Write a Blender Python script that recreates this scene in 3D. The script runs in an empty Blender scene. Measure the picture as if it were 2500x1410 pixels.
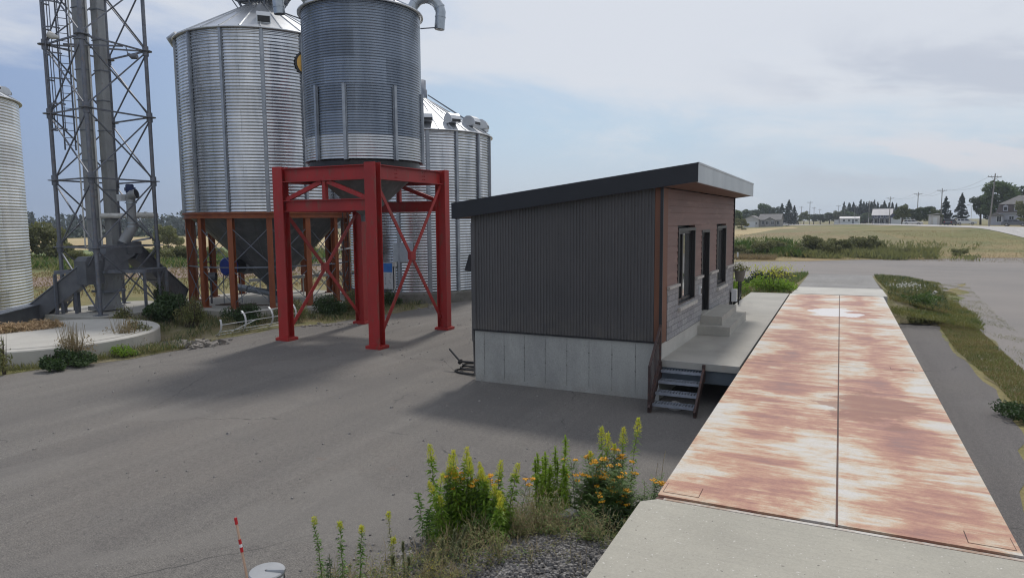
import bpy, math, random
import numpy as np
from math import sin, cos, pi, radians, sqrt, atan2, hypot, tan
from mathutils import Vector, Matrix

S = bpy.context.scene
COL = S.collection
random.seed(7)
RNG = np.random.default_rng(11)

# ------------------------------------------------------------------ camera
CAM_H = 4.05
YAW, PITCH, ROLL = radians(-25.845), radians(-5.779), radians(0.457)
fw = Vector((sin(YAW)*cos(PITCH), cos(YAW)*cos(PITCH), sin(PITCH)))
rt = Vector((cos(YAW), -sin(YAW), 0)); dn = fw.cross(rt)
r2 = cos(ROLL)*rt + sin(ROLL)*dn; d2 = -sin(ROLL)*rt + cos(ROLL)*dn
cd = bpy.data.cameras.new('camera'); cam = bpy.data.objects.new('camera', cd); COL.objects.link(cam)
cam.matrix_world = Matrix(((r2.x, -d2.x, -fw.x, 0), (r2.y, -d2.y, -fw.y, 0), (r2.z, -d2.z, -fw.z, CAM_H), (0, 0, 0, 1)))
cd.sensor_width = 36; cd.lens = 36*1650/2500; cd.clip_start = 0.1; cd.clip_end = 6000
S.camera = cam

# ------------------------------------------------------------------ sky and sun
SUN_EL = radians(56); SUN_AZ = radians(-10)          # azimuth from +Y towards +X
W = bpy.data.worlds.new('World'); S.world = W; W.use_nodes = True
nt = W.node_tree; nt.nodes.clear()
def wn(t, **k):
    n = nt.nodes.new(t)
    for a, b in k.items(): setattr(n, a, b)
    return n
def wl(a, b): nt.links.new(a, b)
def wmath(op, a, b=None, clamp=False):
    n = wn('ShaderNodeMath', operation=op, use_clamp=clamp)
    for i, x in enumerate((a, b)):
        if x is None: continue
        if hasattr(x, 'links'): wl(x, n.inputs[i])
        else: n.inputs[i].default_value = x
    return n.outputs[0]
def wramp(x, stops):
    n = wn('ShaderNodeValToRGB'); wl(x, n.inputs[0])
    e = n.color_ramp.elements
    while len(e) < len(stops): e.new(0.5)
    for el, (p, c) in zip(e, stops): el.position = p; el.color = (*c, 1) if len(c) == 3 else c
    return n.outputs[0]
def wmix(f, a, b):
    n = wn('ShaderNodeMix', data_type='RGBA')
    for s, x in ((n.inputs['Factor'], f), (n.inputs['A'], a), (n.inputs['B'], b)):
        pass
    ins = [i for i in n.inputs if i.enabled]
    for i, x in zip(ins, (f, a, b)):
        if hasattr(x, 'links'): wl(x, i)
        elif isinstance(x, (int, float)): i.default_value = x
        else: i.default_value = (*x, 1)
    return [o for o in n.outputs if o.enabled][0]
sky = wn('ShaderNodeTexSky', sky_type='NISHITA', sun_disc=False, sun_elevation=SUN_EL, sun_rotation=SUN_AZ,
         altitude=20, air_density=1.0, dust_density=2.6, ozone_density=1.6)
tc = wn('ShaderNodeTexCoord'); sp = wn('ShaderNodeSeparateXYZ'); wl(tc.outputs['Generated'], sp.inputs[0])
gx, gy, gz = sp.outputs
az = wmath('ARCTAN2', gx, gy); el = wmath('ARCSINE', wmath('MAXIMUM', gz, 0.0))
cv = wn('ShaderNodeCombineXYZ'); wl(wmath('MULTIPLY', az, 1.0), cv.inputs[0]); wl(wmath('ADD', wmath('MULTIPLY', el, 3.2), wmath('MULTIPLY', az, 0.35)), cv.inputs[1]); cv.inputs[2].default_value = 2.7
def wnoise(scale, detail, rough, dist=0.0):
    n = wn('ShaderNodeTexNoise'); n.inputs['Scale'].default_value = scale; n.inputs['Detail'].default_value = detail
    n.inputs['Roughness'].default_value = rough; n.inputs['Distortion'].default_value = dist; wl(cv.outputs[0], n.inputs['Vector'])
    return n.outputs[0]
def wrange(x, a, b, c=0.0, d=1.0):
    n = wn('ShaderNodeMapRange', interpolation_type='SMOOTHSTEP')
    for i, v in zip((1,2,3,4), (a,b,c,d)): n.inputs[i].default_value = v
    wl(x, n.inputs[0]); return n.outputs[0]
west = wramp(wmath('MULTIPLY', el, 1.0), [(0.0, (.26,.345,.50)), (0.09, (.245,.335,.525)), (0.26, (.27,.37,.595)), (0.9, (.34,.43,.62))])
east = wramp(wmath('MULTIPLY', el, 1.0), [(0.0, (.50,.575,.665)), (0.06, (.49,.585,.695)), (0.13, (.455,.59,.725)), (0.22, (.46,.58,.73)), (0.34, (.53,.62,.74)), (0.9, (.50,.57,.70))])
base = wmix(wrange(az, radians(-68), radians(-22)), west, east)
n1 = wnoise(2.0, 8, 0.6, 0.8); n2 = wnoise(5.2, 7, 0.6, 0.3); n3 = wnoise(3.1, 6, 0.55, 0.4)
dens = wmath('ADD', wmath('ADD', wmath('MULTIPLY', n1, 0.8), wmath('MULTIPLY', n2, 0.35)), wmath('ADD', wmath('MULTIPLY', wrange(az, radians(-60), radians(10)), 0.22), wmath('MULTIPLY', wrange(el, 0.04, 0.28), 0.30)))
veil = wrange(dens, 0.70, 1.02, 0.0, 0.95)
skyc = wmix(veil, base, (.665, .69, .74))
grey = wmath('MULTIPLY', wmath('MULTIPLY', wrange(n3, 0.44, 0.60), wrange(az, radians(-14), radians(4))), wmath('MULTIPLY', wrange(el, 0.28, 0.18), wrange(el, 0.02, 0.06)))
skyc = wmix(wmath('MULTIPLY', grey, 0.62), skyc, (.42, .46, .555))
puff = wmath('MULTIPLY', wmath('MULTIPLY', wrange(n2, 0.50, 0.60), wrange(az, radians(-12), radians(-4))), wmath('MULTIPLY', wrange(el, 0.115, 0.085), wrange(el, 0.045, 0.065)))
skyc = wmix(wmath('MULTIPLY', puff, 0.7), skyc, (.66, .65, .70))
SKY_S = 0.12
sc_ = wn('ShaderNodeMix', data_type='RGBA', blend_type='MULTIPLY'); ins = [i for i in sc_.inputs if i.enabled]
ins[0].default_value = 1.0; wl(skyc, ins[1]); ins[2].default_value = (1.06/SKY_S, 1.06/SKY_S, 1.06/SKY_S, 1)
skyc = wmix(0.12, [o for o in sc_.outputs if o.enabled][0], sky.outputs[0])
bg = wn('ShaderNodeBackground'); wl(skyc, bg.inputs[0]); bg.inputs[1].default_value = SKY_S
wo = wn('ShaderNodeOutputWorld'); wl(bg.outputs[0], wo.inputs[0])

sd = bpy.data.lights.new('sun', 'SUN'); sd.energy = 2.1; sd.angle = radians(6.0); sd.color = (1.0, 0.95, 0.88)
sun = bpy.data.objects.new('sun', sd); COL.objects.link(sun)
sdir = Vector((sin(SUN_AZ)*cos(SUN_EL), cos(SUN_AZ)*cos(SUN_EL), sin(SUN_EL)))
sun.rotation_euler = sdir.to_track_quat('Z', 'Y').to_euler(); sun.location = (0, 0, 60)

S.view_settings.view_transform = 'Standard'; S.view_settings.look = 'None'
S.view_settings.exposure = 0.0; S.view_settings.gamma = 1.0
S.cycles.pixel_filter_type = 'BLACKMAN_HARRIS'; S.cycles.filter_width = 1.15
S.cycles.max_bounces = 6; S.cycles.diffuse_bounces = 3; S.cycles.glossy_bounces = 3; S.cycles.transparent_max_bounces = 6
S.cycles.sample_clamp_indirect = 6.0

# ------------------------------------------------------------------ mesh helpers
ORG = {}
def V(*a): return Vector(a)
class MB:
    def __init__(s): s.v = []; s.f = []; s.sm = []; s.mi = []; s.cur = 0
    def add(s, vs, fs, smooth=False):
        b = len(s.v); s.v += [tuple(p) for p in vs]
        for f in fs: s.f.append(tuple(i+b for i in f)); s.sm.append(smooth); s.mi.append(s.cur)
        return s
    def box(s, x0, y0, z0, x1, y1, z1):
        x0, x1 = min(x0, x1), max(x0, x1); y0, y1 = min(y0, y1), max(y0, y1); z0, z1 = min(z0, z1), max(z0, z1)
        return s.add([(x0,y0,z0),(x1,y0,z0),(x1,y1,z0),(x0,y1,z0),(x0,y0,z1),(x1,y0,z1),(x1,y1,z1),(x0,y1,z1)],
              [(3,2,1,0),(4,5,6,7),(0,1,5,4),(1,2,6,5),(2,3,7,6),(3,0,4,7)])
    def hexa(s, b, t):                                   # 4 bottom and 4 top points, both counter-clockwise seen from above
        return s.add(list(b)+list(t), [(3,2,1,0),(4,5,6,7),(0,1,5,4),(1,2,6,5),(2,3,7,6),(3,0,4,7)])
    def bar(s, p, q, w, h, up=(0,0,1)):                  # beam with width w (sideways) and height h (along up)
        p = Vector(p); q = Vector(q); d = (q-p).normalized(); u = Vector(up)
        x = d.cross(u)
        if x.length < 1e-4: x = d.cross(Vector((0,1,0)))
        x.normalize(); y = x.cross(d).normalized()
        x *= w/2; y *= h/2
        return s.add([p-x-y, p+x-y, q+x-y, q-x-y, p-x+y, p+x+y, q+x+y, q-x+y],
              [(3,2,1,0),(4,5,6,7),(0,1,5,4),(1,2,6,5),(2,3,7,6),(3,0,4,7)])
    def ibeam(s, p, q, w, h, t, up=(0,0,1)):
        p = Vector(p); q = Vector(q); d = (q-p).normalized(); u = Vector(up)
        x = d.cross(u)
        if x.length < 1e-4: x = d.cross(Vector((0,1,0)))
        x.normalize(); y = x.cross(d).normalized()
        s.bar(p+y*(h/2-t/2), q+y*(h/2-t/2), w, t, y); s.bar(p-y*(h/2-t/2), q-y*(h/2-t/2), w, t, y)
        return s.bar(p, q, t, h-2*t, y)
    def tube(s, pts, r, n=10, caps=True, smooth=True):
        pts = [Vector(p) for p in pts]; m = len(pts)
        rs = r if isinstance(r, (list, tuple)) else [r]*m
        d0 = (pts[1]-pts[0]).normalized()
        x = d0.cross(Vector((0,0,1)))
        if x.length < 1e-3: x = d0.cross(Vector((0,1,0)))
        x.normalize()
        vs = []
        for i, p in enumerate(pts):
            d = (pts[min(i+1,m-1)]-pts[max(i-1,0)]).normalized()
            x = (x - d*x.dot(d)).normalized(); y = d.cross(x)
            for k in range(n):
                a = 2*pi*k/n; vs.append(p + (x*cos(a)+y*sin(a))*rs[i])
        fs = [(i*n+k, i*n+(k+1)%n, (i+1)*n+(k+1)%n, (i+1)*n+k) for i in range(m-1) for k in range(n)]
        s.add(vs, fs, smooth)
        if caps:
            s.add(vs[:n], [tuple(range(n-1,-1,-1))]); s.add(vs[-n:], [tuple(range(n))])
        return s
    def lathe(s, c, prof, n=48, smooth=True, a0=0.0, a1=2*pi):
        full = abs(a1-a0-2*pi) < 1e-6; k = n if full else n+1
        vs = [(c[0]+r*cos(a0+(a1-a0)*j/n), c[1]+r*sin(a0+(a1-a0)*j/n), z) for r, z in prof for j in range(k)]
        fs = []
        for i in range(len(prof)-1):
            for j in range(n):
                j2 = (j+1) % k
                fs.append((i*k+j, i*k+j2, (i+1)*k+j2, (i+1)*k+j))
        return s.add(vs, fs, smooth)
    def disc(s, c, r, z, n=48, up=True):
        vs = [(c[0]+r*cos(2*pi*j/n), c[1]+r*sin(2*pi*j/n), z) for j in range(n)]
        return s.add(vs, [tuple(range(n)) if up else tuple(range(n-1,-1,-1))])
    def prism(s, poly, z0, z1):
        n = len(poly)
        a = sum(poly[i][0]*poly[(i+1)%n][1]-poly[(i+1)%n][0]*poly[i][1] for i in range(n))
        if a < 0: poly = poly[::-1]
        vs = [(x,y,z0) for x,y in poly]+[(x,y,z1) for x,y in poly]
        return s.add(vs, [tuple(range(n-1,-1,-1)), tuple(range(n,2*n))]+[(i,(i+1)%n,n+(i+1)%n,n+i) for i in range(n)])
    def extrude(s, prof, origin, ex, ey, ez, depth):     # 2D profile in (ex, ey) pushed along ez
        o = Vector(origin); ex = Vector(ex); ey = Vector(ey); ez = Vector(ez); n = len(prof)
        a = [o+ex*x+ey*y-ez*depth/2 for x, y in prof]; b = [o+ex*x+ey*y+ez*depth/2 for x, y in prof]
        return s.add(a+b, [tuple(range(n-1,-1,-1)), tuple(range(n,2*n))]+[(i,(i+1)%n,n+(i+1)%n,n+i) for i in range(n)])
    def build(s, name, mats, parent=None, org=None):
        if parent is not None: o_ = ORG[parent.name]
        elif org is not None: o_ = Vector(org)
        else:
            a = np.array(s.v); o_ = Vector(((a[:,0].min()+a[:,0].max())/2, (a[:,1].min()+a[:,1].max())/2, a[:,2].min()))
        me = bpy.data.meshes.new(name)
        me.from_pydata([(x-o_[0], y-o_[1], z-o_[2]) for x, y, z in s.v], [], s.f)
        if not isinstance(mats, (list, tuple)): mats = [mats]
        for m in mats: me.materials.append(m)
        me.polygons.foreach_set('use_smooth', s.sm); me.polygons.foreach_set('material_index', s.mi)
        me.update()
        return link(name, me, parent, o_)
def link(name, me, parent, o_):
    ob = bpy.data.objects.new(name, me); COL.objects.link(ob)
    if parent is None: ob.location = o_
    else: ob.parent = parent
    ORG[ob.name] = o_.copy()
    return ob
def tag(o, label=None, cat=None, group=None, kind=None):
    if label: o['label'] = label
    if cat: o['category'] = cat
    if group: o['group'] = group
    if kind: o['kind'] = kind
    return o
def thing(name, label, cat, loc, group=None):
    o = bpy.data.objects.new(name, None); COL.objects.link(o); o.location = loc; o.empty_display_size = 0.3
    ORG[o.name] = Vector(loc)
    return tag(o, label, cat, group)
def copy_tree(o, loc=None, rz=None, sc=None, label=None, parent=None):
    c = o.copy(); COL.objects.link(c); ORG[c.name] = Vector(loc) if loc is not None else ORG[o.name]
    if parent is not None: c.parent = parent
    if loc is not None: c.location = loc
    if rz is not None: c.rotation_euler = (0, 0, rz)
    if sc is not None: c.scale = (sc, sc, sc) if isinstance(sc, (int, float)) else sc
    if label: c['label'] = label
    for ch in list(o.children): copy_tree(ch, parent=c)
    return c
def npmesh(name, verts, quads, mats, mi=None, smooth=False):
    me = bpy.data.meshes.new(name); n = len(quads); k = quads.shape[1]
    me.vertices.add(len(verts)); me.vertices.foreach_set('co', np.asarray(verts, np.float32).ravel())
    me.loops.add(n*k); me.loops.foreach_set('vertex_index', np.asarray(quads, np.int32).ravel())
    me.polygons.add(n); me.polygons.foreach_set('loop_start', np.arange(0, n*k, k, dtype=np.int32))
    for m in (mats if isinstance(mats, (list, tuple)) else [mats]): me.materials.append(m)
    if mi is not None: me.polygons.foreach_set('material_index', np.asarray(mi, np.int32))
    me.polygons.foreach_set('use_smooth', np.full(n, smooth))
    me.update(calc_edges=True); me.validate()
    return me
def leaf_quads(cen, size, aspect=1.6, tilt=None, rng=RNG):
    """one diamond-shaped leaf per centre"""
    n = len(cen); a = rng.normal(size=(n,3)); a /= np.linalg.norm(a, axis=1, keepdims=True)
    if tilt is not None: a = a*(1-tilt) + np.array([0,0,1.0])*tilt*np.sign(rng.normal(size=(n,1))+0.3); a /= np.linalg.norm(a, axis=1, keepdims=True)
    b = rng.normal(size=(n,3)); b -= a*(a*b).sum(1, keepdims=True); b /= np.linalg.norm(b, axis=1, keepdims=True)
    c = np.cross(a, b); s = (np.asarray(size)*np.ones(n))[:,None]
    bend = a*s*0.18
    v = np.stack([cen-b*s*aspect*0.5, cen+c*s*0.5+bend, cen+b*s*aspect*0.5, cen-c*s*0.5+bend], 1).reshape(-1,3)
    return v, np.arange(4*n).reshape(n,4)

# ------------------------------------------------------------------ materials
def mat(name, c1, c2=None, scale=3.0, detail=6, rough=0.7, metal=0.0, bump=0.0, bscale=40.0, stretch=(1,1,1), lo=0.35, hi=0.65,
        c3=None, scale3=30.0, lo3=0.55, hi3=0.7, spec=0.5, transl=0.0, rvar=0.0, randv=0.0):
    m = bpy.data.materials.new(name); m.use_nodes = True; t = m.node_tree; t.nodes.clear(); N = t.nodes.new; L = t.links.new
    out = N('ShaderNodeOutputMaterial'); p = N('ShaderNodeBsdfPrincipled'); L(p.outputs[0], out.inputs[0])
    p.inputs['Roughness'].default_value = rough; p.inputs['Metallic'].default_value = metal; p.inputs['Specular IOR Level'].default_value = spec
    co = N('ShaderNodeTexCoord'); mp = N('ShaderNodeMapping'); mp.inputs['Scale'].default_value = stretch; L(co.outputs['Object'], mp.inputs[0])
    def noise(sc, de):
        n = N('ShaderNodeTexNoise'); n.inputs['Scale'].default_value = sc; n.inputs['Detail'].default_value = de; n.inputs['Roughness'].default_value = 0.6
        L(mp.outputs[0], n.inputs['Vector']); return n.outputs[0]
    def rng(x, a, b, c=0.0, d=1.0):
        n = N('ShaderNodeMapRange'); n.inputs[1].default_value = a; n.inputs[2].default_value = b; n.inputs[3].default_value = c; n.inputs[4].default_value = d
        L(x, n.inputs[0]); return n.outputs[0]
    def mix(f, a, b):
        n = N('ShaderNodeMix'); n.data_type = 'RGBA'; ins = [i for i in n.inputs if i.enabled]
        for i, x in zip(ins, (f, a, b)):
            if hasattr(x, 'links'): L(x, i)
            elif isinstance(x, (int, float)): i.default_value = x
            else: i.default_value = (*x, 1)
        return [o for o in n.outputs if o.enabled][0]
    col = None
    if c2 is not None:
        nz = noise(scale, detail); col = mix(rng(nz, lo, hi), c1, c2)
        if rvar: L(rng(nz, lo, hi, rough-rvar, rough+rvar), p.inputs['Roughness'])
    if c3 is not None: col = mix(rng(noise(scale3, 4), lo3, hi3), col if col is not None else c1, c3)
    if randv:
        oi = N('ShaderNodeObjectInfo'); h = N('ShaderNodeHueSaturation'); L(rng(oi.outputs['Random'], 0, 1, 1-randv, 1+randv), h.inputs['Value'])
        if col is not None: L(col, h.inputs['Color'])
        else: h.inputs['Color'].default_value = (*c1, 1)
        col = h.outputs[0]
    if col is not None: L(col, p.inputs['Base Color'])
    else: p.inputs['Base Color'].default_value = (*c1, 1)
    if bump:
        b = N('ShaderNodeBump'); b.inputs['Strength'].default_value = bump; b.inputs['Distance'].default_value = 0.02
        L(noise(bscale, 5), b.inputs['Height']); L(b.outputs[0], p.inputs['Normal'])
    if transl:
        tr = N('ShaderNodeBsdfTranslucent'); ms = N('ShaderNodeMixShader'); ms.inputs[0].default_value = transl
        if col is not None: L(col, tr.inputs[0])
        else: tr.inputs[0].default_value = (*c1, 1)
        L(p.outputs[0], ms.inputs[1]); L(tr.outputs[0], ms.inputs[2]); L(ms.outputs[0], out.inputs[0])
    return m
M = {}
M['galv_roof'] = mat('roof sheet', (.60,.62,.64), (.50,.52,.55), 1.2, 5, 0.34, 0.75)
M['galv_pipe'] = mat('galvanised pipe', (.42,.46,.50), (.32,.36,.40), 4, 5, 0.38, 0.85)
M['stiff_l'] = mat('galvanised stiffener', (.36,.385,.42), (.27,.295,.33), 3, 5, 0.42, 0.7)
M['shrub'] = mat('olive shrub leaves', (.15,.165,.06), (.225,.23,.09), .9, 5, 0.6, transl=.42, randv=.2)
M['stiff'] = mat('stiffener steel', (.22,.245,.29), (.16,.18,.22), 3, 5, 0.5, 0.6)
M['tower'] = mat('tower steel', (.19,.203,.235), (.13,.142,.17), 4, 5, 0.55, 0.5, c3=(.2,.17,.16), scale3=9)
M['leg_casing'] = mat('elevator casing', (.36,.37,.375), (.24,.25,.26), 1.6, 6, 0.55, 0.35, stretch=(1,1,.35), c3=(.22,.18,.15), scale3=7, lo3=.6, hi3=.75)
M['conduit'] = mat('dark conveyor steel', (.135,.142,.158), (.095,.10,.115), 2.5, 6, 0.5, 0.25, c3=(.14,.12,.10), scale3=6, lo3=.62, hi3=.78)
M['trough_lid'] = mat('conveyor lid', (.20,.22,.255), (.15,.165,.19), 2, 5, 0.45, 0.4)
M['hopper'] = mat('hopper cone sheet', (.20,.21,.22), (.14,.15,.16), 1.2, 6, 0.55, 0.45, c3=(.26,.26,.26), scale3=3)
M['red'] = mat('red paint', (.40,.019,.016), (.29,.016,.014), 0.9, 7, 0.5, 0, 0.2, 60, stretch=(1,1,.4), c3=(.20,.055,.035), scale3=4, lo3=.56, hi3=.72)
M['orange'] = mat('orange primer', (.30,.088,.026), (.215,.056,.022), 2.5, 7, 0.6, 0, 0.1, 50, stretch=(1,1,.3), c3=(.20,.06,.03), scale3=6, lo3=.58, hi3=.8)
M['siding'] = mat('charcoal sheet', (.088,.085,.086), (.074,.072,.073), 1.0, 5, 0.5, 0.1, c3=(.064,.06,.06), scale3=2)
M['fascia_dark'] = mat('black fascia', (.010,.011,.015), (.007,.008,.011), 1.5, 4, 0.45)
M['fascia_galv'] = mat('galvanised fascia', (.46,.50,.515), (.39,.43,.45), 1.3, 5, 0.45, 0.25, stretch=(1,1,.4))
M['clap'] = mat('red brown lap board', (.205,.125,.105), (.165,.102,.087), 2.0, 6, 0.65, 0, 0.12, 45, stretch=(1,.15,1), c3=(.235,.15,.125), scale3=5)
M['cornerboard'] = mat('brown corner board', (.16,.062,.03), (.12,.048,.025), 3, 6, 0.6, stretch=(1,1,.2))
M['soffit'] = mat('brown soffit', (.15,.075,.05), (.12,.06,.04), 3, 5, 0.6, stretch=(1,.2,1))
M['black'] = mat('black metal', (.011,.011,.013), (.016,.016,.018), 6, 4, 0.4)
M['blackrub'] = mat('black rubber', (.014,.014,.015), None, rough=0.6)
M['rail'] = mat('brown painted steel', (.075,.045,.04), (.05,.032,.03), 6, 6, 0.55, 0.2, c3=(.14,.06,.035), scale3=14)
M['white_p'] = mat('white paint', (.62,.64,.66), (.54,.56,.58), 5, 5, 0.45)
M['pvc'] = mat('pale pipe', (.62,.62,.60), (.48,.48,.46), 3, 6, 0.5, c3=(.22,.2,.18), scale3=9, lo3=.6, hi3=.75)
M['blue_p'] = mat('blue machine paint', (.012,.05,.33), (.01,.035,.23), 5, 5, 0.4)
M['navy_p'] = mat('dark blue motor paint', (.012,.03,.11), (.009,.02,.07), 5, 5, 0.42)
M['conc'] = mat('concrete', (.40,.385,.345), (.335,.325,.295), 1.0, 8, 0.88, 0, 0.25, 60, c3=(.47,.45,.40), scale3=12, lo3=.55, hi3=.8)
M['conc_lt'] = mat('pale concrete', (.50,.485,.445), (.42,.405,.37), 0.8, 8, 0.88, 0, 0.2, 50, c3=(.36,.34,.30), scale3=6, lo3=.6, hi3=.8)
M['conc_wall'] = mat('cast concrete wall', (.30,.30,.28), (.235,.235,.222), 1.3, 8, 0.9, 0, 0.25, 40, c3=(.19,.185,.17), scale3=16, lo3=.66, hi3=.8)
M['conc_dark'] = mat('damp concrete', (.19,.18,.165), (.13,.125,.11), 1.6, 8, 0.92, 0, 0.3, 40, c3=(.09,.095,.06), scale3=5)
M['steel_blue'] = mat('blue grey steel', (.115,.14,.165), (.085,.105,.125), 2, 5, 0.5, 0.3)
M['tread'] = mat('galvanised grating', (.40,.43,.49), (.31,.34,.39), 8, 4, 0.45, 0.6)
M['stone_w'] = mat('pale stone', (.52,.50,.46), (.40,.385,.36), 9, 6, 0.9, 0, 0.5, 25)
M['rock'] = mat('broken rock', (.26,.24,.215), (.18,.165,.15), 5, 6, 0.95, 0, 0.6, 30)
M['stainless'] = mat('brushed stainless', (.60,.60,.59), (.50,.50,.50), 3, 5, 0.3, 0.9, stretch=(1,1,.1))
M['lid_grey'] = mat('grey bin lid', (.42,.43,.44), (.36,.37,.38), 4, 4, 0.4, 0.4)
M['stake_w'] = mat('stake wood', (.56,.38,.27), (.48,.31,.22), 4, 6, 0.7, stretch=(1,1,.15))
M['stake_r'] = mat('red tape', (.50,.016,.022), None, rough=0.4)
M['tape_w'] = mat('white tape', (.78,.78,.78), None, rough=0.4)
M['mat_straw'] = mat('straw', (.52,.38,.24), (.42,.29,.16), 12, 6, 0.95, 0, 0.6, 40, c3=(.16,.12,.035), scale3=3)
def glassmat(name, base, rough=0.03, ior=1.7):
    m = bpy.data.materials.new(name); m.use_nodes = True; p = m.node_tree.nodes['Principled BSDF']
    p.inputs['Base Color'].default_value = (*base, 1); p.inputs['Roughness'].default_value = rough; p.inputs['IOR'].default_value = ior
    return m
M['glass'] = glassmat('window glass', (.30,.32,.33), .02, 1.6); M['glass'].node_tree.nodes['Principled BSDF'].inputs['Metallic'].default_value = .75
M['glass_far'] = glassmat('far window glass', (.02,.022,.026), .05, 1.6)
M['carglass'] = glassmat('car glass', (.015,.018,.022), .05, 1.6)
M['tyre'] = mat('tyre', (.015,.015,.015), None, rough=0.8)
M['car_white'] = mat('white car paint', (.72,.73,.75), None, rough=0.3)
M['car_grey'] = mat('grey car paint', (.16,.175,.20), None, rough=0.3, metal=0.3)
M['car_dark'] = mat('dark car paint', (.05,.055,.07), None, rough=0.3)
M['lamp_red'] = mat('tail lamp', (.30,.01,.01), None, rough=0.3)
M['chrome'] = mat('wheel rim', (.5,.5,.52), None, rough=0.3, metal=0.8)
M['pole'] = mat('weathered pole wood', (.30,.285,.27), (.22,.21,.20), 6, 6, 0.9, stretch=(1,1,.1))
M['bark'] = mat('bark', (.09,.07,.05), (.06,.045,.035), 6, 6, 0.95)
M['leaf_a'] = mat('broad leaves', (.06,.105,.028), (.105,.145,.045), .8, 5, 0.6, transl=.3, randv=.25)
M['leaf_b'] = mat('dark leaves', (.042,.07,.03), (.068,.098,.038), .8, 5, 0.6, transl=.25, randv=.2)
M['leaf_c'] = mat('pale leaves', (.13,.15,.06), (.085,.11,.045), .8, 5, 0.6, transl=.35, randv=.2)
M['needle'] = mat('conifer needles', (.028,.05,.034), (.045,.066,.042), 1, 5, 0.65, transl=.12, randv=.25)
M['forest'] = mat('far forest leaves', (.038,.062,.055), (.06,.085,.062), .05, 6, 0.7, transl=.15, c3=(.075,.095,.07), scale3=.4)
M['bush_d'] = mat('dark bush leaves', (.03,.066,.018), (.058,.10,.026), 3, 5, 0.55, transl=.3)
M['bush_g'] = mat('grey green weed leaves', (.15,.175,.055), (.235,.22,.085), 3, 5, 0.65, transl=.3)
M['bush_l'] = mat('bright bush leaves', (.06,.13,.02), (.10,.155,.03), 3, 5, 0.6, transl=.35)
M['dry'] = mat('dry stalks', (.36,.285,.15), (.23,.18,.10), 6, 5, 0.8, transl=.2)
M['gold_leaf'] = mat('goldenrod leaves', (.165,.295,.026), (.245,.365,.042), 5, 5, 0.5, transl=.5)
M['bright_leaf'] = mat('bright stalk leaves', (.26,.40,.035), (.34,.46,.06), 5, 5, 0.5, transl=.55)
M['gold_leaf_d'] = mat('dark goldenrod leaves', (.085,.19,.024), (.135,.24,.036), 5, 5, 0.5, transl=.45)
M['gold_top'] = mat('goldenrod plume', (.62,.58,.05), (.46,.53,.05), 10, 4, 0.6, transl=.5)
M['tansy_leaf'] = mat('tansy leaves', (.075,.155,.028), (.115,.19,.042), 6, 5, 0.55, transl=.35)
M['tansy_fl'] = mat('tansy buttons', (.72,.37,.01), (.62,.28,.01), 20, 3, 0.6)
M['yellow_fl'] = mat('small yellow flowers', (.62,.52,.04), (.5,.42,.03), 20, 3, 0.6, transl=.3)
M['stem'] = mat('green stem', (.09,.12,.03), (.12,.10,.04), 6, 4, 0.6)
M['mug'] = mat('pale mugwort', (.20,.22,.11), (.14,.16,.075), 8, 4, 0.7, transl=.3)
M['blade'] = mat('short grass blades', (.175,.20,.05), (.28,.24,.085), .35, 6, 0.6, transl=.3, c3=(.12,.16,.04), scale3=.9, lo3=.5, hi3=.62)
M['blade_dry'] = mat('dry field grass', (.31,.22,.11), (.235,.185,.08), .06, 6, 0.7, transl=.3, c3=(.165,.165,.065), scale3=.12, lo3=.5, hi3=.65)
M['white_fl'] = mat('white petals', (.75,.74,.70), None, rough=.6, transl=.2)
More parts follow.
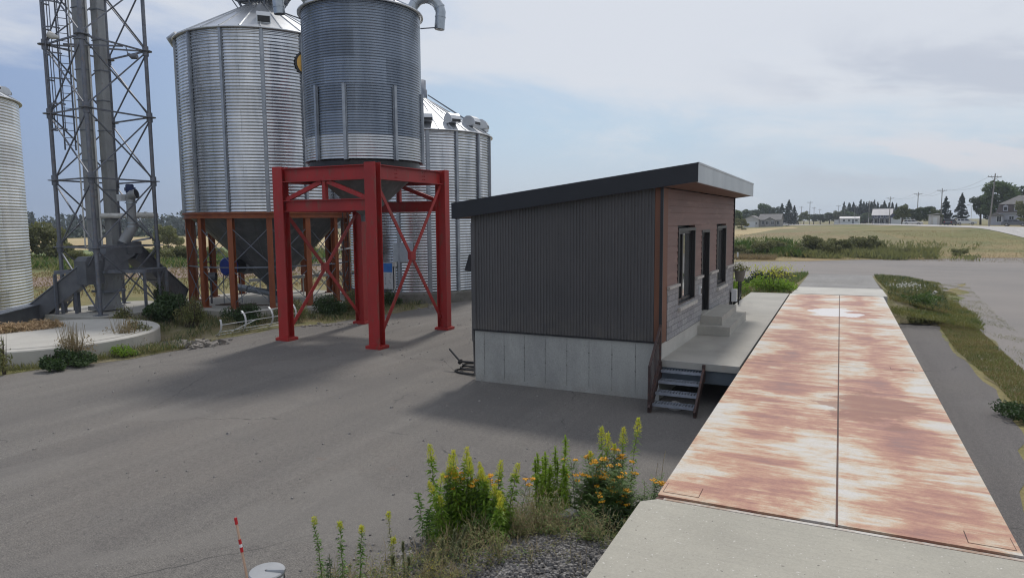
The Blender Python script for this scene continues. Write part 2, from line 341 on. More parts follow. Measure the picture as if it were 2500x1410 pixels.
# ------------------------------------------------------------------ node materials with their own patterns
class NM:
    """small node-writing helper"""
    def __init__(s, name, rough=0.8, metal=0.0, spec=0.5):
        s.m = bpy.data.materials.new(name); s.m.use_nodes = True; s.t = s.m.node_tree; s.p = s.t.nodes['Principled BSDF']
        s.p.inputs['Roughness'].default_value = rough; s.p.inputs['Metallic'].default_value = metal; s.p.inputs['Specular IOR Level'].default_value = spec
        s.co = s.t.nodes.new('ShaderNodeTexCoord').outputs['Object']
        q = s.t.nodes.new('ShaderNodeSeparateXYZ'); s.t.links.new(s.co, q.inputs[0]); s.x, s.y, s.z = q.outputs
    def L(s, a, b): s.t.links.new(a, b)
    def put(s, sock, x):
        if hasattr(x, 'links'): s.L(x, sock)
        elif isinstance(x, (int, float)): sock.default_value = x
        else: sock.default_value = (*x, 1) if len(x) == 3 and sock.type == 'RGBA' else x
    def mp(s, scale=(1,1,1), rot=0.0, loc=(0,0,0)):
        n = s.t.nodes.new('ShaderNodeMapping'); n.inputs['Scale'].default_value = scale; n.inputs['Rotation'].default_value = (0,0,rot); n.inputs['Location'].default_value = loc
        s.L(s.co, n.inputs[0]); return n.outputs[0]
    def noise(s, scale, detail=5, rough=0.6, vec=None, dist=0.0):
        n = s.t.nodes.new('ShaderNodeTexNoise'); n.inputs['Scale'].default_value = scale; n.inputs['Detail'].default_value = detail
        n.inputs['Roughness'].default_value = rough; n.inputs['Distortion'].default_value = dist; s.L(vec or s.co, n.inputs['Vector']); return n.outputs[0]
    def math(s, op, a, b=None, c=None, clamp=False):
        n = s.t.nodes.new('ShaderNodeMath'); n.operation = op; n.use_clamp = clamp
        for i, x in enumerate((a, b, c)):
            if x is not None: s.put(n.inputs[i], x)
        return n.outputs[0]
    def rng(s, x, a, b, c=0.0, d=1.0):
        n = s.t.nodes.new('ShaderNodeMapRange')
        for i, v in zip((1,2,3,4), (a,b,c,d)): n.inputs[i].default_value = v
        s.L(x, n.inputs[0]); return n.outputs[0]
    def ramp(s, x, stops):
        n = s.t.nodes.new('ShaderNodeValToRGB'); s.L(x, n.inputs[0]); e = n.color_ramp.elements
        while len(e) < len(stops): e.new(0.5)
        for el, (p, c) in zip(e, stops): el.position = p; el.color = (*c, 1)
        return n.outputs[0]
    def mix(s, f, a, b, blend='MIX'):
        n = s.t.nodes.new('ShaderNodeMix'); n.data_type = 'RGBA'; n.blend_type = blend; ins = [i for i in n.inputs if i.enabled]
        for i, x in zip(ins, (f, a, b)): s.put(i, x)
        return [o for o in n.outputs if o.enabled][0]
    def bump(s, h, strength, dist=0.02):
        b = s.t.nodes.new('ShaderNodeBump'); b.inputs['Strength'].default_value = strength; b.inputs['Distance'].default_value = dist
        s.L(h, b.inputs['Height']); s.L(b.outputs[0], s.p.inputs['Normal'])
    def done(s, col): s.put(s.p.inputs['Base Color'], col); return s.m
# --- bin sheets: every sheet of a ring reflects a little differently
def bin_sheets(name, c1, c2, N, rh, rough0, metal):
    k = NM(name, rough0, metal)
    ang = k.math('MULTIPLY', k.math('ADD', k.math('ARCTAN2', k.y, k.x), pi), N/(2*pi)); ring = k.math('FLOOR', k.math('DIVIDE', k.z, rh))
    idx = k.math('FLOOR', k.math('ADD', ang, k.math('MULTIPLY', k.math('MODULO', ring, 2.0), 0.5)))
    cc = k.t.nodes.new('ShaderNodeCombineXYZ'); k.L(idx, cc.inputs[0]); k.L(ring, cc.inputs[1]); wn_ = k.t.nodes.new('ShaderNodeTexWhiteNoise'); k.L(cc.outputs[0], wn_.inputs['Vector'])
    st = k.noise(1.3, 6, .65, k.mp((1.6,1.6,.22))); v = wn_.outputs['Value']
    c = k.mix(k.rng(st, .36, .66), c1, c2); h = k.t.nodes.new('ShaderNodeHueSaturation'); k.L(k.rng(v, 0, 1, .80, 1.14), h.inputs['Value']); k.L(c, h.inputs['Color'])
    k.L(k.math('ADD', k.rng(wn_.outputs['Color'], 0, 1, rough0-.05, rough0+.06), k.math('MULTIPLY', k.math('SUBTRACT', st, .5), .12)), k.p.inputs['Roughness'])
    fr = k.math('FRACT', k.math('ADD', ang, k.math('MULTIPLY', k.math('MODULO', ring, 2.0), 0.5))); zf = k.math('FRACT', k.math('DIVIDE', k.z, rh))
    seam = k.math('MAXIMUM', k.math('LESS_THAN', fr, .007), k.math('LESS_THAN', zf, .02))
    return k.done(k.mix(k.math('MULTIPLY', seam, .45), h.outputs[0], (.10,.11,.13)))
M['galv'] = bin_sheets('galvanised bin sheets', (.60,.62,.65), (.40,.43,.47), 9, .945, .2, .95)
M['galv_pale'] = bin_sheets('pale bin sheets', (.74,.75,.76), (.60,.62,.64), 9, .945, .3, .8)
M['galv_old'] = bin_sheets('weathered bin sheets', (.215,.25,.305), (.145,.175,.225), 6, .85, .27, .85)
k = NM('charcoal ribbed sheet', .5, .05)
cl_ = k.math('FLOOR', k.math('DIVIDE', k.math('ADD', k.x, k.math('MULTIPLY', k.y, .98)), .914)); wn_ = k.t.nodes.new('ShaderNodeTexWhiteNoise'); wn_.noise_dimensions = '1D'; k.L(cl_, wn_.inputs['W'])
c = k.mix(k.rng(k.noise(1.1, 6, .65, k.mp((1,1,.5))), .36, .64), (.092,.088,.089), (.074,.072,.073)); h = k.t.nodes.new('ShaderNodeHueSaturation'); k.L(k.rng(wn_.outputs['Value'], 0, 1, .92, 1.08), h.inputs['Value']); k.L(c, h.inputs['Color'])
dst = k.math('MULTIPLY', k.rng(k.z, 2.1, 1.34, 0, .55), k.rng(k.noise(3, 6, .7), .35, .65)); c = k.mix(dst, h.outputs[0], (.15,.135,.115))
fz = k.math('FRACT', k.math('DIVIDE', k.z, .62)); fx = k.math('FRACT', k.math('DIVIDE', k.x, .305)); c = k.mix(k.math('MULTIPLY', k.math('MULTIPLY', k.math('LESS_THAN', fz, .035), k.math('LESS_THAN', fx, .08)), .6), c, (.02,.02,.02))
M['siding'] = k.done(c)
# --- asphalt of the yard
k_org = (0, 0)
def asphalt(name, base, dark, light, rot, warm, tracks=False):
    k = NM(name, 0.9)
    big = k.noise(0.16, 6, 0.6, k.mp((1,1,1), 0, (3,8,0)))
    st = k.noise(0.5, 6, 0.65, k.mp((1.3, 0.16, 1), rot))
    st2 = k.noise(0.9, 5, 0.6, k.mp((1.9, 0.13, 1), rot-0.3, (5,2,0)))
    fine = k.noise(55, 3, 0.7); mid = k.noise(9, 5, 0.7); spk = k.noise(28, 2, 0.5, k.mp((1,1,1), 0, (9,1,4)))
    c = k.mix(k.rng(st, .32, .70), dark, base)
    c = k.mix(k.math('MULTIPLY', k.rng(st2, .5, .72), 0.6), c, light)
    c = k.mix(k.math('MULTIPLY', k.rng(big, .48, .66), 0.55), c, warm)
    c = k.mix(k.math('MULTIPLY', k.rng(mid, .55, .75), 0.35), c, dark)
    c = k.mix(k.rng(fine, .3, .72, 0, .75), c, (.045,.044,.044), 'MIX') if False else k.mix(1.0, c, k.ramp(fine, [(.28, (.42,.42,.42)), (.5, (1,1,1)), (.74, (1.8,1.77,1.73))]), 'MULTIPLY')
    c = k.mix(1.0, c, k.ramp(k.noise(15, 4, .75, k.mp((1,.8,1), 0, (2,2,2))), [(.26, (.70,.70,.71)), (.5, (1,1,1)), (.74, (1.28,1.27,1.25))]), 'MULTIPLY')
    c = k.mix(k.rng(spk, .70, .76, 0, .55), c, (.33,.32,.30))
    ve = k.t.nodes.new('ShaderNodeTexVoronoi'); ve.feature = 'DISTANCE_TO_EDGE'; ve.inputs['Scale'].default_value = 0.16
    wv = k.t.nodes.new('ShaderNodeVectorMath'); wv.operation = 'ADD'; nv_ = k.t.nodes.new('ShaderNodeTexNoise'); nv_.inputs['Scale'].default_value = .8; nv_.inputs['Detail'].default_value = 6
    k.L(k.co, nv_.inputs['Vector']); k.L(k.co, wv.inputs[0]); k.L(nv_.outputs['Color'], wv.inputs[1]); k.L(wv.outputs[0], ve.inputs['Vector'])
    c = k.mix(k.math('MULTIPLY', k.rng(ve.outputs['Distance'], .0030, .0012), k.rng(k.noise(.4, 3), .44, .56, 0, .75)), c, (.045,.043,.042))
    if tracks:
        for cx_, cy_, r0 in ((-42,6,28.0),(-42,6,29.8),(18,2,31.0),(18,2,32.8),(-14,-22,33.5),(-14,-22,35.3)):
            dx = k.math('SUBTRACT', k.x, cx_-k_org[0]); dy = k.math('SUBTRACT', k.y, cy_-k_org[1]); d = k.math('ABSOLUTE', k.math('SUBTRACT', k.math('SQRT', k.math('ADD', k.math('MULTIPLY', dx, dx), k.math('MULTIPLY', dy, dy))), r0))
            c = k.mix(k.math('MULTIPLY', k.math('SUBTRACT', 1.0, k.math('DIVIDE', d, .30), clamp=True), k.rng(k.noise(1.2, 6, .7), .38, .62, 0, .38)), c, dark)
    ptch = k.noise(.33, 3, .4, k.mp((1,1,1), 0, (31,4,2)), .6); c = k.mix(k.rng(ptch, .60, .635, 0, .30), c, light); c = k.mix(k.rng(ptch, .37, .345, 0, .30), c, dark)
    spot = k.noise(0.7, 4, 0.6, k.mp((1,1,1), 0, (17,5,0)))
    c = k.mix(k.rng(spot, .68, .78, 0, .5), c, (.16,.095,.065))
    k.bump(k.noise(45, 4, 0.7), 0.55, 0.02)
    return k.done(c)
M['asphalt'] = asphalt('yard asphalt', (.165,.154,.140), (.122,.114,.107), (.198,.186,.170), 0.1, (.165,.148,.132), True)
M['asphalt_strip'] = asphalt('side strip asphalt', (.128,.119,.115), (.095,.088,.087), (.155,.145,.138), 0.0, (.12,.11,.10))
M['asphalt_ramp'] = asphalt('ramp asphalt', (.245,.24,.232), (.20,.195,.19), (.29,.285,.275), 0.0, (.17,.16,.15))
M['road'] = asphalt('road surface', (.44,.43,.415), (.36,.35,.34), (.50,.49,.475), 0.2, (.36,.35,.33))
def gravel(name, a, b, c_, fs, bs=1.0):
    k = NM(name, 0.95)
    big = k.noise(0.09, 6, 0.6); st = k.noise(0.35, 6, 0.65, k.mp((0.25, 1.5, 1), -0.5)); f = k.noise(fs, 4, 0.75)
    c = k.mix(k.rng(big, .4, .62), a, b); c = k.mix(k.math('MULTIPLY', k.rng(st, .5, .72), 0.6), c, c_)
    c = k.mix(1.0, c, k.ramp(f, [(.28, (.5,.5,.5)), (.5, (1,1,1)), (.72, (1.5,1.5,1.5))]), 'MULTIPLY')
    k.bump(f, 0.8*bs, 0.03); return k.done(c)
M['gravel'] = gravel('yard gravel', (.235,.215,.20), (.20,.187,.178), (.27,.245,.225), 22)
M['lane'] = gravel('red gravel lane', (.25,.185,.155), (.21,.155,.13), (.28,.21,.175), 8)
k = NM('crushed stone', 0.95)
vo = k.t.nodes.new('ShaderNodeTexVoronoi'); vo.inputs['Scale'].default_value = 30; k.L(k.co, vo.inputs['Vector'])
c = k.mix(1.0, k.ramp(k.math('MULTIPLY', vo.outputs['Color'], 1.0), [(.1, (.10,.094,.09)), (.5, (.215,.205,.195)), (.9, (.38,.365,.35))]), k.ramp(vo.outputs['Distance'], [(.0, (1.1,1.1,1.1)), (.55, (.75,.75,.75)), (.9, (.25,.25,.25))]), 'MULTIPLY')
k.bump(vo.outputs['Distance'], 1.0, -0.03); M['crushed'] = k.done(c)
# --- earth and grass
def earth(name, cols, s1, s2, s3):
    k = NM(name, 0.95)
    a = k.noise(s1, 6, 0.6); b = k.noise(s2, 6, 0.65, k.mp((1,1,1), .4, (7,3,0))); f = k.noise(s3, 5, 0.75)
    c = k.mix(k.rng(a, .40, .60), cols[0], cols[1]); c = k.mix(k.rng(b, .50, .66), c, cols[2])
    c = k.mix(1.0, c, k.ramp(f, [(.25, (.55,.55,.5)), (.5, (1,1,1)), (.75, (1.45,1.4,1.35))]), 'MULTIPLY')
    k.bump(f, 0.8, 0.06); return k.done(c)
M['ground'] = earth('rough grass ground', ((.235,.185,.085), (.165,.16,.055), (.12,.135,.045)), 0.05, 0.16, 5)
M['verge'] = earth('mown verge', ((.28,.205,.10), (.215,.175,.075), (.165,.16,.06)), 0.12, 0.3, 6)
M['field_tan'] = earth('ripe field', ((.43,.335,.18), (.38,.29,.15), (.34,.28,.13)), 0.02, 0.06, 1.2)
M['field_red'] = earth('reddish dry grass', ((.225,.175,.09), (.175,.16,.07), (.135,.15,.055)), 0.07, 0.1, 2)
M['field_green'] = earth('green field strip', ((.15,.20,.075), (.125,.17,.06), (.18,.20,.08)), 0.03, 0.08, 1.5)
M['soil'] = earth('weedy soil', ((.20,.165,.085), (.15,.15,.055), (.235,.205,.135)), 0.5, 1.1, 14)
# --- rusted weighbridge plate, object origin at (-0.06, 18.7, 0)
k = NM('rusted deck plate', 0.55)
def bumpf(c, w):
    d = k.math('ABSOLUTE', k.math('SUBTRACT', k.x, c)); return k.math('SUBTRACT', 1.0, k.math('DIVIDE', d, w), clamp=True)
wob = k.math('MULTIPLY', k.math('SUBTRACT', k.noise(0.5, 4, .6, k.mp((1,1,1), 0, (4,4,0))), .5), .7)
track = k.math('MAXIMUM', bumpf(-0.80, 1.15), bumpf(0.86, 1.05))
blot = k.noise(0.8, 8, 0.64, k.mp((0.80, 0.75, 1), 0, (11.5,2.2,0)), .35)
strk = k.noise(1.15, 8, 0.7, k.mp((0.8, 2.9, 1), 0.06, (1,7,0)), 0.3)
strk2 = k.noise(2.4, 8, 0.75, k.mp((0.7, 5.0, 1), 0.06, (6,1,0)), .2)
near = k.rng(k.y, 11.5, -11.5, 0.0, 0.05)
v = k.math('ADD', k.math('MULTIPLY', track, 0.42), k.math('MULTIPLY', k.math('SUBTRACT', blot, .5), 2.0))
v = k.math('ADD', v, k.math('MULTIPLY', k.math('SUBTRACT', strk, .5), 1.45))
v = k.math('ADD', v, k.math('MULTIPLY', k.math('SUBTRACT', strk2, .5), 0.85))
v = k.math('ADD', k.math('ADD', v, near), 0.11)
col = k.ramp(v, [(.0, (.555,.535,.505)), (.17, (.535,.49,.42)), (.28, (.52,.405,.29)), (.42, (.46,.265,.17)), (.56, (.38,.18,.125)), (.74, (.29,.13,.10)), (.95, (.24,.125,.11))])
# pale splash and dark oily stain with outlines of their own
def blob(cx, cy, rx, ry, nz, amp):
    dx = k.math('DIVIDE', k.math('SUBTRACT', k.x, cx), rx); dy = k.math('DIVIDE', k.math('SUBTRACT', k.y, cy), ry)
    d = k.math('SQRT', k.math('ADD', k.math('MULTIPLY', dx, dx), k.math('MULTIPLY', dy, dy)))
    return k.math('ADD', d, k.math('MULTIPLY', k.math('SUBTRACT', nz, .5), amp))
s1 = k.noise(1.6, 5, .6, k.mp((.7, 1.3, 1), 0, (3,3,3)))
col = k.mix(k.rng(blob(.66, -6.4, .66, 1.0, s1, 3.4), 1.0, .90, 0, .7), col, (.235,.095,.06))
col = k.mix(k.rng(blob(-.02, 5.7, .72, 1.15, s1, 2.6), 1.0, .93), col, (.63,.615,.615))
col = k.mix(1.0, col, k.ramp(k.noise(70, 3, .7), [(.3, (.82,.82,.82)), (.55, (1,1,1)), (.75, (1.08,1.08,1.08))]), 'MULTIPLY')
scr = k.noise(3.0, 5, .7, k.mp((9, .25, 1), 0, (2,5,0))); col = k.mix(k.rng(scr, .68, .76, 0, .28), col, (.22,.14,.11))
k.bump(k.noise(90, 3, .6), 0.25, 0.01); M['rust'] = k.done(col)
k = NM('painted cover plate', 0.5); M['cover'] = k.done(k.mix(k.rng(k.noise(2.6, 7), .45, .68, 0, .75), (.545,.525,.495), (.46,.30,.19)))
k = NM('stained steel edge', 0.6); M['edge'] = k.done(k.mix(k.rng(k.noise(2.6, 7, .7), .42, .58), (.50,.47,.43), (.30,.20,.14)))
k = NM('rusty joint', 0.7); M['joint'] = k.done(k.mix(k.rng(k.noise(4, 6), .4, .6), (.10,.035,.022), (.05,.028,.024)))
# --- split stone facing, courses in the wall's own plane
k = NM('grey split stone', 0.85)
cb = k.t.nodes.new('ShaderNodeCombineXYZ'); k.L(k.y, cb.inputs[0]); k.L(k.z, cb.inputs[1])
br = k.t.nodes.new('ShaderNodeTexBrick'); br.offset = 0.5; br.squash = 1.0; br.inputs['Scale'].default_value = 1.0
br.inputs['Brick Width'].default_value = 0.52; br.inputs['Row Height'].default_value = 0.145; br.inputs['Mortar Size'].default_value = 0.006; br.inputs['Bias'].default_value = 0.0
br.inputs['Color1'].default_value = (.235,.235,.245,1); br.inputs['Color2'].default_value = (.335,.332,.335,1); br.inputs['Mortar'].default_value = (.16,.158,.16,1)
k.L(cb.outputs[0], br.inputs['Vector'])
nz = k.noise(14, 6, .7)
c = k.mix(1.0, br.outputs['Color'], k.ramp(nz, [(.25, (.6,.6,.6)), (.5, (1,1,1)), (.75, (1.3,1.3,1.3))]), 'MULTIPLY')
k.bump(k.math('SUBTRACT', nz, k.math('MULTIPLY', br.outputs['Fac'], 1.2)), 0.7, 0.03); M['stone'] = k.done(c)
# --- concrete wall with form ties
k = NM('formed concrete', 0.9)
a = k.noise(0.9, 8, .65, k.mp((1,1,.45))); f = k.noise(30, 4, .7); pit = k.noise(26, 2, .5, k.mp((1,1,1), 0, (3,3,3)))
c = k.mix(k.rng(a, .36, .64), (.40,.40,.37), (.30,.30,.285)); c = k.mix(k.rng(pit, .70, .76, 0, .7), c, (.13,.13,.12))
low = k.rng(k.z, .0, .35, .35, 0); c = k.mix(k.math('MULTIPLY', low, k.rng(k.noise(2.5, 6), .35, .6)), c, (.24,.215,.175))
c = k.mix(1.0, c, k.ramp(f, [(.3, (.85,.85,.85)), (.55, (1,1,1)), (.75, (1.1,1.1,1.1))]), 'MULTIPLY')
k.bump(f, .3, .01); M['formed'] = k.done(c)
# --- apron slab: broom lines
k = NM('broomed concrete', 0.9)
a = k.noise(0.7, 8, .65); bro = k.noise(1.0, 4, .7, k.mp((.9, 26, 1))); f = k.noise(48, 4, .75); sp_ = k.noise(34, 1, .5, k.mp((1,1,1), 0, (5,5,5)))
c = k.mix(k.rng(a, .36, .64), (.405,.385,.325), (.345,.328,.278)); c = k.mix(k.rng(bro, .5, .75, 0, .45), c, (.30,.285,.25))
c = k.mix(k.rng(k.noise(.55, 5, .6, k.mp((1.8,.5,1), .3)), .62, .74, 0, .30), c, (.44,.30,.17))
c = k.mix(k.rng(sp_, .725, .75, 0, .8), c, (.62,.60,.56)); c = k.mix(k.rng(k.noise(21, 1, .5), .735, .76, 0, .7), c, (.12,.11,.10))
c = k.mix(1.0, c, k.ramp(f, [(.3, (.86,.86,.86)), (.55, (1,1,1)), (.75, (1.1,1.1,1.1))]), 'MULTIPLY')
k.bump(bro, .35, .012); M['apron'] = k.done(c)
# --- walkway slab, smoother, with darker patches spread at random
k = NM('walkway concrete', 0.75)
a = k.noise(0.8, 7, .6); c = k.mix(k.rng(a, .38, .62), (.36,.345,.31), (.30,.29,.262))
c = k.mix(k.rng(k.noise(.5, 5, .6, k.mp((1.6,.5,1), 0, (2,9,0))), .54, .66, 0, .4), c, (.225,.215,.195))
c = k.mix(k.rng(k.noise(3, 6, .6), .62, .75, 0, .3), c, (.36,.27,.19)); k.bump(k.noise(50, 4, .7), .2, .01); M['walk'] = k.done(c)

# ------------------------------------------------------------------ terrain
def sst(a, b, x):
    t = np.clip((np.asarray(x, float)-a)/(b-a), 0, 1); return t*t*(3-2*t)
RC = [(38,40),(30,80),(26,109),(22,138),(17.5,160),(11.5,192),(0,250),(-20,340),(-80,640)]      # road centreline
def road_dist(x, y):
    x = np.asarray(x, float); y = np.asarray(y, float); best = np.full(np.broadcast(x, y).shape, 1e9)
    for (ax, ay), (bx, by) in zip(RC[:-1], RC[1:]):
        dx, dy = bx-ax, by-ay; t = np.clip(((x-ax)*dx+(y-ay)*dy)/(dx*dx+dy*dy), 0, 1)
        best = np.minimum(best, np.hypot(x-ax-t*dx, y-ay-t*dy))
    return best
def gz_(x, y):
    x = np.asarray(x, float); y = np.asarray(y, float)
    edge = 67.5+0.62*np.clip(x+9, -60, 200)*(x > -9) + 0.1*np.clip(x+9, -60, 0)
    d = y-edge-2.0
    g = sst(-62, 15, x)
    z = 1.95*sst(0, 42, d)*g*(1-0.35*sst(190, 330, y))
    z = z + 0.4*np.exp(-(road_dist(x, y)/7.0)**4)*sst(55, 80, y)
    return z
def gz(x, y): return float(gz_(x, y))
xs = np.unique(np.concatenate([np.linspace(-900,-150,26), np.linspace(-150,-60,31), np.linspace(-60,60,61), np.linspace(60,160,26), np.linspace(160,700,20)]))
ys = np.unique(np.concatenate([np.linspace(-120,50,24), np.linspace(50,150,67), np.linspace(150,300,40), np.linspace(300,1200,40)]))
X, Y = np.meshgrid(xs, ys); Z = gz_(X, Y)
nx, ny = len(xs), len(ys); idx = np.arange(nx*ny).reshape(ny, nx)
q = np.stack([idx[:-1,:-1], idx[:-1,1:], idx[1:,1:], idx[1:,:-1]], -1).reshape(-1,4)
ground = link('ground', npmesh('ground', np.stack([X,Y,Z],-1).reshape(-1,3), q, M['ground'], smooth=True), None, V(0,0,0)); tag(ground, kind='structure')

def rough(poly, step=1.0, amp=0.15, seed=1):
    r = random.Random(seed); out = []
    for (ax, ay), (bx, by) in zip(poly, poly[1:]+poly[:1]):
        L = hypot(bx-ax, by-ay); n = max(1, int(L/step)); nxn, nyn = -(by-ay)/max(L,1e-6), (bx-ax)/max(L,1e-6)
        for i in range(n):
            t = i/n; k = r.uniform(-amp, amp) if i else 0; out.append((ax+(bx-ax)*t+nxn*k, ay+(by-ay)*t+nyn*k))
    return out
def sheet(name, poly, z, m, kind='structure'):
    me = bpy.data.meshes.new(name); me.from_pydata([(x,y,0) for x,y in poly], [], [tuple(range(len(poly)))]); me.materials.append(m); me.update()
    if me.polygons[0].normal.z < 0: me.flip_normals()
    return tag(link(name, me, None, V(0,0,z)), kind=kind)
def drape(name, fn, nu, nv, dz, m, kind='structure'):
    """sheet that follows the terrain; fn(u, v) gives x, y for u, v in 0..1"""
    U_, V_ = np.meshgrid(np.linspace(0,1,nu), np.linspace(0,1,nv)); x, y = fn(U_, V_)
    i = np.arange(nu*nv).reshape(nv, nu); qq = np.stack([i[:-1,:-1], i[:-1,1:], i[1:,1:], i[1:,:-1]], -1).reshape(-1,4)
    me = npmesh(name, np.stack([x, y, gz_(x, y)+dz], -1).reshape(-1,3), qq, m, smooth=True)
    if me.polygons[0].normal.z < 0: me.flip_normals()
    return tag(link(name, me, None, V(0,0,0)), kind=kind)
# yard surfaces
sheet('gravel_yard', rough([(-60,38),(-24,42),(-12,33),(2.4,33),(7,49),(4.6,34),(4.1,24),(4.4,19),(3.6,12),(3.2,-40),(90,-40),(90,127),(17,82.5),(4,75),(-9,66),(-30,62),(-60,58)], 1.2, .35, 3), 0.004, M['gravel'])
sheet('asphalt_yard', rough([(-20.3,9.2),(-19.9,11.6),(-19.0,13.0),(-18.9,14.6),(-19.4,16.6),(-19.3,19.0),(-18.5,20.6),(-17.9,22.6),(-17.6,25.2),(-17.4,28.0),(-16.4,33),(-14,40),(-9.5,44),(-1.9,44),(-1.9,-30),(-60,-30),(-60,2),(-30,5.0)], .8, .12, 5), 0.008, M['asphalt'])
sheet('side_strip', rough([(1.5,-20),(2.5,2),(2.35,10.5),(3.25,15.5),(3.45,19),(3.2,23.8),(3.5,31.2),(1.9,31.0),(1.0,-20)], .7, .1, 8), 0.008, M['asphalt_strip'])
def roadfn(w0, w1):
    P = np.array(RC, float); seg = np.hypot(*np.diff(P, axis=0).T); s = np.r_[0, np.cumsum(seg)]/seg.sum()
    def fn(u, v):
        x = np.interp(v, s, P[:,0]); y = np.interp(v, s, P[:,1]); e = 0.01
        dx = np.interp(np.clip(v+e,0,1), s, P[:,0])-np.interp(np.clip(v-e,0,1), s, P[:,0]); dy = np.interp(np.clip(v+e,0,1), s, P[:,1])-np.interp(np.clip(v-e,0,1), s, P[:,1])
        L = np.hypot(dx, dy); o = w0+(w1-w0)*u; return x+dy/L*o, y-dx/L*o
    return fn
drape('road', roadfn(-4.4, 4.4), 7, 140, 0.05, M['road'])
drape('road_verge', roadfn(4.4, 22), 10, 140, 0.03, M['verge'])
def polar(a0, a1, r0, r1):
    def fn(u, v):
        a = np.radians(a0+(a1-a0)*u); r = r0*(r1/r0)**v; wob = 1+0.03*np.sin(u*23)+0.02*np.sin(u*61+2); r = r*wob
        return r*np.sin(a), r*np.cos(a)
    return fn
drape('lane', polar(-80, -38, 56, 66), 60, 5, 0.02, M['lane'])
drape('wheat_field', polar(-80, -20, 116, 225), 80, 20, 0.04, M['field_tan'])
drape('green_field', polar(-80, -45, 96, 118), 60, 5, 0.05, M['field_green'])
drape('far_field', polar(-80, -42, 262, 410), 60, 8, 0.06, M['field_tan'])
drape('golden_field', lambda u, v: (-62+(60-4*v*0)*u*(1-.18*v), 96+v*120+u*6), 40, 30, 0.05, M['field_tan'])
drape('dry_field', lambda u, v: (-14+u*(24-20*v), 77+u*14+v*(110-14*u)), 40, 40, 0.07, M['field_red'])
drape('mown_verge', lambda u, v: (-70+u*95, (66.2+0.62*np.clip(-61+u*95,0,200)+0.1*np.clip(-61+u*95,-60,0))+v*9.0+0.5*np.sin(u*60)), 90, 8, 0.02, M['verge'])
# ------------------------------------------------------------------ grain bins
def corr_profile(r, z0, z1, pitch, amp):
    n = max(1, round((z1-z0)/pitch)); out = []
    for i in range(n*4+1):
        out.append((r+amp*(0, 1, 0, -1)[i % 4], z0+(z1-z0)*i/(n*4)))
    return out
def facing(c): return atan2(-c[1], -c[0])             # direction from a bin to the photographer
def cyl(c, a, r, z): return V(c[0]+r*cos(a), c[1]+r*sin(a), z)
def stiffener(t, c, a, r, z0, z1, w=0.16, d=0.07, m='stiff_l'):
    b = MB(); ra = V(cos(a), sin(a), 0); ta = V(-sin(a), cos(a), 0); p = V(c[0], c[1], 0)+ra*(r+d/2)
    b.extrude([(-w/2,-d/2),(-w*.22,-d/2),(-w*.22,d/2),(w*.22,d/2),(w*.22,-d/2),(w/2,-d/2),(w/2,-d/2+.012),(w*.30,-d/2+.012),(w*.30,d/2+.012),(-w*.30,d/2+.012),(-w*.30,-d/2+.012),(-w/2,-d/2+.012)],
              p+V(0,0,(z0+z1)/2), ta, ra, V(0,0,1), z1-z0)
    return b.build('stiffener', M[m], t)
def cone_roof(t, c, r0, z0, r1, z1, nrib, a0, rib=0.05, m='galv_roof'):
    b = MB(); n = nrib*2; prof = [(r0, z0), (r0*.66+r1*.34, z0+(z1-z0)*.34), (r1, z1)]
    vs = []; fs = []
    for i in range(nrib):
        aa, ab = a0+2*pi*i/nrib, a0+2*pi*(i+1)/nrib; s = len(vs)
        for r, z in prof: vs += [cyl(c, aa, r, z), cyl(c, ab, r, z)]
        fs += [(s, s+1, s+3, s+2), (s+2, s+3, s+5, s+4)]
    b.add(vs, fs)
    sl = (z1-z0)/(r0-r1)
    for i in range(nrib):
        a = a0+2*pi*i/nrib; b.bar(cyl(c, a, r0+.04, z0-.04*sl+rib*.3), cyl(c, a, r1, z1+rib*.3), rib*.8, rib, V(0,0,1))
    b.lathe(c, [(r0-.06, z0-.05), (r0+.09, z0-.09), (r0+.09, z0-.03), (r0-.02, z0+.01)], 64)
    return b.build('roof', M[m], t)
def hood_vent(t, c, a, r, z, slope, w=.46, m='galv_roof'):
    """roof vent: short duct with a rounded hood that opens down the slope"""
    ra = V(cos(a), sin(a), 0); ta = V(-sin(a), cos(a), 0); p = cyl(c, a, r, z); b = MB()
    prof = [(-.34,-.05),(-.34,.22),(-.26,.36),(-.1,.44),(.1,.42),(.26,.32),(.34,.16),(.34,.02),(.10,.0)]
    b.extrude([(x*w/.5, y*w/.5) for x, y in prof], p, ra, V(0,0,1), ta, w); v = b.build('roof_vent', M[m], t)
    d = MB(); d.extrude([(.335*w/.5,.03),(.345*w/.5,.03),(.345*w/.5,.15*w/.5),(.335*w/.5,.15*w/.5)], p, ra, V(0,0,1), ta, w*.86); d.build('vent_mouth', M['black'], v)
    return v

# --- big hopper bin on orange legs
c = (-25.0, 24.65); f0 = facing(c); R_ = 3.74; N_ = 14
t = thing('hopper_bin', 'tall galvanised grain bin with hopper cone standing on a ring of orange legs', 'grain bin', (c[0], c[1], .3))
b = MB(); b.lathe(c, corr_profile(R_, 4.5, 12.25, .135, .018), 112); b.build('wall', M['galv'], t)
for i in range(N_): stiffener(t, c, f0-.01+2*pi*i/N_, R_+.012, 4.5, 12.2, .17, .075)
cone_roof(t, c, R_+.05, 12.28, .42, 14.25, 28, f0-.01, .055)
b = MB(); b.lathe(c, [(.44,14.2),(.44,14.42),(.36,14.46),(0.02,14.5)], 24); b.build('roof_cap', M['stiff'], t)
b = MB(); b.tube([cyl(c, f0-1.55, R_+.02, 12.1), cyl(c, f0-1.5, R_+.2, 12.32), cyl(c, f0-1.45, R_-.1, 12.5)], .15, 10); b.build('eave_vent', M['galv_roof'], t)
a = f0+.03; slope = (14.25-12.28)/(R_-.37)
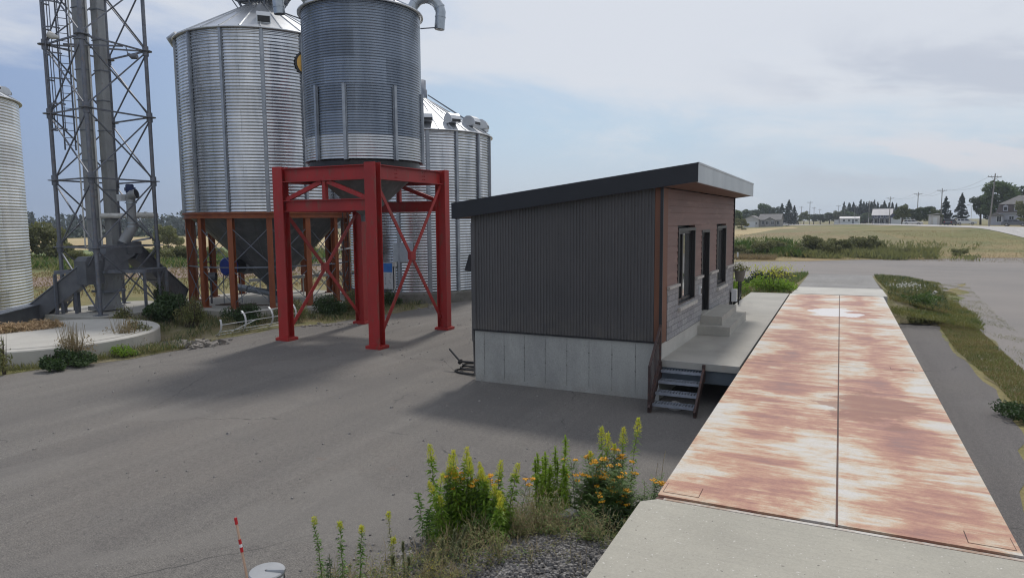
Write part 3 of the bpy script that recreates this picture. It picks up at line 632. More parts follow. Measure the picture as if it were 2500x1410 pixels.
p = cyl(c, a, 2.95, 12.28+(R_-2.95)*slope+.02); ra = V(cos(a), sin(a), 0); ta = V(-sin(a), cos(a), 0)
b = MB(); b.extrude([(-.30,.0),(.30,-.26),(.34,.12),(.24,.30),(-.22,.38),(-.30,.32)], p, ra, V(0,0,1), ta, .58); hb = b.build('roof_hatch', M['galv_roof'], t)
b = MB(); b.extrude([(.315,-.16),(.33,-.16),(.352,.10),(.337,.10)], p, ra, V(0,0,1), ta, .5); b.build('hatch_mouth', M['black'], hb)
# platform ring at the peak
b = MB()
for i in range(10):
    a0, a1 = 2*pi*i/10, 2*pi*(i+1)/10
    for z in (14.55, 15.0, 15.5): b.bar(cyl(c, a0, 1.35, z), cyl(c, a1, 1.35, z), .05, .05)
    b.bar(cyl(c, a0, 1.35, 14.5), cyl(c, a0, 1.35, 15.55), .045, .045); b.bar(cyl(c, a0, 1.35, 14.55), cyl(c, a0, .95, 13.95), .05, .05)
    b.bar(cyl(c, a0, 1.35, 14.55), cyl(c, a0, .4, 14.5), .05, .06)
b.lathe(c, [(.45,14.56),(1.34,14.56),(1.34,14.6),(.45,14.6)], 20, False); b.build('peak_platform', M['stiff'], t)
# ring beam, legs, rods, cone
b = MB(); b.lathe(c, [(R_-.14,4.24),(R_+.09,4.24),(R_+.09,4.28),(R_+.02,4.29),(R_+.02,4.42),(R_+.10,4.43),(R_+.10,4.50),(R_-.14,4.50)], 84, False); b.build('ring_beam', M['orange'], t)
for i in range(N_):
    a = f0-.01+2*pi*i/N_; b = MB(); b.ibeam(cyl(c, a, R_-.10, .34), cyl(c, a, R_-.10, 4.24), .24, .22, .02, V(cos(a), sin(a), 0))
    b.bar(cyl(c, a, R_-.10, .30), cyl(c, a, R_-.10, .345), .36, .36, V(cos(a), sin(a), 0)); b.build('leg', M['orange'], t)
for i in range(N_):
    a, a2 = f0-.01+2*pi*i/N_, f0-.01+2*pi*(i+1)/N_; b = MB(); rr = R_-.02
    for (za, zb) in ((3.85, 2.22), (1.98, .5)):
        b.tube([cyl(c, a, rr, za), cyl(c, a2, rr, zb)], .018, 6); b.tube([cyl(c, a2, rr, za), cyl(c, a, rr, zb)], .018, 6)
    b.bar(cyl(c, a, rr, 2.1), cyl(c, a2, rr, 2.1), .04, .05); b.build('cross_brace', M['stiff'], t)
b = MB(); b.lathe(c, [(R_-.16,4.30),(R_-.5,4.05),(.30,1.02),(.28,.78)], 28, False)
for i in range(14):
    a = f0+2*pi*(i+.5)/14; b.bar(cyl(c, a, R_-.5, 4.06), cyl(c, a, .32, 1.04), .03, .03)
b.build('hopper_cone', M['hopper'], t)
# round logo plate half hidden behind the smaller bin: a dark ring on amber with dark bars
a = f0+.485; b = MB(); p = cyl(c, a, R_+.03, 10.95); ra = V(cos(a), sin(a), 0); ta = V(-sin(a), cos(a), 0)
def disc3(b, p, r, n=28): b.add([p+ta*(r*cos(2*pi*i/n))+V(0,0,r*sin(2*pi*i/n)) for i in range(n)], [tuple(range(n))])
disc3(b, p, .52); pl = b.build('emblem', M['black'], t)
b = MB(); disc3(b, p+ra*.012, .43); am = mat('amber enamel', (.62,.36,.07), None, rough=.5); e = b.build('emblem_face', am, pl)
b = MB(); q = p+ra*.024
for w0, w1, h0, h1 in ((-.22,-.1,-.26,.26),(.06,.2,-.26,.26),(-.22,.2,-.05,.06)):
    b.add([q+ta*w0+V(0,0,h0), q+ta*w1+V(0,0,h0), q+ta*w1+V(0,0,h1), q+ta*w0+V(0,0,h1)], [(0,1,2,3)])
b.build('emblem_mark', M['black'], pl)
# round concrete pad under it
b = MB(); b.lathe(c, [(4.35,-.1),(4.35,.28),(4.33,.30),(.01,.30)], 56, False); tag(b.build('concrete_pad', M['conc']), 'round concrete pad under the orange legged grain bin', 'concrete pad')
# fan under it and pipes
t = thing('aeration_fan', 'blue aeration fan with grey outlet under the orange legged bin', 'fan', (-25.6, 22.6, .3))
fp = V(-25.62,22.55,2.02); ax = V(.05,1,0).normalized()
b = MB(); b.tube([fp-ax*.18, fp-ax*.12, fp+ax*.22, fp+ax*.28], [.36,.43,.43,.36], 24); b.build('housing', M['blue_p'], t)
b = MB(); b.tube([fp+ax*.28, fp+ax*.75], .33, 20); b.build('motor', M['black'], t)
b = MB(); b.tube([fp+ax*.75, fp+ax*.85, fp+ax*1.35, fp+ax*1.45], [.26,.42,.42,.30], 8, smooth=False); b.build('outlet', M['hopper'], t)
sq = V(-ax.y, ax.x, 0); b = MB(); q = fp-ax*.05-sq*.44; b.bar(q+V(0,0,-.12), q+V(0,0,.16), .26, .02, -sq); b.build('label_plate', M['white_p'], t)
b = MB()
for o in (-.12, .5):
    for s_ in (-.2, .2): b.tube([fp+ax*o+sq*s_+V(0,0,-.38), fp+ax*o+sq*s_*1.2+V(0,0,-1.72)], .022, 6)
b.build('stand', M['stiff'], t)
t = thing('discharge_pipe', 'galvanised auger tube lying across the pad under the hopper cone', 'pipe', (-24.6, 23.6, .5))
b = MB(); b.tube([V(-26.6,23.6,.98), V(-25.6,23.7,.86), V(-23.9,23.85,.66)], .16, 16); b.build('tube', M['galv_pipe'], t)
b = MB(); b.tube([V(-25.62,23.7,.864), V(-25.56,23.705,.857)], .19, 16); b.tube([V(-24.0,23.84,.672), V(-23.9,23.85,.66)], .19, 16); b.build('flange', M['stiff'], t)
b = MB(); b.box(-24.15,23.5,.30,-23.45,24.25,.62); b.box(-24.2,23.8,.62,-23.4,24.0,.82); b.build('outlet_box', M['hopper'], t)
b = MB(); b.tube([V(-27.6,25.6,1.05), V(-25.5,26.6,1.22), V(-22.5,28.0,1.42)], .085, 10)
for s_ in (.1,.5,.9): q = V(-27.6,25.6,1.05).lerp(V(-22.5,28.0,1.42), s_); b.bar(V(q.x,q.y,.3), V(q.x,q.y,q.z-.07), .05, .05)
tag(b.build('white_pipe', M['pvc']), 'long pale pipe running behind the hopper cone', 'pipe')
b = MB(); b.tube([V(-26.6,22.1,1.55), V(-26.2,22.35,1.55)], [.2,.2], 16, caps=False); b.tube([V(-26.6,22.1,1.55), V(-26.59,22.106,1.55)], .14, 12)
b.bar(V(-26.4,22.2,.3), V(-26.4,22.2,1.36), .06, .06); tag(b.build('stub_pipe', M['conduit']), 'short dark open pipe stub beside the blue fan', 'pipe')
b = MB()
for k_ in range(5): b.bar(V(-25.6+.13*k_,21.75+.12*k_,.32), V(-23.9+.16*k_,22.0+.16*k_,.32), .10, .04)
b.bar(V(-25.3,21.7,.36), V(-24.9,22.5,.36), .09, .045); b.bar(V(-24.3,21.8,.36), V(-24.0,22.6,.36), .09, .045)
tag(b.build('wood_pallet', mat('old pallet wood', (.13,.10,.08), (.08,.065,.055), 8, 5, .9)), 'grey broken pallet lying on the pad under the hopper bin', 'pallet')
# ladder frame on the far side of the orange ring, seen through the red frame
t = thing('access_ladder', 'thin caged ladder rising by the orange ring beam', 'ladder', (-21.6, 22.1, .3))
b = MB(); a = f0+.98; ta = V(-sin(a), cos(a), 0)
for s_ in (-.22,.22): b.bar(cyl(c,a,R_+.28,.4)+ta*s_, cyl(c,a,R_+.28,6.2)+ta*s_, .04, .04)
b.build('rails', M['rail'], t)
for z in np.arange(.7, 6.1, .3): b = MB(); b.bar(cyl(c,a,R_+.28,z)-ta*.22, cyl(c,a,R_+.28,z)+ta*.22, .025, .025); b.build('rung', M['rail'], t)
b = MB(); b.bar(cyl(c,a-.12,R_+.2,2.75), cyl(c,a+.42,R_+.95,2.9), .05, .07); b.bar(cyl(c,a+.42,R_+.95,2.86), cyl(c,a+.42,R_+.1,2.0), .05, .05); b.build('bracket', M['pvc'], t)

# --- bin on red steel frame
c = (-15.15, 19.5); f0 = facing(c)
t = thing('elevated_bin', 'small blue grey corrugated bin with bent pipes raised on the red steel frame', 'grain bin', (c[0], c[1], 5.9))
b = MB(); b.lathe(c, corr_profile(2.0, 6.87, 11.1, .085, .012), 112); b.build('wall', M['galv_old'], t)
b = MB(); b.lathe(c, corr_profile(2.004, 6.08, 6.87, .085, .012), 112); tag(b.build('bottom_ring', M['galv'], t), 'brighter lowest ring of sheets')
b = MB(); b.lathe(c, [(1.88,5.84),(1.9,5.86),(1.9,6.06),(2.03,6.08)], 64, False); b.build('skirt', M['black'], t)
for k_ in (-100,-69.5,-22.5,25.8,70,112,158,203): stiffener(t, c, radians(k_), 2.01, 6.05, 8.45, .15, .07)
cone_roof(t, c, 2.03, 11.13, .3, 12.0, 16, f0+.15, .05)
b = MB(); b.lathe(c, [(.32,11.95),(.32,12.1),(.02,12.16)], 20); b.build('roof_cap', M['stiff'], t)
b = MB(); b.lathe(c, [(1.9,5.95),(1.86,5.75),(.22,4.28),(.2,4.05)], 24, False); b.build('hopper_cone', M['hopper'], t)
def gooseneck(a, low, tail, name='breather_pipe'):
    ra = V(cos(a), sin(a), 0); b = MB(); base = cyl(c, a, 1.72, 11.12-low); rr = .18; pts = [base+V(0,0,-.05), base+V(0,0,.12)+ra*.02]
    cx_, cz = .52, base.z+.16
    for k_ in range(0, 11):
        an = pi-radians(195)*k_/10; pts.append(base+ra*(cx_+.5*cos(an))+V(0,0,.16+.5*sin(an)))
    d = (pts[-1]-pts[-2]).normalized(); pts.append(pts[-1]+d*tail)
    b.tube(pts, rr, 18); g = b.build(name, M['galv_pipe'], t)
    b = MB()
    for k_ in (2,4,6,8,10,12):
        dd = (pts[min(k_+1,len(pts)-1)]-pts[k_-1]).normalized(); b.tube([pts[k_]-dd*.014, pts[k_]+dd*.014], rr+.014, 18)
    b.build('seam_ring', M['galv_pipe'], g); dd = (pts[-1]-pts[-2]).normalized(); b = MB(); b.tube([pts[-1]-dd*.02, pts[-1]+dd*.004], rr-.02, 16); b.build('pipe_mouth', M['black'], g)
    b = MB(); e = pts[-1]-d*.06; b.tube([cyl(c, a, 2.02, 10.74), V(e.x, e.y, e.z)-ra*.16], .022, 8); b.build('pipe_stay', M['stiff'], t)
gooseneck(f0+radians(86), 0, .42); gooseneck(f0-radians(74), .12, .22)
# --- red frame
XL, XR, YF, YB = -17.08, -13.24, 17.38, 21.5; ZT, ZB1, ZM1, ZM0 = 5.84, 5.38, 4.78, 4.4
t = thing('red_steel_frame', 'red steel frame with four columns and cross bracing under the small bin', 'steel frame', ((XL+XR)/2, (YF+YB)/2, 0))
for x, y, kind in ((XL,YF,'box'),(XR,YF,'box'),(XL,YB,'H'),(XR,YB,'H')):
    b = MB(); w, d_ = .42, .30
    if kind == 'H':
        b.box(x-w/2, y-d_/2, .12, x-w/2+.03, y+d_/2, ZT+.06); b.box(x+w/2-.03, y-d_/2, .12, x+w/2, y+d_/2, ZT+.06); b.box(x-w/2+.03, y-.012, .12, x+w/2-.03, y+.012, ZT+.06)
    else:
        b.box(x-w/2, y-d_/2, .12, x+w/2, y-d_/2+.03, ZT+.06); b.box(x-w/2, y+d_/2-.03, .12, x+w/2, y+d_/2, ZT+.06); b.box(x-.05, y-d_/2+.03, .12, x+.05, y+d_/2-.03, ZT+.06)
    col_ = b.build('column', M['red'], t)
    b = MB(); b.box(x-.29, y-.24, 0, x+.29, y+.24, .10); b.box(x-.25, y-.2, .10, x+.25, y+.2, .118); b.build('base_plate', M['red'], col_)
def rb(name, p, q, w, h, th=.025, I=True):
    b = MB(); (b.ibeam(p, q, w, h, th) if I else b.bar(p, q, w, h)); return b.build(name, M['red'], t)
h = ZT-ZB1; zc = (ZT+ZB1)/2
rb('top_beam', (XL+.21,YF,zc), (XR-.21,YF,zc), .26, h); rb('top_beam', (XL+.21,YB,zc), (XR-.21,YB,zc), .26, h)
rb('top_beam', (XL,YF+.15,zc), (XL,YB-.15,zc), .26, h); rb('top_beam', (XR,YF+.15,zc), (XR,YB-.15,zc), .26, h)
for k_ in (.3,.7):
    rb('cross_beam', (XL+.13,YF+(YB-YF)*k_,zc+.03), (XR-.13,YF+(YB-YF)*k_,zc+.03), .2, h-.12)
for Y_ in (YF, YB):
    rb('middle_beam', (XL+.21,Y_,(ZM1+ZM0)/2), (XR-.21,Y_,(ZM1+ZM0)/2), .24, ZM1-ZM0)
    xm = (XL+XR)/2
    rb('post', (xm,Y_,ZM1), (xm,Y_,ZB1), .14, .14, I=False)
    rb('diagonal', (xm-.12,Y_,ZB1-.02), (XL+.25,Y_,ZM1+.02), .10, .14, I=False); rb('diagonal', (xm+.12,Y_,ZB1-.02), (XR-.25,Y_,ZM1+.02), .10, .14, I=False)
for X_ in (XL, XR):
    zt = ZB1-.05 if X_ == XR else ZM0
    for n_, (ya, yb) in enumerate(((YF+.18, YB-.18), (YB-.18, YF+.18))):
        o = .035*(1 if n_ else -1); rb('cross_brace', (X_+o,ya,zt), (X_+o,yb,.45 if ya < yb else .42), .03, .13, I=False)
    b = MB(); b.box(X_-.07,(YF+YB)/2-.14,(zt+.43)/2-.14,X_+.07,(YF+YB)/2+.14,(zt+.43)/2+.14); b.build('gusset', M['red'], t)
rb('top_beam', (XL,YF+.15,(ZM1+ZM0)/2), (XL,YB-.15,(ZM1+ZM0)/2), .2, ZM1-ZM0)

for k_ in (.3,.7):
    b = MB(); y = YF+(YB-YF)*k_
    for dy in (-.05,.05):
        for dz in (-.12,0,.12): b.tube([V(XR+.012,y+dy,zc+dz), V(XR+.032,y+dy,zc+dz)], .02, 6)
    b.build('bolts', M['red'], t)
# --- bin behind the red frame
c = (-20.55, 31.15); f0 = facing(c); R_ = 3.8
t = thing('ground_bin', 'wide galvanised bin with a row of roof hoods behind the red frame', 'grain bin', (c[0], c[1], .55))
b = MB(); b.lathe(c, corr_profile(R_, .55, 8.5, .135, .018), 112); b.build('wall', M['galv'], t)
for i in range(16): stiffener(t, c, f0+.10+2*pi*i/16, R_+.012, .55, 8.45, .2, .07)
cone_roof(t, c, R_+.05, 8.52, .4, 10.55, 32, f0+.05, .055)
b = MB(); b.lathe(c, [(.46,10.5),(.46,11.0),(.40,11.05),(.40,11.5),(.02,11.55)], 20); b.build('roof_cap', M['stiff'], t)
sl = (10.55-8.52)/(R_-.35)
for k_ in range(7): hood_vent(t, c, f0+radians(6+23*k_), R_-.42, 8.52+.47*sl+.08, sl, .56)
b = MB(); a = f0+1.4
b.bar(cyl(c,a,R_-.2,8.75), cyl(c,a,.5,10.75), .05, .05); b.bar(cyl(c,a+.13,R_-.2,8.75), cyl(c,a+.13,.5,10.75), .05, .05); b.build('roof_ladder', M['stiff'], t)
# plain access door sheets between stiffeners
b = MB(); a = f0-.24; ta = V(-sin(a), cos(a), 0); ra = V(cos(a), sin(a), 0); p = cyl(c, a, R_+.03, 0)
b.extrude([(-.5,0),(.5,0),(.5,.05),(-.5,.05)], p+V(0,0,2.55), ta, ra, V(0,0,1), .95); b.build('door', M['galv_pipe'], t)
b = MB(); b.lathe(c, [(R_+.22,-.1),(R_+.22,.48),(R_+.18,.55),(R_-.2,.55)], 64, False); tag(b.build('bin_foundation', M['conc_dark']), 'mossy concrete ring under the bin behind the red frame', 'foundation')
# blue and white information panel on it, with a grey conduit
t = thing('notice_panel', 'blue and white notice panel fixed to the bin behind the red frame', 'panel', (-19.6, 27.1, .9))
a = f0-.46; ta = V(-sin(a), cos(a), 0); ra = V(cos(a), sin(a), 0); p = cyl(c, a, R_+.16, 1.55)
b = MB(); b.extrude([(-.36,-.03),(.36,-.03),(.36,.03),(-.36,.03)], p+V(0,0,-.17), ta, ra, V(0,0,1), 1.3); b.build('backing', M['white_p'], t)
b = MB(); b.extrude([(-.345,0),(.345,0),(.345,.006),(-.345,.006)], p+ra*.03+V(0,0,.24), ta, ra, V(0,0,1), .44); b.build('blue_band', mat('panel blue', (.03,.15,.50), (.05,.22,.58), 3, 4, .45), t)
b = MB(); r_ = random.Random(4)
for row in range(4):
    for cl in range(3):
        o = p+ra*.036+ta*(-.24+.22*cl)+V(0,0,-.10-.15*row)
        for _ in range(3):
            u0, v0 = r_.uniform(-.07,.05), r_.uniform(-.05,.04); w_, h_ = (r_.uniform(.04,.09), .014) if r_.random() < .5 else (.014, r_.uniform(.03,.08))
            b.add([o+ta*u0+V(0,0,v0), o+ta*(u0+w_)+V(0,0,v0), o+ta*(u0+w_)+V(0,0,v0+h_), o+ta*u0+V(0,0,v0+h_)], [(0,1,2,3)])
b.build('lettering', mat('panel ink', (.10,.13,.19), None, rough=.6), t)
b = MB(); q = p+ta*.47; b.bar(q+V(0,0,.30), q+V(0,0,.52), .16, .12); b.tube([q+V(0,0,.3), q+V(0,0,-.75), q+V(0,0,-.95)+ra*.1-ta*.05, q+V(0,0,-1.5)+ra*.12-ta*.06], .03, 8); b.build('conduit', M['pvc'], t)

# --- bin cut off by the edge of the view
c = (-37.3, 16.2); f0 = facing(c); R_ = 3.72
t = thing('far_bin', 'pale corrugated grain bin beyond the lattice tower with a conveyor at its foot', 'grain bin', (c[0], c[1], .1))
b = MB(); b.lathe(c, corr_profile(R_, .12, 9.75, .135, .015), 112); b.build('wall', M['galv_pale'], t)
cone_roof(t, c, R_+.05, 9.78, .4, 11.8, 28, f0, .055)
b = MB(); b.lathe(c, [(.42,11.75),(.42,12.0),(.02,12.1)], 20); b.build('roof_cap', M['stiff'], t)
for k_ in (55, 80): hood_vent(t, c, f0+radians(k_), R_-.5, 9.78+.55*sl, sl, .4)
b = MB(); b.lathe(c, [(R_+.25,-.1),(R_+.25,.08),(R_+.2,.12),(R_-.2,.12)], 56, False); tag(b.build('concrete_plinth', M['conc_lt']), 'low concrete base under the bin beyond the lattice tower', 'foundation')
# ------------------------------------------------------------------ lattice tower with bucket elevator
TF, TL_, TR_, TB = V(-26.5,16.95,0), V(-29.35,17.25,0), V(-26.8,19.85,0), V(-29.65,20.1,0)
legs = [TF, TR_, TB, TL_]; lev = [.4, 3.1, 5.85, 8.55, 11.3, 14.05, 16.8]
ctr = (TF+TB)/2
t = thing('lattice_tower', 'tall grey steel lattice tower around a bucket elevator', 'tower', (ctr.x, ctr.y, .4))
for p in legs:
    b = MB(); b.tube([V(p.x,p.y,.42), V(p.x,p.y,16.8)], .08, 10); b.bar(V(p.x,p.y,.4), V(p.x,p.y,.43), .4, .4, (0,1,0)); lg = b.build('leg', M['tower'], t)
    for z in lev[1:]:
        b = MB(); b.tube([V(p.x,p.y,z-.2), V(p.x,p.y,z+.2)], .125, 10); d = (ctr-p); d.z = 0; d.normalize(); b.lathe((p.x,p.y), [(.01,z-.015),(.26,z-.015),(.26,z+.015),(.01,z+.015)], 10, False); b.build('joint_collar', M['tower'], lg)
for k_ in range(4):
    p, q = legs[k_], legs[(k_+1)%4]; d = (q-p).normalized()
    for i, z in enumerate(lev[1:]):
        b = MB(); b.bar(V(p.x,p.y,z)+d*.1, V(q.x,q.y,z)-d*.1, .062, .062); b.build('girt', M['tower'], t)
    for i in range(len(lev)-1):
        b = MB(); z0, z1 = lev[i]+.08, lev[i+1]-.08; n_ = V(-d.y, d.x, 0)*.03
        b.bar(V(p.x,p.y,z0)+n_, V(q.x,q.y,z1)+n_, .047, .047); b.bar(V(q.x,q.y,z0)-n_, V(p.x,p.y,z1)-n_, .047, .047); b.build('diagonal', M['tower'], t)
b = MB(); b.bar(V(TL_.x,TL_.y,11.3), V(TR_.x,TR_.y,11.3), .06, .06); b.bar(V(-28.55,17.5,11.28), V(-26.75,18.8,11.28), .06, .06); b.build('platform_beam', M['tower'], t)
b = MB(); q = V(-26.75,19.0,11.02); b.tube([q, q+V(.12,.1,-.12), q+V(.3,.2,-.1)], [.05,.1,.12], 8); b.bar(q+V(0,0,0), q+V(-.02,-.05,.25), .03, .03); b.build('floodlight', M['tower'], t)
b = MB(); q = V(-28.55,16.95,11.55); b.tube([q, q+V(.15,.1,-.1), q+V(.3,.22,-.14)], [.13,.12,.05], 8); b.build('floodlight', M['pvc'], t)
# polygonal pad
tp = [(-25.9,16.75),(-26.2,16.35),(-27.5,16.1),(-29.4,16.3),(-30.4,17.3),(-30.5,20.4),(-29.6,21.2),(-26.6,21.0),(-25.9,20.3)]
b = MB(); b.prism(tp, -.1, .40); tag(b.build('tower_pad', M['conc']), 'raised concrete pad with angled corners under the lattice tower', 'concrete pad')
# bucket elevator: two casings, boot and hopper
t = thing('bucket_elevator', 'grey twin casing bucket elevator rising inside the lattice tower', 'elevator', (-27.8, 18.2, .4))
e1, e2 = V(-28.15,17.85,0), V(-27.85,18.45,0)
for p, w in ((V(-28.24,18.02,0), .40), (V(-27.84,18.55,0), .42)):
    b = MB(); b.box(p.x-w/2, p.y-.16, 2.9, p.x+w/2, p.y+.16, 17.0)
    cs = b.build('casing', M['leg_casing'], t)
    for z in np.arange(3.0, 14, 1.22):
        b = MB(); b.box(p.x-w/2-.03, p.y-.19, z, p.x+w/2+.03, p.y+.19, z+.04); b.build('casing_flange', M['trough_lid'], cs)
b = MB(); b.tube([V(-27.86,18.1,3), V(-27.86,18.1,16.9)], .03, 8); b.tube([V(-27.98,18.16,3), V(-27.98,18.16,16.9)], .03, 8); b.tube([V(-28.5,17.78,3), V(-28.5,17.78,16.9)], .03, 8); b.build('cable_conduit', M['pvc'], t)
b = MB(); b.box(-28.25,17.55,.45,-27.4,18.55,.62); b.hexa([(-28.1,17.75,.62),(-27.45,17.75,.62),(-27.45,18.5,.62),(-28.1,18.5,.62)], [(-28.05,17.8,1.25),(-27.5,17.8,1.25),(-27.5,18.45,1.25),(-28.05,18.45,1.25)])
b.hexa([(-28.05,17.8,1.25),(-27.45,17.8,1.25),(-27.45,18.5,1.25),(-28.05,18.5,1.25)], [(-28.2,17.65,2.05),(-27.2,17.65,2.05),(-27.2,18.6,2.05),(-28.2,18.6,2.05)])
b.build('boot', M['leg_casing'], t)
b = MB(); b.box(-28.15,17.68,1.2,-27.25,18.6,1.28); b.box(-28.28,17.58,2.02,-27.12,18.68,2.12); b.build('boot_flange', M['trough_lid'], t)
b = MB(); b.hexa([(-28.3,17.6,2.1),(-27.1,17.6,2.1),(-27.1,18.7,2.1),(-28.3,18.7,2.1)], [(-27.9,17.9,3.15),(-27.3,17.9,3.15),(-27.2,18.7,3.15),(-27.9,18.7,3.15)]); b.build('inlet_hopper', M['conduit'], t)
b = MB()
for p, q in (((-28.9,16.7,2.08),(-25.9,18.6,2.08)),((-29.2,17.6,2.08),(-26.4,19.9,2.08)),((-28.9,16.7,2.08),(-29.2,17.6,2.08)),((-25.9,18.6,2.08),(-26.4,19.9,2.08))): b.bar(p, q, .08, .14)
for p in ((-28.9,16.7),(-29.2,17.6),(-26.4,19.9),(-25.95,18.55),(-28.5,16.45)): b.bar(V(*p,.4), V(*p,2.02), .09, .09, (0,1,0))
b.build('support_table', M['tower'], t)
# caged ladder
t = thing('caged_ladder', 'caged ladder fixed to the bucket elevator inside the lattice tower', 'ladder', (-28.75, 17.75, 7.0))
lx, ly = -28.92, 17.72
b = MB()
for o in (-.2,.2): b.bar(V(lx+o*.5,ly+o*.8,7.1), V(lx+o*.5,ly+o*.8,17), .045, .045, (0,1,0))
b.build('rails', M['tower'], t)
for z in np.arange(7.3,14,.3): b = MB(); b.bar(V(lx-.1,ly-.16,z), V(lx+.1,ly+.16,z), .025, .025); b.build('rung', M['tower'], t)
b = MB()
nrm = V(-.8,.5,0).normalized()*-1; nrm = V(.0,-1,0)
cc = V(lx-.05,ly-.32,0)
for k_ in range(5):
    a = radians(180+45*k_); q = cc+V(cos(a)*.34, sin(a)*.34, 0); b.bar(V(q.x,q.y,7.9), V(q.x,q.y,17), .035, .02, (0,1,0))
for z in np.arange(7.9,17,1.0):
    pts = [cc+V(cos(radians(165+13*k_))*.34, sin(radians(165+13*k_))*.34, z) for k_ in range(17)]
    for p, q in zip(pts[:-1], pts[1:]): b.bar(p, q, .015, .06)
b.build('cage', M['tower'], t)
# inclined enclosed conveyors
def conveyor(name, label, path, w, h, lid=True):
    t = thing(name, label, 'conveyor', (path[0][0], path[0][1], max(0, path[0][2]-h/2)))
    b = MB(); l_ = MB()
    for p, q in zip(path[:-1], path[1:]):
        p, q = Vector(p), Vector(q); d = (q-p).normalized(); s_ = d.cross(V(0,0,1)).normalized(); u = s_.cross(d)
        b.bar(p-d*.03, q+d*.03, w, h); l_.bar(p+u*(h/2+.02), q+u*(h/2+.02), w+.1, .035)
        n_ = max(1, int((q-p).length/1.6))
        for i in range(n_+1):
            o = p.lerp(q, i/n_); l_.bar(o-d*.02, o+d*.02, w+.07, h+.05)
    b.build('trough', M['conduit'], t); l_.build('lid', M['trough_lid'], t); return t
t = conveyor('drag_conveyor', 'dark inclined drag conveyor running from the tower down to the ground by the round slab', [(-27.7,17.35,2.1),(-29.5,16.25,.45),(-28.5,14.0,.30),(-27.5,11.8,.30)], .5, .70)
b = MB(); b.box(-28.0,16.95,1.6,-27.25,17.7,2.55); b.hexa([(-28.0,16.95,2.55),(-27.25,16.95,2.55),(-27.25,17.7,2.55),(-28.0,17.7,2.55)], [(-27.95,17.1,2.72),(-27.3,17.1,2.72),(-27.3,17.6,2.72),(-27.95,17.6,2.72)]); b.build('head_box', M['conduit'], t)
b = MB()
for s_, z in ((.25,1.3),(.5,.9)):
    q = V(-27.7,17.35,0).lerp(V(-29.5,16.25,0), s_)
    for o in (-.2,.2): b.bar(V(q.x+o*.7,q.y-o*.7,0), V(q.x+o*.7,q.y-o*.7,z), .09, .09, (0,1,0))
b.build('support_leg', M['tower'], t)
t = conveyor('side_conveyor', 'dark inclined conveyor dropping from the tower towards the orange legged bin', [(-27.4,19.1,2.8),(-27.75,20.4,1.75),(-28.3,22.0,.62)], .6, .62)
t = thing('transfer_chute', 'dark square chute with two arms feeding the bucket elevator boot', 'chute', (-27.4, 18.5, 2.1))
b = MB(); b.bar(V(-27.3,18.85,3.0), V(-27.6,17.75,2.35), .6, .66); b.bar(V(-27.6,17.75,2.35), V(-27.72,17.55,2.1), .55, .5); b.build('duct', M['conduit'], t)
b = MB(); b.box(-27.62,18.6,2.78,-26.98,19.25,3.28); b.build('junction_box', M['conduit'], t)
b = MB(); b.bar(V(-27.1,18.95,3.3), V(-26.6,19.4,3.42), .3, .08); b.build('hood', M['trough_lid'], t)
# dust pipe with motor
t = thing('dust_pipe', 'grey vertical pipe with open elbow and dark blue motor inside the tower', 'pipe', (-27.05, 18.9, 3.2))
pp = V(-27.04,18.92,0)
b = MB(); b.tube([pp+V(0,0,4.05), pp+V(0,0,5.02), pp+V(.0,.0,5.12), pp+V(.03,-.02,5.2), pp+V(.16,-.02,5.26), pp+V(.32,.06,5.3)], [.18,.18,.18,.19,.2,.2], 18, caps=False); b.build('upright', M['pvc'] if False else M['leg_casing'], t)
b = MB(); b.tube([pp+V(.29,.045,5.295), pp+V(.30,.05,5.297)], .185, 18); b.build('pipe_mouth', M['black'], t)
b = MB(); b.tube([pp+V(0,0,4.9), pp+V(0,0,4.94)], .23, 18); b.tube([pp+V(0,0,4.05), pp+V(0,0,4.11)], .24, 18); b.tube([pp+V(0,0,3.9), pp+V(0,0,3.96)], .24, 18); b.build('flange', M['galv_pipe'], t)
b = MB(); b.tube([pp+V(0,0,4.08), pp+V(0,0,3.9), pp+V(-.08,-.12,3.65), pp+V(-.2,-.3,3.25)], [.2,.21,.22,.23], 16); b.build('elbow', M['leg_casing'], t)
b = MB(); q = pp+V(-.02,0,5.44); b.tube([q+V(0,0,-.12), q+V(0,0,-.1), q+V(0,0,.22), q+V(0,0,.26)], [.12,.16,.16,.12], 14); b.box(q.x+.1,q.y-.1,q.z-.05,q.x+.24,q.y+.1,q.z+.12); b.box(q.x-.24,q.y-.08,q.z-.02,q.x-.1,q.y+.08,q.z+.12); b.build('motor', M['navy_p'], t)
b = MB(); b.box(pp.x-.44,pp.y-.32,5.0,pp.x-.18,pp.y-.05,5.27); b.build('control_box', M['white_p'], t)
b = MB(); b.tube([V(-27.75,18.05,4.38), V(-27.15,18.75,4.38)], .11, 12); b.tube([V(-27.0,19.0,4.40), V(-26.88,19.98,4.40)], .12, 12); b.tube([V(-26.94,19.45,4.40), V(-26.93,19.52,4.40)], .15, 12); b.build('cross_pipe', M['pvc'], t)

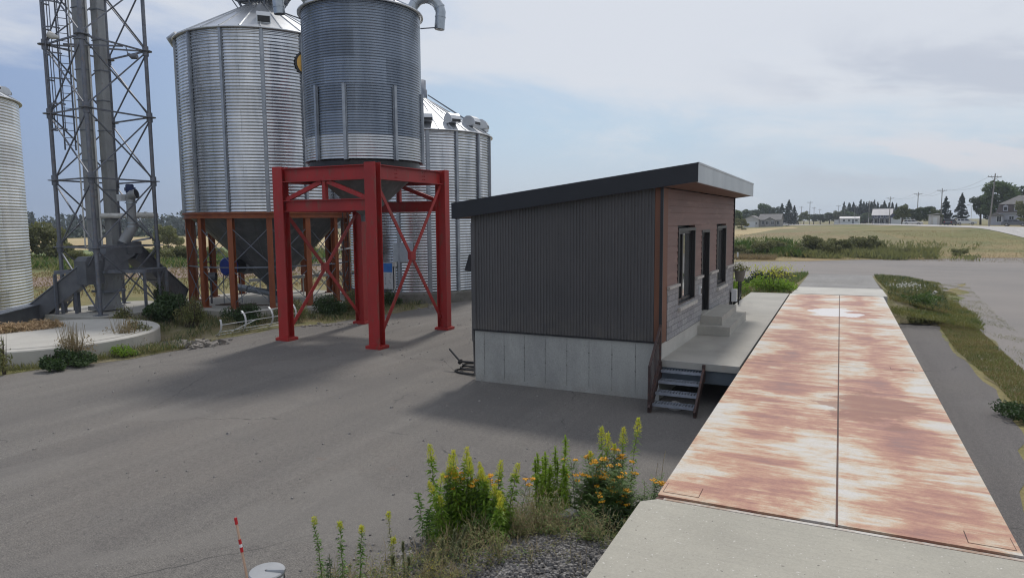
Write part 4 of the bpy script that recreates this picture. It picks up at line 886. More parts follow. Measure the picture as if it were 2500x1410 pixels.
# ------------------------------------------------------------------ round tank lid in the ground, straw mat, rubble, ladder cage
c = (-23.3, 13.0)
t = thing('round_slab', 'low round concrete tank slab with a groove near its rim at the yard edge', 'concrete slab', (c[0], c[1], 0))
b = MB(); b.lathe(c, [(3.36,-.1),(3.36,.47),(3.33,.50),(3.02,.50),(3.02,.46)], 80, False); b.build('rim', M['conc_wall'] if False else M['conc_lt'], t)
b = MB(); b.lathe(c, [(2.99,.40),(2.99,.505),(2.97,.52),(.01,.525)], 80, False); b.build('lid', M['conc_lt'], t)
n_ = 9000; r_ = RNG
u = r_.random(n_); ang = atan2(14.3-12.2, -25.1+23.9); L = 2.6
cen = np.stack([-25.0+.55*u+r_.normal(0,.20,n_), 11.6+2.3*u+r_.normal(0,.16,n_), .53+np.abs(r_.normal(0,.085,n_))], 1)
vv, qq = leaf_quads(cen, .035, 5.5, .2)
tag(link('straw_heap', npmesh('straw_heap', vv-np.array([-24.7,12.8,.525]), qq, M['mat_straw']), None, V(-24.7,12.8,.525)), 'long flat heap of tan straw lying on the round concrete slab', 'straw heap')
def stone(name, p, s, m, seed, label, cat='rock', group=None, flat=.6):
    r_ = random.Random(seed); bm = bmesh.new(); bmesh.ops.create_icosphere(bm, subdivisions=2, radius=1)
    ax = [Vector((r_.gauss(0,1), r_.gauss(0,1), r_.gauss(0,1))).normalized() for _ in range(9)]; cut = [r_.uniform(.55,.9) for _ in ax]
    for v in bm.verts:
        for a, k_ in zip(ax, cut):
            e = v.co.dot(a)-k_
            if e > 0: v.co -= a*e
        v.co = Vector((v.co.x*s*r_.uniform(.97,1.03), v.co.y*s*.8, v.co.z*s*flat))
    me = bpy.data.meshes.new(name); bm.to_mesh(me); bm.free(); me.materials.append(m)
    z = min(v.co.z for v in me.vertices); o = link(name, me, None, V(p[0], p[1], p[2]-z*.8)); o.rotation_euler = (r_.uniform(-.2,.2), r_.uniform(-.2,.2), r_.uniform(0,6.28)); return tag(o, label, cat, group)
import bmesh
# broken concrete heap at the yard edge is uncountable
mbv = []; r_ = random.Random(21); b = MB()
for i in range(220):
    u = r_.random(); x = -20.55+2.6*u*.75+r_.gauss(0,.22); y = 14.55+1.15*u+r_.gauss(0,.28); s_ = r_.uniform(.03,.12); z = r_.uniform(0,.05)
    a = r_.uniform(0,3.1); d1 = V(cos(a), sin(a), r_.uniform(-.4,.4))*s_; d2_ = V(-sin(a), cos(a), r_.uniform(-.4,.4))*s_*r_.uniform(.5,.9); d3 = V(r_.uniform(-.2,.2), r_.uniform(-.2,.2), 1)*s_*r_.uniform(.2,.5)
    p = V(x,y,z+s_*.25); j = lambda: r_.uniform(.75,1.15)
    b.hexa([p-d1*j()-d2_*j()-d3, p+d1*j()-d2_*j()-d3, p+d1*j()+d2_*j()-d3, p-d1*j()+d2_*j()-d3], [p-d1*j()-d2_*j()+d3, p+d1*j()-d2_*j()+d3, p+d1*j()+d2_*j()+d3, p-d1*j()+d2_*j()+d3])
tag(b.build('rubble', M['rock']), kind='stuff')
b = MB()
for i in range(60):
    x = r_.uniform(-18.6,-15.6); y = 20.2+(x+18.6)*.55+r_.gauss(0,.35)
    if i > 40: x = r_.uniform(-17.7,-17.2)+r_.gauss(0,.2); y = 27.3+r_.gauss(0,.5)
    s_ = r_.uniform(.03,.10); p = V(x,y,s_*.2); j = lambda: r_.uniform(.6,1.2)
    b.hexa([p+V(-s_*j(),-s_*j(),-s_*.3), p+V(s_*j(),-s_*j(),-s_*.3), p+V(s_*j(),s_*j(),-s_*.3), p+V(-s_*j(),s_*j(),-s_*.3)], [p+V(-s_*j()*.7,-s_*j()*.7,s_*.4), p+V(s_*j()*.7,-s_*j()*.7,s_*.4), p+V(s_*j()*.7,s_*j()*.7,s_*.4), p+V(-s_*j()*.7,s_*j()*.7,s_*.4)])
tag(b.build('loose_stones', M['rock']), kind='stuff')
# discarded ladder cage on the ground
t = thing('ladder_cage', 'discarded white steel ladder cage lying in weeds by the red frame', 'ladder cage', (-19.6, 17.9, 0))
A_, B_ = V(-20.15,17.0,.33), V(-19.75,20.0,.36); d = (B_-A_).normalized(); s_ = V(-d.y, d.x, 0)
b = MB(); rings = []
for k_, f_ in enumerate((0,.33,.72,1.08)):
    o = A_.lerp(B_, f_); pts = [o+s_*(cos(radians(a))*.42)+V(0,0,.08+sin(radians(a))*.40) for a in range(60, 300, 15)]
    pts = [o+s_*(-cos(radians(a))*.42)+V(0,0,.10+sin(radians(a))*.41) for a in range(-80, 75, 12)] if k_ else [o+s_*(-cos(radians(a))*.42)+V(0,0,.10+sin(radians(a))*.41) for a in range(-80, 30, 12)]
    for p, q in zip(pts[:-1], pts[1:]): b.bar(p, q, .07, .014, d.cross(q-p))
b.build('hoop', M['white_p'], t); b = MB()
for a in (-80,-40,0,45):
    o = -s_*(cos(radians(a))*.42)+V(0,0,.10+sin(radians(a))*.41); b.bar(A_+o+(d*.9 if a == 45 else V(0,0,0)), B_+o+d*.3, .045, .016, (0,0,1))
b.bar(A_-s_*.1+V(0,0,-.25)+d*.6, A_+d*1.9+s_*.2+V(0,0,.0), .04, .014); b.build('strap', M['white_p'], t)
# ------------------------------------------------------------------ scale house
HA = V(-3.5, 14.78, 0); HU = V(.028, 1, 0); HN = V(1, -.004, 0); HL, HD = 9.05, 4.72
def hp(u, n, z): return HA+HU*u+HN*n+V(0,0,z)
def hbox(b, u0, u1, n0, n1, z0, z1):
    u0, u1 = min(u0,u1), max(u0,u1); n0, n1 = min(n0,n1), max(n0,n1)
    return b.hexa([hp(u0,n0,z0), hp(u0,n1,z0), hp(u1,n1,z0), hp(u1,n0,z0)], [hp(u0,n0,z1), hp(u0,n1,z1), hp(u1,n1,z1), hp(u1,n0,z1)])
house = thing('scale_house', 'small dark clad office with shed roof and concrete base beside the rusty weighbridge', 'building', (HA.x, HA.y, 0))
RT = lambda n: 5.115+.1217*n                              # top of the roof over distance n from the front wall
RBm = lambda n: RT(n)-.385
# concrete base
b = MB(); hbox(b, 0, HL, -HD, -.02, -.15, 1.33); base_ = b.build('concrete_base', M['formed'], house)
b = MB()
for n in np.arange(-HD+.27, -.1, .555):
    b.add([hp(-.004,n-.004,.12), hp(-.004,n+.004,.12), hp(-.004,n+.004,1.26), hp(-.004,n-.004,1.26)], [(0,1,2,3)])
for n in np.arange(-HD+.27, -.1, .555):
    for z in (.62, .96):
        o = hp(-.006,n,z); b.add([o+HN*(.018*cos(a)*random.uniform(.6,1.3))+V(0,0,.018*sin(a)*random.uniform(.6,1.3)) for a in np.linspace(0,2*pi,9)[:-1]], [tuple(range(8))])
b.build('form_joints', mat('form joint stain', (.12,.118,.11), (.27,.27,.25), 5, 5, .9, lo=.45, hi=.6), base_)
# gable wall of vertical corrugated sheet: real ribs
def ribs(name, p0, dirv, L, zb, ztop, pitch=.0762, depth=.018, out=V(0,-1,0)):
    b = MB(); n = int(L/pitch); vs = []; fs = []; prof = [(0,0),(.30,0),(.42,1),(.80,1),(.92,0)]
    pts = []
    for i in range(n):
        for a, h in prof: pts.append(((i+a)*pitch, h*depth))
    pts.append((L, 0))
    for s_, h in pts:
        q = p0+dirv*s_+out*h; vs += [V(q.x,q.y,zb), V(q.x,q.y,ztop(s_))]
    for i in range(len(pts)-1): fs.append((2*i, 2*i+2, 2*i+3, 2*i+1))
    b.add(vs, fs); return b.build(name, M['siding'], house)
p0 = hp(-.012, -HD, 0)
ribs('gable_siding', p0, HN.normalized(), HD, 1.34, lambda s_: RBm(-HD+s_)+.02)
p1 = hp(HL+.012, 0, 0); ribs('gable_siding', p1, -HN.normalized(), HD, 1.34, lambda s_: RBm(-s_)+.02, out=V(0,1,0))
p2 = hp(HL, -HD-.012, 0); ribs('rear_siding', p2, -HU.normalized(), HL, 1.34, lambda s_: RBm(-HD)+.02, out=V(-1,0,0))
b = MB(); hbox(b, -.035, HL+.03, -HD-.03, -.02, 1.30, 1.338); b.build('base_flashing', M['black'], house)
b = MB(); hbox(b, -.04, .10, -HD-.045, -HD+.05, 1.34, RBm(-HD)); b.build('corner_trim', M['siding'], house)
b = MB(); hbox(b, .02, HL-.02, -HD+.02, -.2, 1.33, 4.1); b.build('core', M['black'], house)
# front wall with openings
wins = [(1.45, 3.14, 2.02, 3.76), (6.22, 7.6, 2.06, 3.76)]; door = (4.12, 5.02, 1.45, 3.68)
ops = wins+[door]
def spans(z0, z1, ua, ub):
    cuts = [(o[0]-.07, o[1]+.07) for o in ops if o[2]-.02 < z1 and o[3]+.05 > z0]; cuts.sort(); s_ = ua; out = []
    for a, c_ in cuts:
        if a > s_: out.append((s_, a))
        s_ = max(s_, c_)
    if s_ < ub: out.append((s_, ub))
    return out
b = MB(); z = 2.53
while z < 4.95:
    z1 = min(z+.152, 4.95)
    for a, c_ in spans(z, z1, .40, HL-.02):
        zt = min(z1, RBm(0)-.0)
        if zt <= z+.02: continue
        b.hexa([hp(a,-.15,z), hp(a,.022,z), hp(c_,.022,z), hp(c_,-.15,z)], [hp(a,-.15,zt), hp(a,.004,zt), hp(c_,.004,zt), hp(c_,-.15,zt)])
    z += .152
b.build('lap_boards', M['clap'], house)
b = MB()
for a, c_ in spans(1.32, 2.0, .02, HL-.01): hbox(b, a, c_, -.15, .045, 1.30, 2.02 if any(w[0]-.1 < (a+c_)/2 < w[1]+.1 for w in wins) else 2.47)
zz = [(1.30, 2.00)]
b = MB()
for a, c_ in spans(1.32, 1.99, .38, HL-.01): hbox(b, a, c_, -.15, .045, 1.30, 1.99)
for a, c_ in spans(2.03, 2.46, .38, HL-.01): hbox(b, a, c_, -.15, .0445, 1.99, 2.47)
b.build('stone_facing', M['stone'], house)
b = MB(); hbox(b, .0, HL, -.15, .03, .95, 1.30); b.build('base_strip', M['conc_lt'], house)
b = MB()
for a, c_ in spans(2.47, 2.53, .38, HL+.03): hbox(b, a, c_, -.15, .10, 2.47, 2.53)
b.build('stone_ledge', M['stone_w'], house)
b = MB(); hbox(b, -.03, .375, -.15, .03, 1.31, RBm(0)); b.build('corner_board', M['cornerboard'], house)
b = MB(); hbox(b, -.055, -.03, -.03, .035, 1.30, RBm(0)); hbox(b, HL-.01, HL+.03, -.15, .05, .95, RBm(0)); b.build('edge_trim', M['black'], house)
for (u0, u1, z0, z1) in wins:
    b = MB(); f = .075
    hbox(b, u0-.07, u0, -.17, .035, z0, z1); hbox(b, u1, u1+.07, -.17, .035, z0, z1); hbox(b, u0-.07, u1+.07, -.17, .035, z1, z1+.075); hbox(b, u0-.07, u1+.07, -.17, .03, z0-.075, z0)
    um = (u0+u1)/2-.1
    for a, c_, e0, e1 in ((u0,u0+f,z0,z1),(u1-f,u1,z0,z1),(um-.05,um+.05,z0,z1),(u0+f,u1-f,z1-f,z1),(u0+f,u1-f,z0,z0+f)): hbox(b, a, c_, -.15, -.06, e0, e1)
    w = b.build('window', M['black'], house)
    b = MB(); hbox(b, u0+f-.01, um-.045, -.135, -.11, z0+f-.01, z1-f+.01); hbox(b, um+.045, u1-f+.01, -.125, -.10, z0+f-.01, z1-f+.01); b.build('pane', M['glass'], w)
    b = MB(); hbox(b, u0-.1, u1+.1, -.15, .115, z0-.155, z0-.075); b.build('sill', M['stone_w'], w)
u0, u1, z0, z1 = door
b = MB(); hbox(b, u0-.07, u0, -.17, .03, z0, z1); hbox(b, u1, u1+.07, -.17, .03, z0, z1); hbox(b, u0-.07, u1+.07, -.17, .03, z1, z1+.07)
hbox(b, u0, u0+.13, -.15, -.09, z0, z1); hbox(b, u1-.13, u1, -.15, -.09, z0, z1); hbox(b, u0+.13, u1-.13, -.15, -.09, z1-.14, z1); hbox(b, u0+.13, u1-.13, -.15, -.09, z0, z0+.3)
dr = b.build('door', M['black'], house)
b = MB(); hbox(b, u0+.12, u1-.12, -.13, -.11, z0+.29, z1-.13); b.build('pane', M['glass'], dr)
b = MB(); hbox(b, u0+.16, u0+.19, -.09, -.03, 2.3, 2.5); b.build('handle', M['chrome'], dr)
b = MB(); hbox(b, u0-.1, u1+.1, -.15, .08, 1.36, 1.45); b.build('threshold', M['conc'], dr)
b = MB(); hbox(b, 3.62, 3.76, .045, .10, 2.02, 2.24); b.build('intercom', M['white_p'], house)
b = MB(); hbox(b, 3.645, 3.735, .10, .108, 2.05, 2.20); b.build('intercom_grille', M['black'], house)
# roof
def rp(u, n, dz): return hp(u, n, RT(n)+dz)
def rhex(b, u0, u1, n0, n1a, n1b, d0, d1):               # roof slab: front edge n1a at u0 and n1b at u1
    return b.hexa([rp(u0,n0,d0), rp(u0,n1a,d0), rp(u1,n1b,d0), rp(u1,n0,d0)], [rp(u0,n0,d1), rp(u0,n1a,d1), rp(u1,n1b,d1), rp(u1,n0,d1)])
b = MB(); rhex(b, -.22, 9.22, -5.19, .78, .575, -.03, 0); roof = b.build('roof', M['steel_blue'], house)
b = MB(); rhex(b, -.245, -.215, -5.2, .80, .80, -.385, .012); rhex(b, 9.21, 9.24, -5.2, .585, .585, -.385, .012); rhex(b, -.215, 9.21, -5.21, -5.17, -5.17, -.385, .012); b.build('dark_fascia', M['fascia_dark'], roof)
b = MB()
for i in range(3):
    ua, ub = -.215+9.43*i/3, -.215+9.43*(i+1)/3-.004; fn = lambda u: .80-.0217*(u+.215)
    for (o0, o1, d0, d1) in ((0,.028,-.40,.02),(.028,.040,-.02,.02)):
        b.hexa([rp(ua,fn(ua)-.03+o0,d0), rp(ua,fn(ua)-.03+o1,d0), rp(ub,fn(ub)-.03+o1,d0), rp(ub,fn(ub)-.03+o0,d0)], [rp(ua,fn(ua)-.03+o0,d1), rp(ua,fn(ua)-.03+o1,d1), rp(ub,fn(ub)-.03+o1,d1), rp(ub,fn(ub)-.03+o0,d1)])
b.build('front_fascia', M['fascia_galv'], roof)
b = MB(); rhex(b, -.20, 9.2, .03, .765, .56, -.37, -.34); rhex(b, -.20, 9.2, -5.16, -HD-.03, -HD-.03, -.37, -.34); b.build('soffit', M['soffit'], roof)
# rear wall fittings seen past the corner
b = MB(); b.hexa([hp(.3,-HD-.46,2.78), hp(.3,-HD-.02,2.72), hp(.62,-HD-.02,2.72), hp(.62,-HD-.46,2.78)], [hp(.3,-HD-.32,3.2), hp(.3,-HD-.02,3.2), hp(.62,-HD-.02,3.2), hp(.62,-HD-.32,3.2)]); b.build('wall_lamp', M['black'], house)
b = MB(); b.tube([hp(.12,-HD-.10,4.0), hp(.12,-HD-.10,1.0)], .05, 10); b.tube([hp(.12,-HD-.10,1.0), hp(.12,-HD-.08,.12)], .03, 8); b.build('downpipe', M['siding'], house)

# hanging flower pot and outlet post and rail at the far corner
t = thing('hanging_planter', 'hanging pot of white flowers at the far front corner of the office', 'planter', (-3.05, 24.0, 2.0))
q = V(-3.02, 24.05, 0)
b = MB(); b.lathe((q.x,q.y), [(.02,1.92),(.13,1.93),(.19,2.28),(.2,2.3),(.17,2.3),(.16,2.27),(.02,2.26)], 18); b.build('pot', mat('grey planter', (.16,.155,.14), None, rough=.7), t)
b = MB(); b.bar(q+V(-.24,0,2.5), q+V(.02,0,2.5), .02, .02); b.tube([q+V(0,0,2.5), q+V(.1,0,2.3)], .006, 5); b.tube([q+V(0,0,2.5), q+V(-.1,.1,2.3)], .006, 5); b.build('hook', M['black'], t)
cen = np.array([q.x,q.y,2.38])+RNG.normal(size=(150,3))*np.array([.13,.13,.08]); vv, qq = leaf_quads(cen, .06); o_ = np.array([-3.05,24.0,2.0])
link('foliage', npmesh('foliage', vv-o_, qq, M['bush_g']), t, V(0,0,0)); cen = np.array([q.x,q.y,2.46])+RNG.normal(size=(90,3))*np.array([.16,.16,.07]); vv, qq = leaf_quads(cen, .06, 1.0); link('flowers', npmesh('flowers', vv-o_, qq, M['white_fl']), t, V(0,0,0))
t = thing('outlet_post', 'short dark post with a pale outlet box by the office steps', 'post', (-3.18, 23.3, .95))
b = MB(); b.bar(V(-3.18,23.3,.95), V(-3.18,23.3,1.62), .09, .09, (0,1,0)); b.build('post', M['black'], t)
b = MB(); b.box(-3.16,23.2,1.32,-3.0,23.42,1.72); b.build('box', M['white_p'], t)
t = thing('hand_rail', 'black hand rail at the far end of the walkway by the office corner', 'railing', (-3.1, 26.2, .95))
ra_, rb_ = V(-3.24,25.6,.95), V(-3.46,28.0,.95)
b = MB(); b.bar(ra_, ra_+V(0,0,.95), .045, .045, (0,1,0)); b.bar(rb_+V(0,0,-.95), rb_+V(0,0,.93), .045, .045, (0,1,0)); b.bar(ra_+V(0,0,.95), rb_+V(0,0,.93), .045, .045); b.bar(ra_+V(0,0,.15), rb_+V(0,0,.12), .035, .035)
for k_ in range(1,10): q = (ra_+V(0,0,.15)).lerp(rb_+V(0,0,.12), k_/10); b.bar(q, q+V(0,0,.8), .016, .016, (0,1,0))
b.build('rails', M['black'], t)
# ------------------------------------------------------------------ walkway, steps, stairs
t = thing('walkway', 'concrete walkway slab on a blue grey steel beam between office and weighbridge', 'walkway', (-2.6, 22, 0))
b = MB(); b.hexa([(-3.50,14.72,.80),(-1.80,14.66,.80),(-1.80,30.15,.80),(-3.3,30.05,.80)], [(-3.50,14.72,.95),(-1.80,14.66,.95),(-1.80,30.15,.95),(-3.3,30.05,.95)]); b.build('slab', M['walk'], t)
b = MB(); b.box(-3.48,14.76,.50,-1.82,14.86,.797); b.box(-1.92,14.87,.50,-1.83,30.0,.797); b.box(-3.46,14.87,.50,-3.38,30,.797); b.build('edge_beam', M['steel_blue'], t)
for y in (20,25.5,29.7): b = MB(); b.box(-2.9,y-.15,-.1,-2.4,y+.15,.796); b.build('pier', M['conc_dark'], t)
t = thing('door_steps', 'two concrete steps in front of the office door', 'steps', (-2.95, 20.1, .95))
b = MB(); b.box(-3.42,18.42,.952,-2.53,21.85,1.19); b.build('lower_step', M['conc'], t)
b = MB(); b.box(-3.36,18.72,1.19,-2.78,21.55,1.425); b.build('upper_step', M['conc'], t)
t = thing('steel_stairs', 'steel stairs with four grated treads and a brown hand rail up to the walkway', 'stairs', (-3.0, 14.2, 0))
xl, xr = -3.47, -2.53
for i, (z, y) in enumerate(((.76,14.60),(.57,14.36),(.38,14.10),(.19,13.86))):
    b = MB(); b.box(xl+.03,y-.012,z-.06,xr-.03,y+.0,z); b.box(xl+.03,y+.235,z-.05,xr-.03,y+.247,z); n = 14
    for k_ in range(n): x = xl+.06+(xr-xl-.12)*k_/(n-1); b.box(x-.017,y,z-.035,x+.012,y+.235,z-.002)
    b.build('tread', M['tread'], t)
for x in (xl, xr):
    b = MB(); b.bar(V(x,13.72,.06), V(x,14.72,.80), .045, .20); b.bar(V(x,13.76,0), V(x,13.76,.2), .06, .07, (0,1,0)); b.bar(V(x,14.66,.55), V(x,14.66,.93), .06, .08, (0,1,0)); b.build('stringer', M['rail'], t)
b = MB(); r0, r1 = V(xl-.02,13.78,.98), V(xl-.02,14.72,1.72)
b.bar(r0, r1, .045, .045); b.bar(V(xl-.02,13.76,.0), r0+V(0,0,.02), .045, .045, (0,1,0)); b.bar(V(xl-.02,14.70,.8), V(xl-.02,14.70,1.74), .045, .045, (0,1,0)); b.bar(r0-V(0,0,.72), r1-V(0,0,.72), .03, .03)
for k_ in range(1,9): q = r0.lerp(r1, k_/9); b.bar(q-V(0,0,.72), q, .016, .016, (0,1,0))
b.build('hand_rail', M['rail'], t)
stone('pale_stone', (-3.05,14.25,0), .19, M['stone_w'], 5, 'pale rounded stone on the ground under the steel stairs')
# ------------------------------------------------------------------ weighbridge
SX0, SX1, SXM = -1.75, 1.63, .08; SY = [7.36, 15.55, 22.35, 30.12]
t = thing('weighbridge', 'long truck weighbridge of white steel plates heavily streaked with orange brown rust', 'weighbridge', (-.06, 18.7, 0))
for i in range(3):
    for (xa, xb) in ((SX0, SXM-.012), (SXM+.012, SX1)):
        b = MB(); b.box(xa, SY[i]+.010, .925, xb, SY[i+1]-.010, .95); b.build('deck_plate', M['rust'], t)
b = MB(); b.box(SXM-.011, SY[0], .93, SXM+.011, SY[3], .941)
for y in SY[1:3]: b.box(SX0+.02, y-.009, .93, SX1-.02, y+.009, .940)
b.build('seam_strip', M['joint'], t)
for x0, x1 in ((SX0+.01,SX0+.19),(SX1-.19,SX1-.01),(-.9,-.75),(.8,.95)):
    b = MB(); y = (SY[0]+SY[3])/2; b.ibeam(V((x0+x1)/2,SY[0]+.02,.72), V((x0+x1)/2,SY[3]-.02,.72), .18, .41, .02); b.build('girder', M['steel_blue'], t)
for (x0,y0,x1,y1) in ((-1.71,7.47,-1.32,7.74),(1.22,7.47,1.59,7.74),(1.05,15.68,1.45,15.93)):
    b = MB(); b.box(x0,y0,.9505,x1,y1,.954); cv_ = b.build('access_cover', M['rust'], t)
    b = MB()
    for q_ in ((x0-.008,y0-.008,x1+.008,y0),(x0-.008,y1,x1+.008,y1+.008),(x0-.008,y0,x0,y1),(x1,y0,x1+.008,y1)): b.box(q_[0],q_[1],.9503,q_[2],q_[3],.9515)
    b.build('cover_gap', M['joint'], cv_)
for y in (7.7,15.5,22.4,29.8):
    b = MB(); b.box(-1.5,y-.25,-.1,-1.0,y+.25,.512); b.box(.9,y-.25,-.1,1.4,y+.25,.512); b.build('pier', M['conc_dark'], t)
t = thing('front_apron', 'pale concrete approach slab at the near end of the weighbridge', 'concrete slab', (0, 1, 0))
b = MB(); b.prism([(-1.88,-9),(1.85,-9),(1.82,7.24),(-1.72,7.24),(-1.88,7.10)], -.1, .95); b.build('slab', M['apron'], t)
b = MB(); b.box(-1.66,7.242,.80,1.82,7.29,.955); b.build('edge_angle', M['edge'], t)
b = MB(); b.box(-1.76,7.29,.6,1.66,7.36,.925); b.build('joint_gap', M['joint'], t)
t = thing('far_apron', 'pale concrete strip between the weighbridge end and the asphalt ramp', 'concrete slab', (0, 31.7, 0))
b = MB(); b.prism([(-1.72,30.2),(1.78,30.2),(1.74,33.3),(-1.6,33.2)], -.1, .955); b.build('slab', M['conc_lt'], t)
# ramp and banks
def rampz(y): return .945*(1-sst(33.2, 53.5, y)*1.0) if False else .94*np.clip(1-(np.asarray(y,float)-33.2)/20.0, 0, 1)**1.15
nu, nv = 18, 44
u, v = np.meshgrid(np.linspace(-1,1,nu), np.linspace(0,1,nv)); y = 33.2+v*20.5
w = np.where(u < 0, 1.62+.35*v, 1.72+.45*v); x = u*w; z = rampz(y)+.012+.0*u
i = np.arange(nu*nv).reshape(nv,nu); qq = np.stack([i[:-1,:-1],i[:-1,1:],i[1:,1:],i[1:,:-1]],-1).reshape(-1,4)
tag(link('ramp', npmesh('ramp', np.stack([x,y,z],-1).reshape(-1,3), qq, M['asphalt_ramp'], smooth=True), None, V(0,0,0)), kind='structure')
def bank(name, xin, xout, y0, y1, m, z0fn, seed):
    nu, nv = 14, 50; u, v = np.meshgrid(np.linspace(0,1,nu), np.linspace(0,1,nv)); y = y0+(y1-y0)*v
    xo = xout(v); x = xin(v)+(xo-xin(v))*u; x = x+(u > .5)*(u-.5)*(.7*np.sin(y*1.7+seed)+.5*np.sin(y*3.9+2*seed)+.4*np.sin(y*7.3)); h = z0fn(y)*(1-sst(0,1,u)); r_ = np.random.default_rng(seed); h = h+(r_.random(h.shape)-.5)*.05*(u>.05)*(u<.95)+.03
    i = np.arange(nu*nv).reshape(nv,nu); qq = np.stack([i[:-1,:-1],i[:-1,1:],i[1:,1:],i[1:,:-1]],-1).reshape(-1,4)
    me = npmesh(name, np.stack([x,y,h],-1).reshape(-1,3), qq, m, smooth=True)
    if me.polygons[0].normal.z < 0: me.flip_normals()
    return tag(link(name, me, None, V(0,0,0)), kind='structure')
bank('left_bank', lambda v: -1.6-.35*v, lambda v: -8.5+6.2*v**1.6, 30.3, 53.6, M['soil'], lambda y: np.where(y < 33.2, .8, rampz(y)-.02), 3)
bank('right_bank', lambda v: 1.70+.45*v, lambda v: 3.6+1.7*np.sin(v*2.6)*1.0-.4*v, 29.4, 53.6, M['soil'], lambda y: np.where(y < 33.2, .8*sst(29.2,31.2,y), rampz(y)-.02), 4)
# gravel heap against the near apron
nu, nv = 40, 50; u, v = np.meshgrid(np.linspace(0,1,nu), np.linspace(0,1,nv)); y = 1.0+7.6*v; x = -1.86-3.3*u
h = .50*(1-sst(.15,.95,u))*(1-sst(.72,1.0,v))+.012*np.sin(x*9)*np.sin(y*7)-.02*u; h = h+(RNG.random(h.shape)-.5)*.03
i = np.arange(nu*nv).reshape(nv,nu); qq = np.stack([i[:-1,:-1],i[1:,:-1],i[1:,1:],i[:-1,1:]],-1).reshape(-1,4)
me = npmesh('gravel_bank', np.stack([x,y,h],-1).reshape(-1,3), qq, M['crushed'], smooth=True)
if me.polygons[0].normal.z < 0: me.flip_normals()
tag(link('gravel_bank', me, None, V(0,0,0)), kind='structure')
def mound(x, y): return float(.50*(1-sst(.15,.95,(-1.86-x)/3.3))*(1-sst(.72,1.0,(y-1)/7.6)))
# loose crushed stones on the heap
r_ = random.Random(5); b = MB()
for k_ in range(2600):
    y_ = r_.uniform(4.6,7.4); x_ = -1.9-abs(r_.gauss(0,1.15)); s_ = r_.uniform(.010,.026); z_ = mound(x_, y_)+.012 if x_ > -5.1 else .012
    p = V(x_,y_,z_); j = lambda: s_*r_.uniform(.6,1.2); b.add([p+V(-j(),-j(),-s_*.4), p+V(j(),-j(),-s_*.4), p+V(j(),j(),-s_*.3), p+V(-j(),j(),-s_*.3), p+V(-j()*.6,-j()*.6,s_*.6), p+V(j()*.6,-j()*.4,s_*.7), p+V(j()*.5,j()*.6,s_*.6), p+V(-j()*.5,j()*.6,s_*.5)], [(4,5,6,7),(0,1,5,4),(1,2,6,5),(2,3,7,6),(3,0,4,7)])
tag(b.build('gravel', mat('crushed stone pieces', (.20,.19,.18), (.10,.095,.092), 14, 3, .95, c3=(.33,.31,.29), scale3=22), org=(0,0,0)), kind='stuff')
stone('white_rock', (-3.0,7.72,.2), .2, M['white_p'] if False else M['stone_w'], 9, 'pale rock half hidden in weeds left of the near apron', flat=.7)
# hose at the rear corner
t = thing('black_hose', 'coil of black hose with a boom lying at the rear corner of the office', 'hose', (-8.9, 15.6, 0))
b = MB()
for k_, (rx, ry, z) in enumerate(((.62,.30,.04),(.55,.25,.11),(.5,.22,.17))):
    b.tube([V(-8.62-rx*cos(a)*(1 if k_ != 1 else .93), 15.55+ry*sin(a)+.10*k_, z) for a in np.linspace(-2.4,2.4,20)], .026, 8)
b.build('coil', M['blackrub'], t)
b = MB(); b.tube([V(-9.55,15.75,.55), V(-9.1,15.55,.28)], .03, 8); b.tube([V(-9.1,15.55,.28), V(-8.45,15.35,.34)], .028, 8); b.tube([V(-9.14,15.57,.24), V(-9.06,15.53,.30)], .055, 10); b.build('boom', M['blackrub'], t)
stone('dark_pile', (-8.45,15.6,.0), .34, M['conc_dark'], 31, 'low dark heap behind the hose at the rear office corner', 'heap', flat=.8)
# ------------------------------------------------------------------ marker stake and bin in front
t = thing('marker_stake', 'thin wooden marker stake with red tape bands and a red tip', 'stake', (-5.5, 4.92, 0))
s0, s1 = V(-5.48,4.92,0), V(-5.68,4.93,.93)
b = MB(); b.bar(s0, s1, .018, .018, (0,1,0)); b.build('stick', M['stake_w'], t)
for f0_, f1_, m_ in ((.925,1.0,'stake_r'),(.70,.755,'stake_r'),(.665,.70,'tape_w'),(.61,.665,'stake_r')):
    b = MB(); b.bar(s0.lerp(s1,f0_), s0.lerp(s1,f1_)+V(0,0,.001), .022, .022, (0,1,0)); b.build('tape_band', M[m_], t)
t = thing('ash_bin', 'round stainless bin with a flat grey lid beside the marker stake', 'bin', (-5.15, 4.83, 0))
q = (-5.15, 4.83)
b = MB(); b.lathe(q, [(.165,0),(.165,.48),(.02,.48)], 32); b.build('body', M['stainless'], t)
b = MB(); b.lathe(q, [(.168,.40),(.172,.405),(.172,.43),(.168,.435)], 32); b.build('band', M['black'], t)
b = MB(); b.lathe(q, [(.178,.475),(.18,.50),(.172,.512),(.02,.514)], 36, False); b.build('lid', M['lid_grey'], t)
b = MB(); b.hexa([(q[0]+.0,q[1]-.02,.513),(q[0]+.19,q[1]+.04,.513),(q[0]+.18,q[1]+.08,.513),(q[0]-.01,q[1]+.02,.513)], [(q[0]+.01,q[1]-.012,.528),(q[0]+.19,q[1]+.045,.538),(q[0]+.18,q[1]+.072,.538),(q[0],q[1]+.012,.528)]); b.build('handle', M['lid_grey'], t)
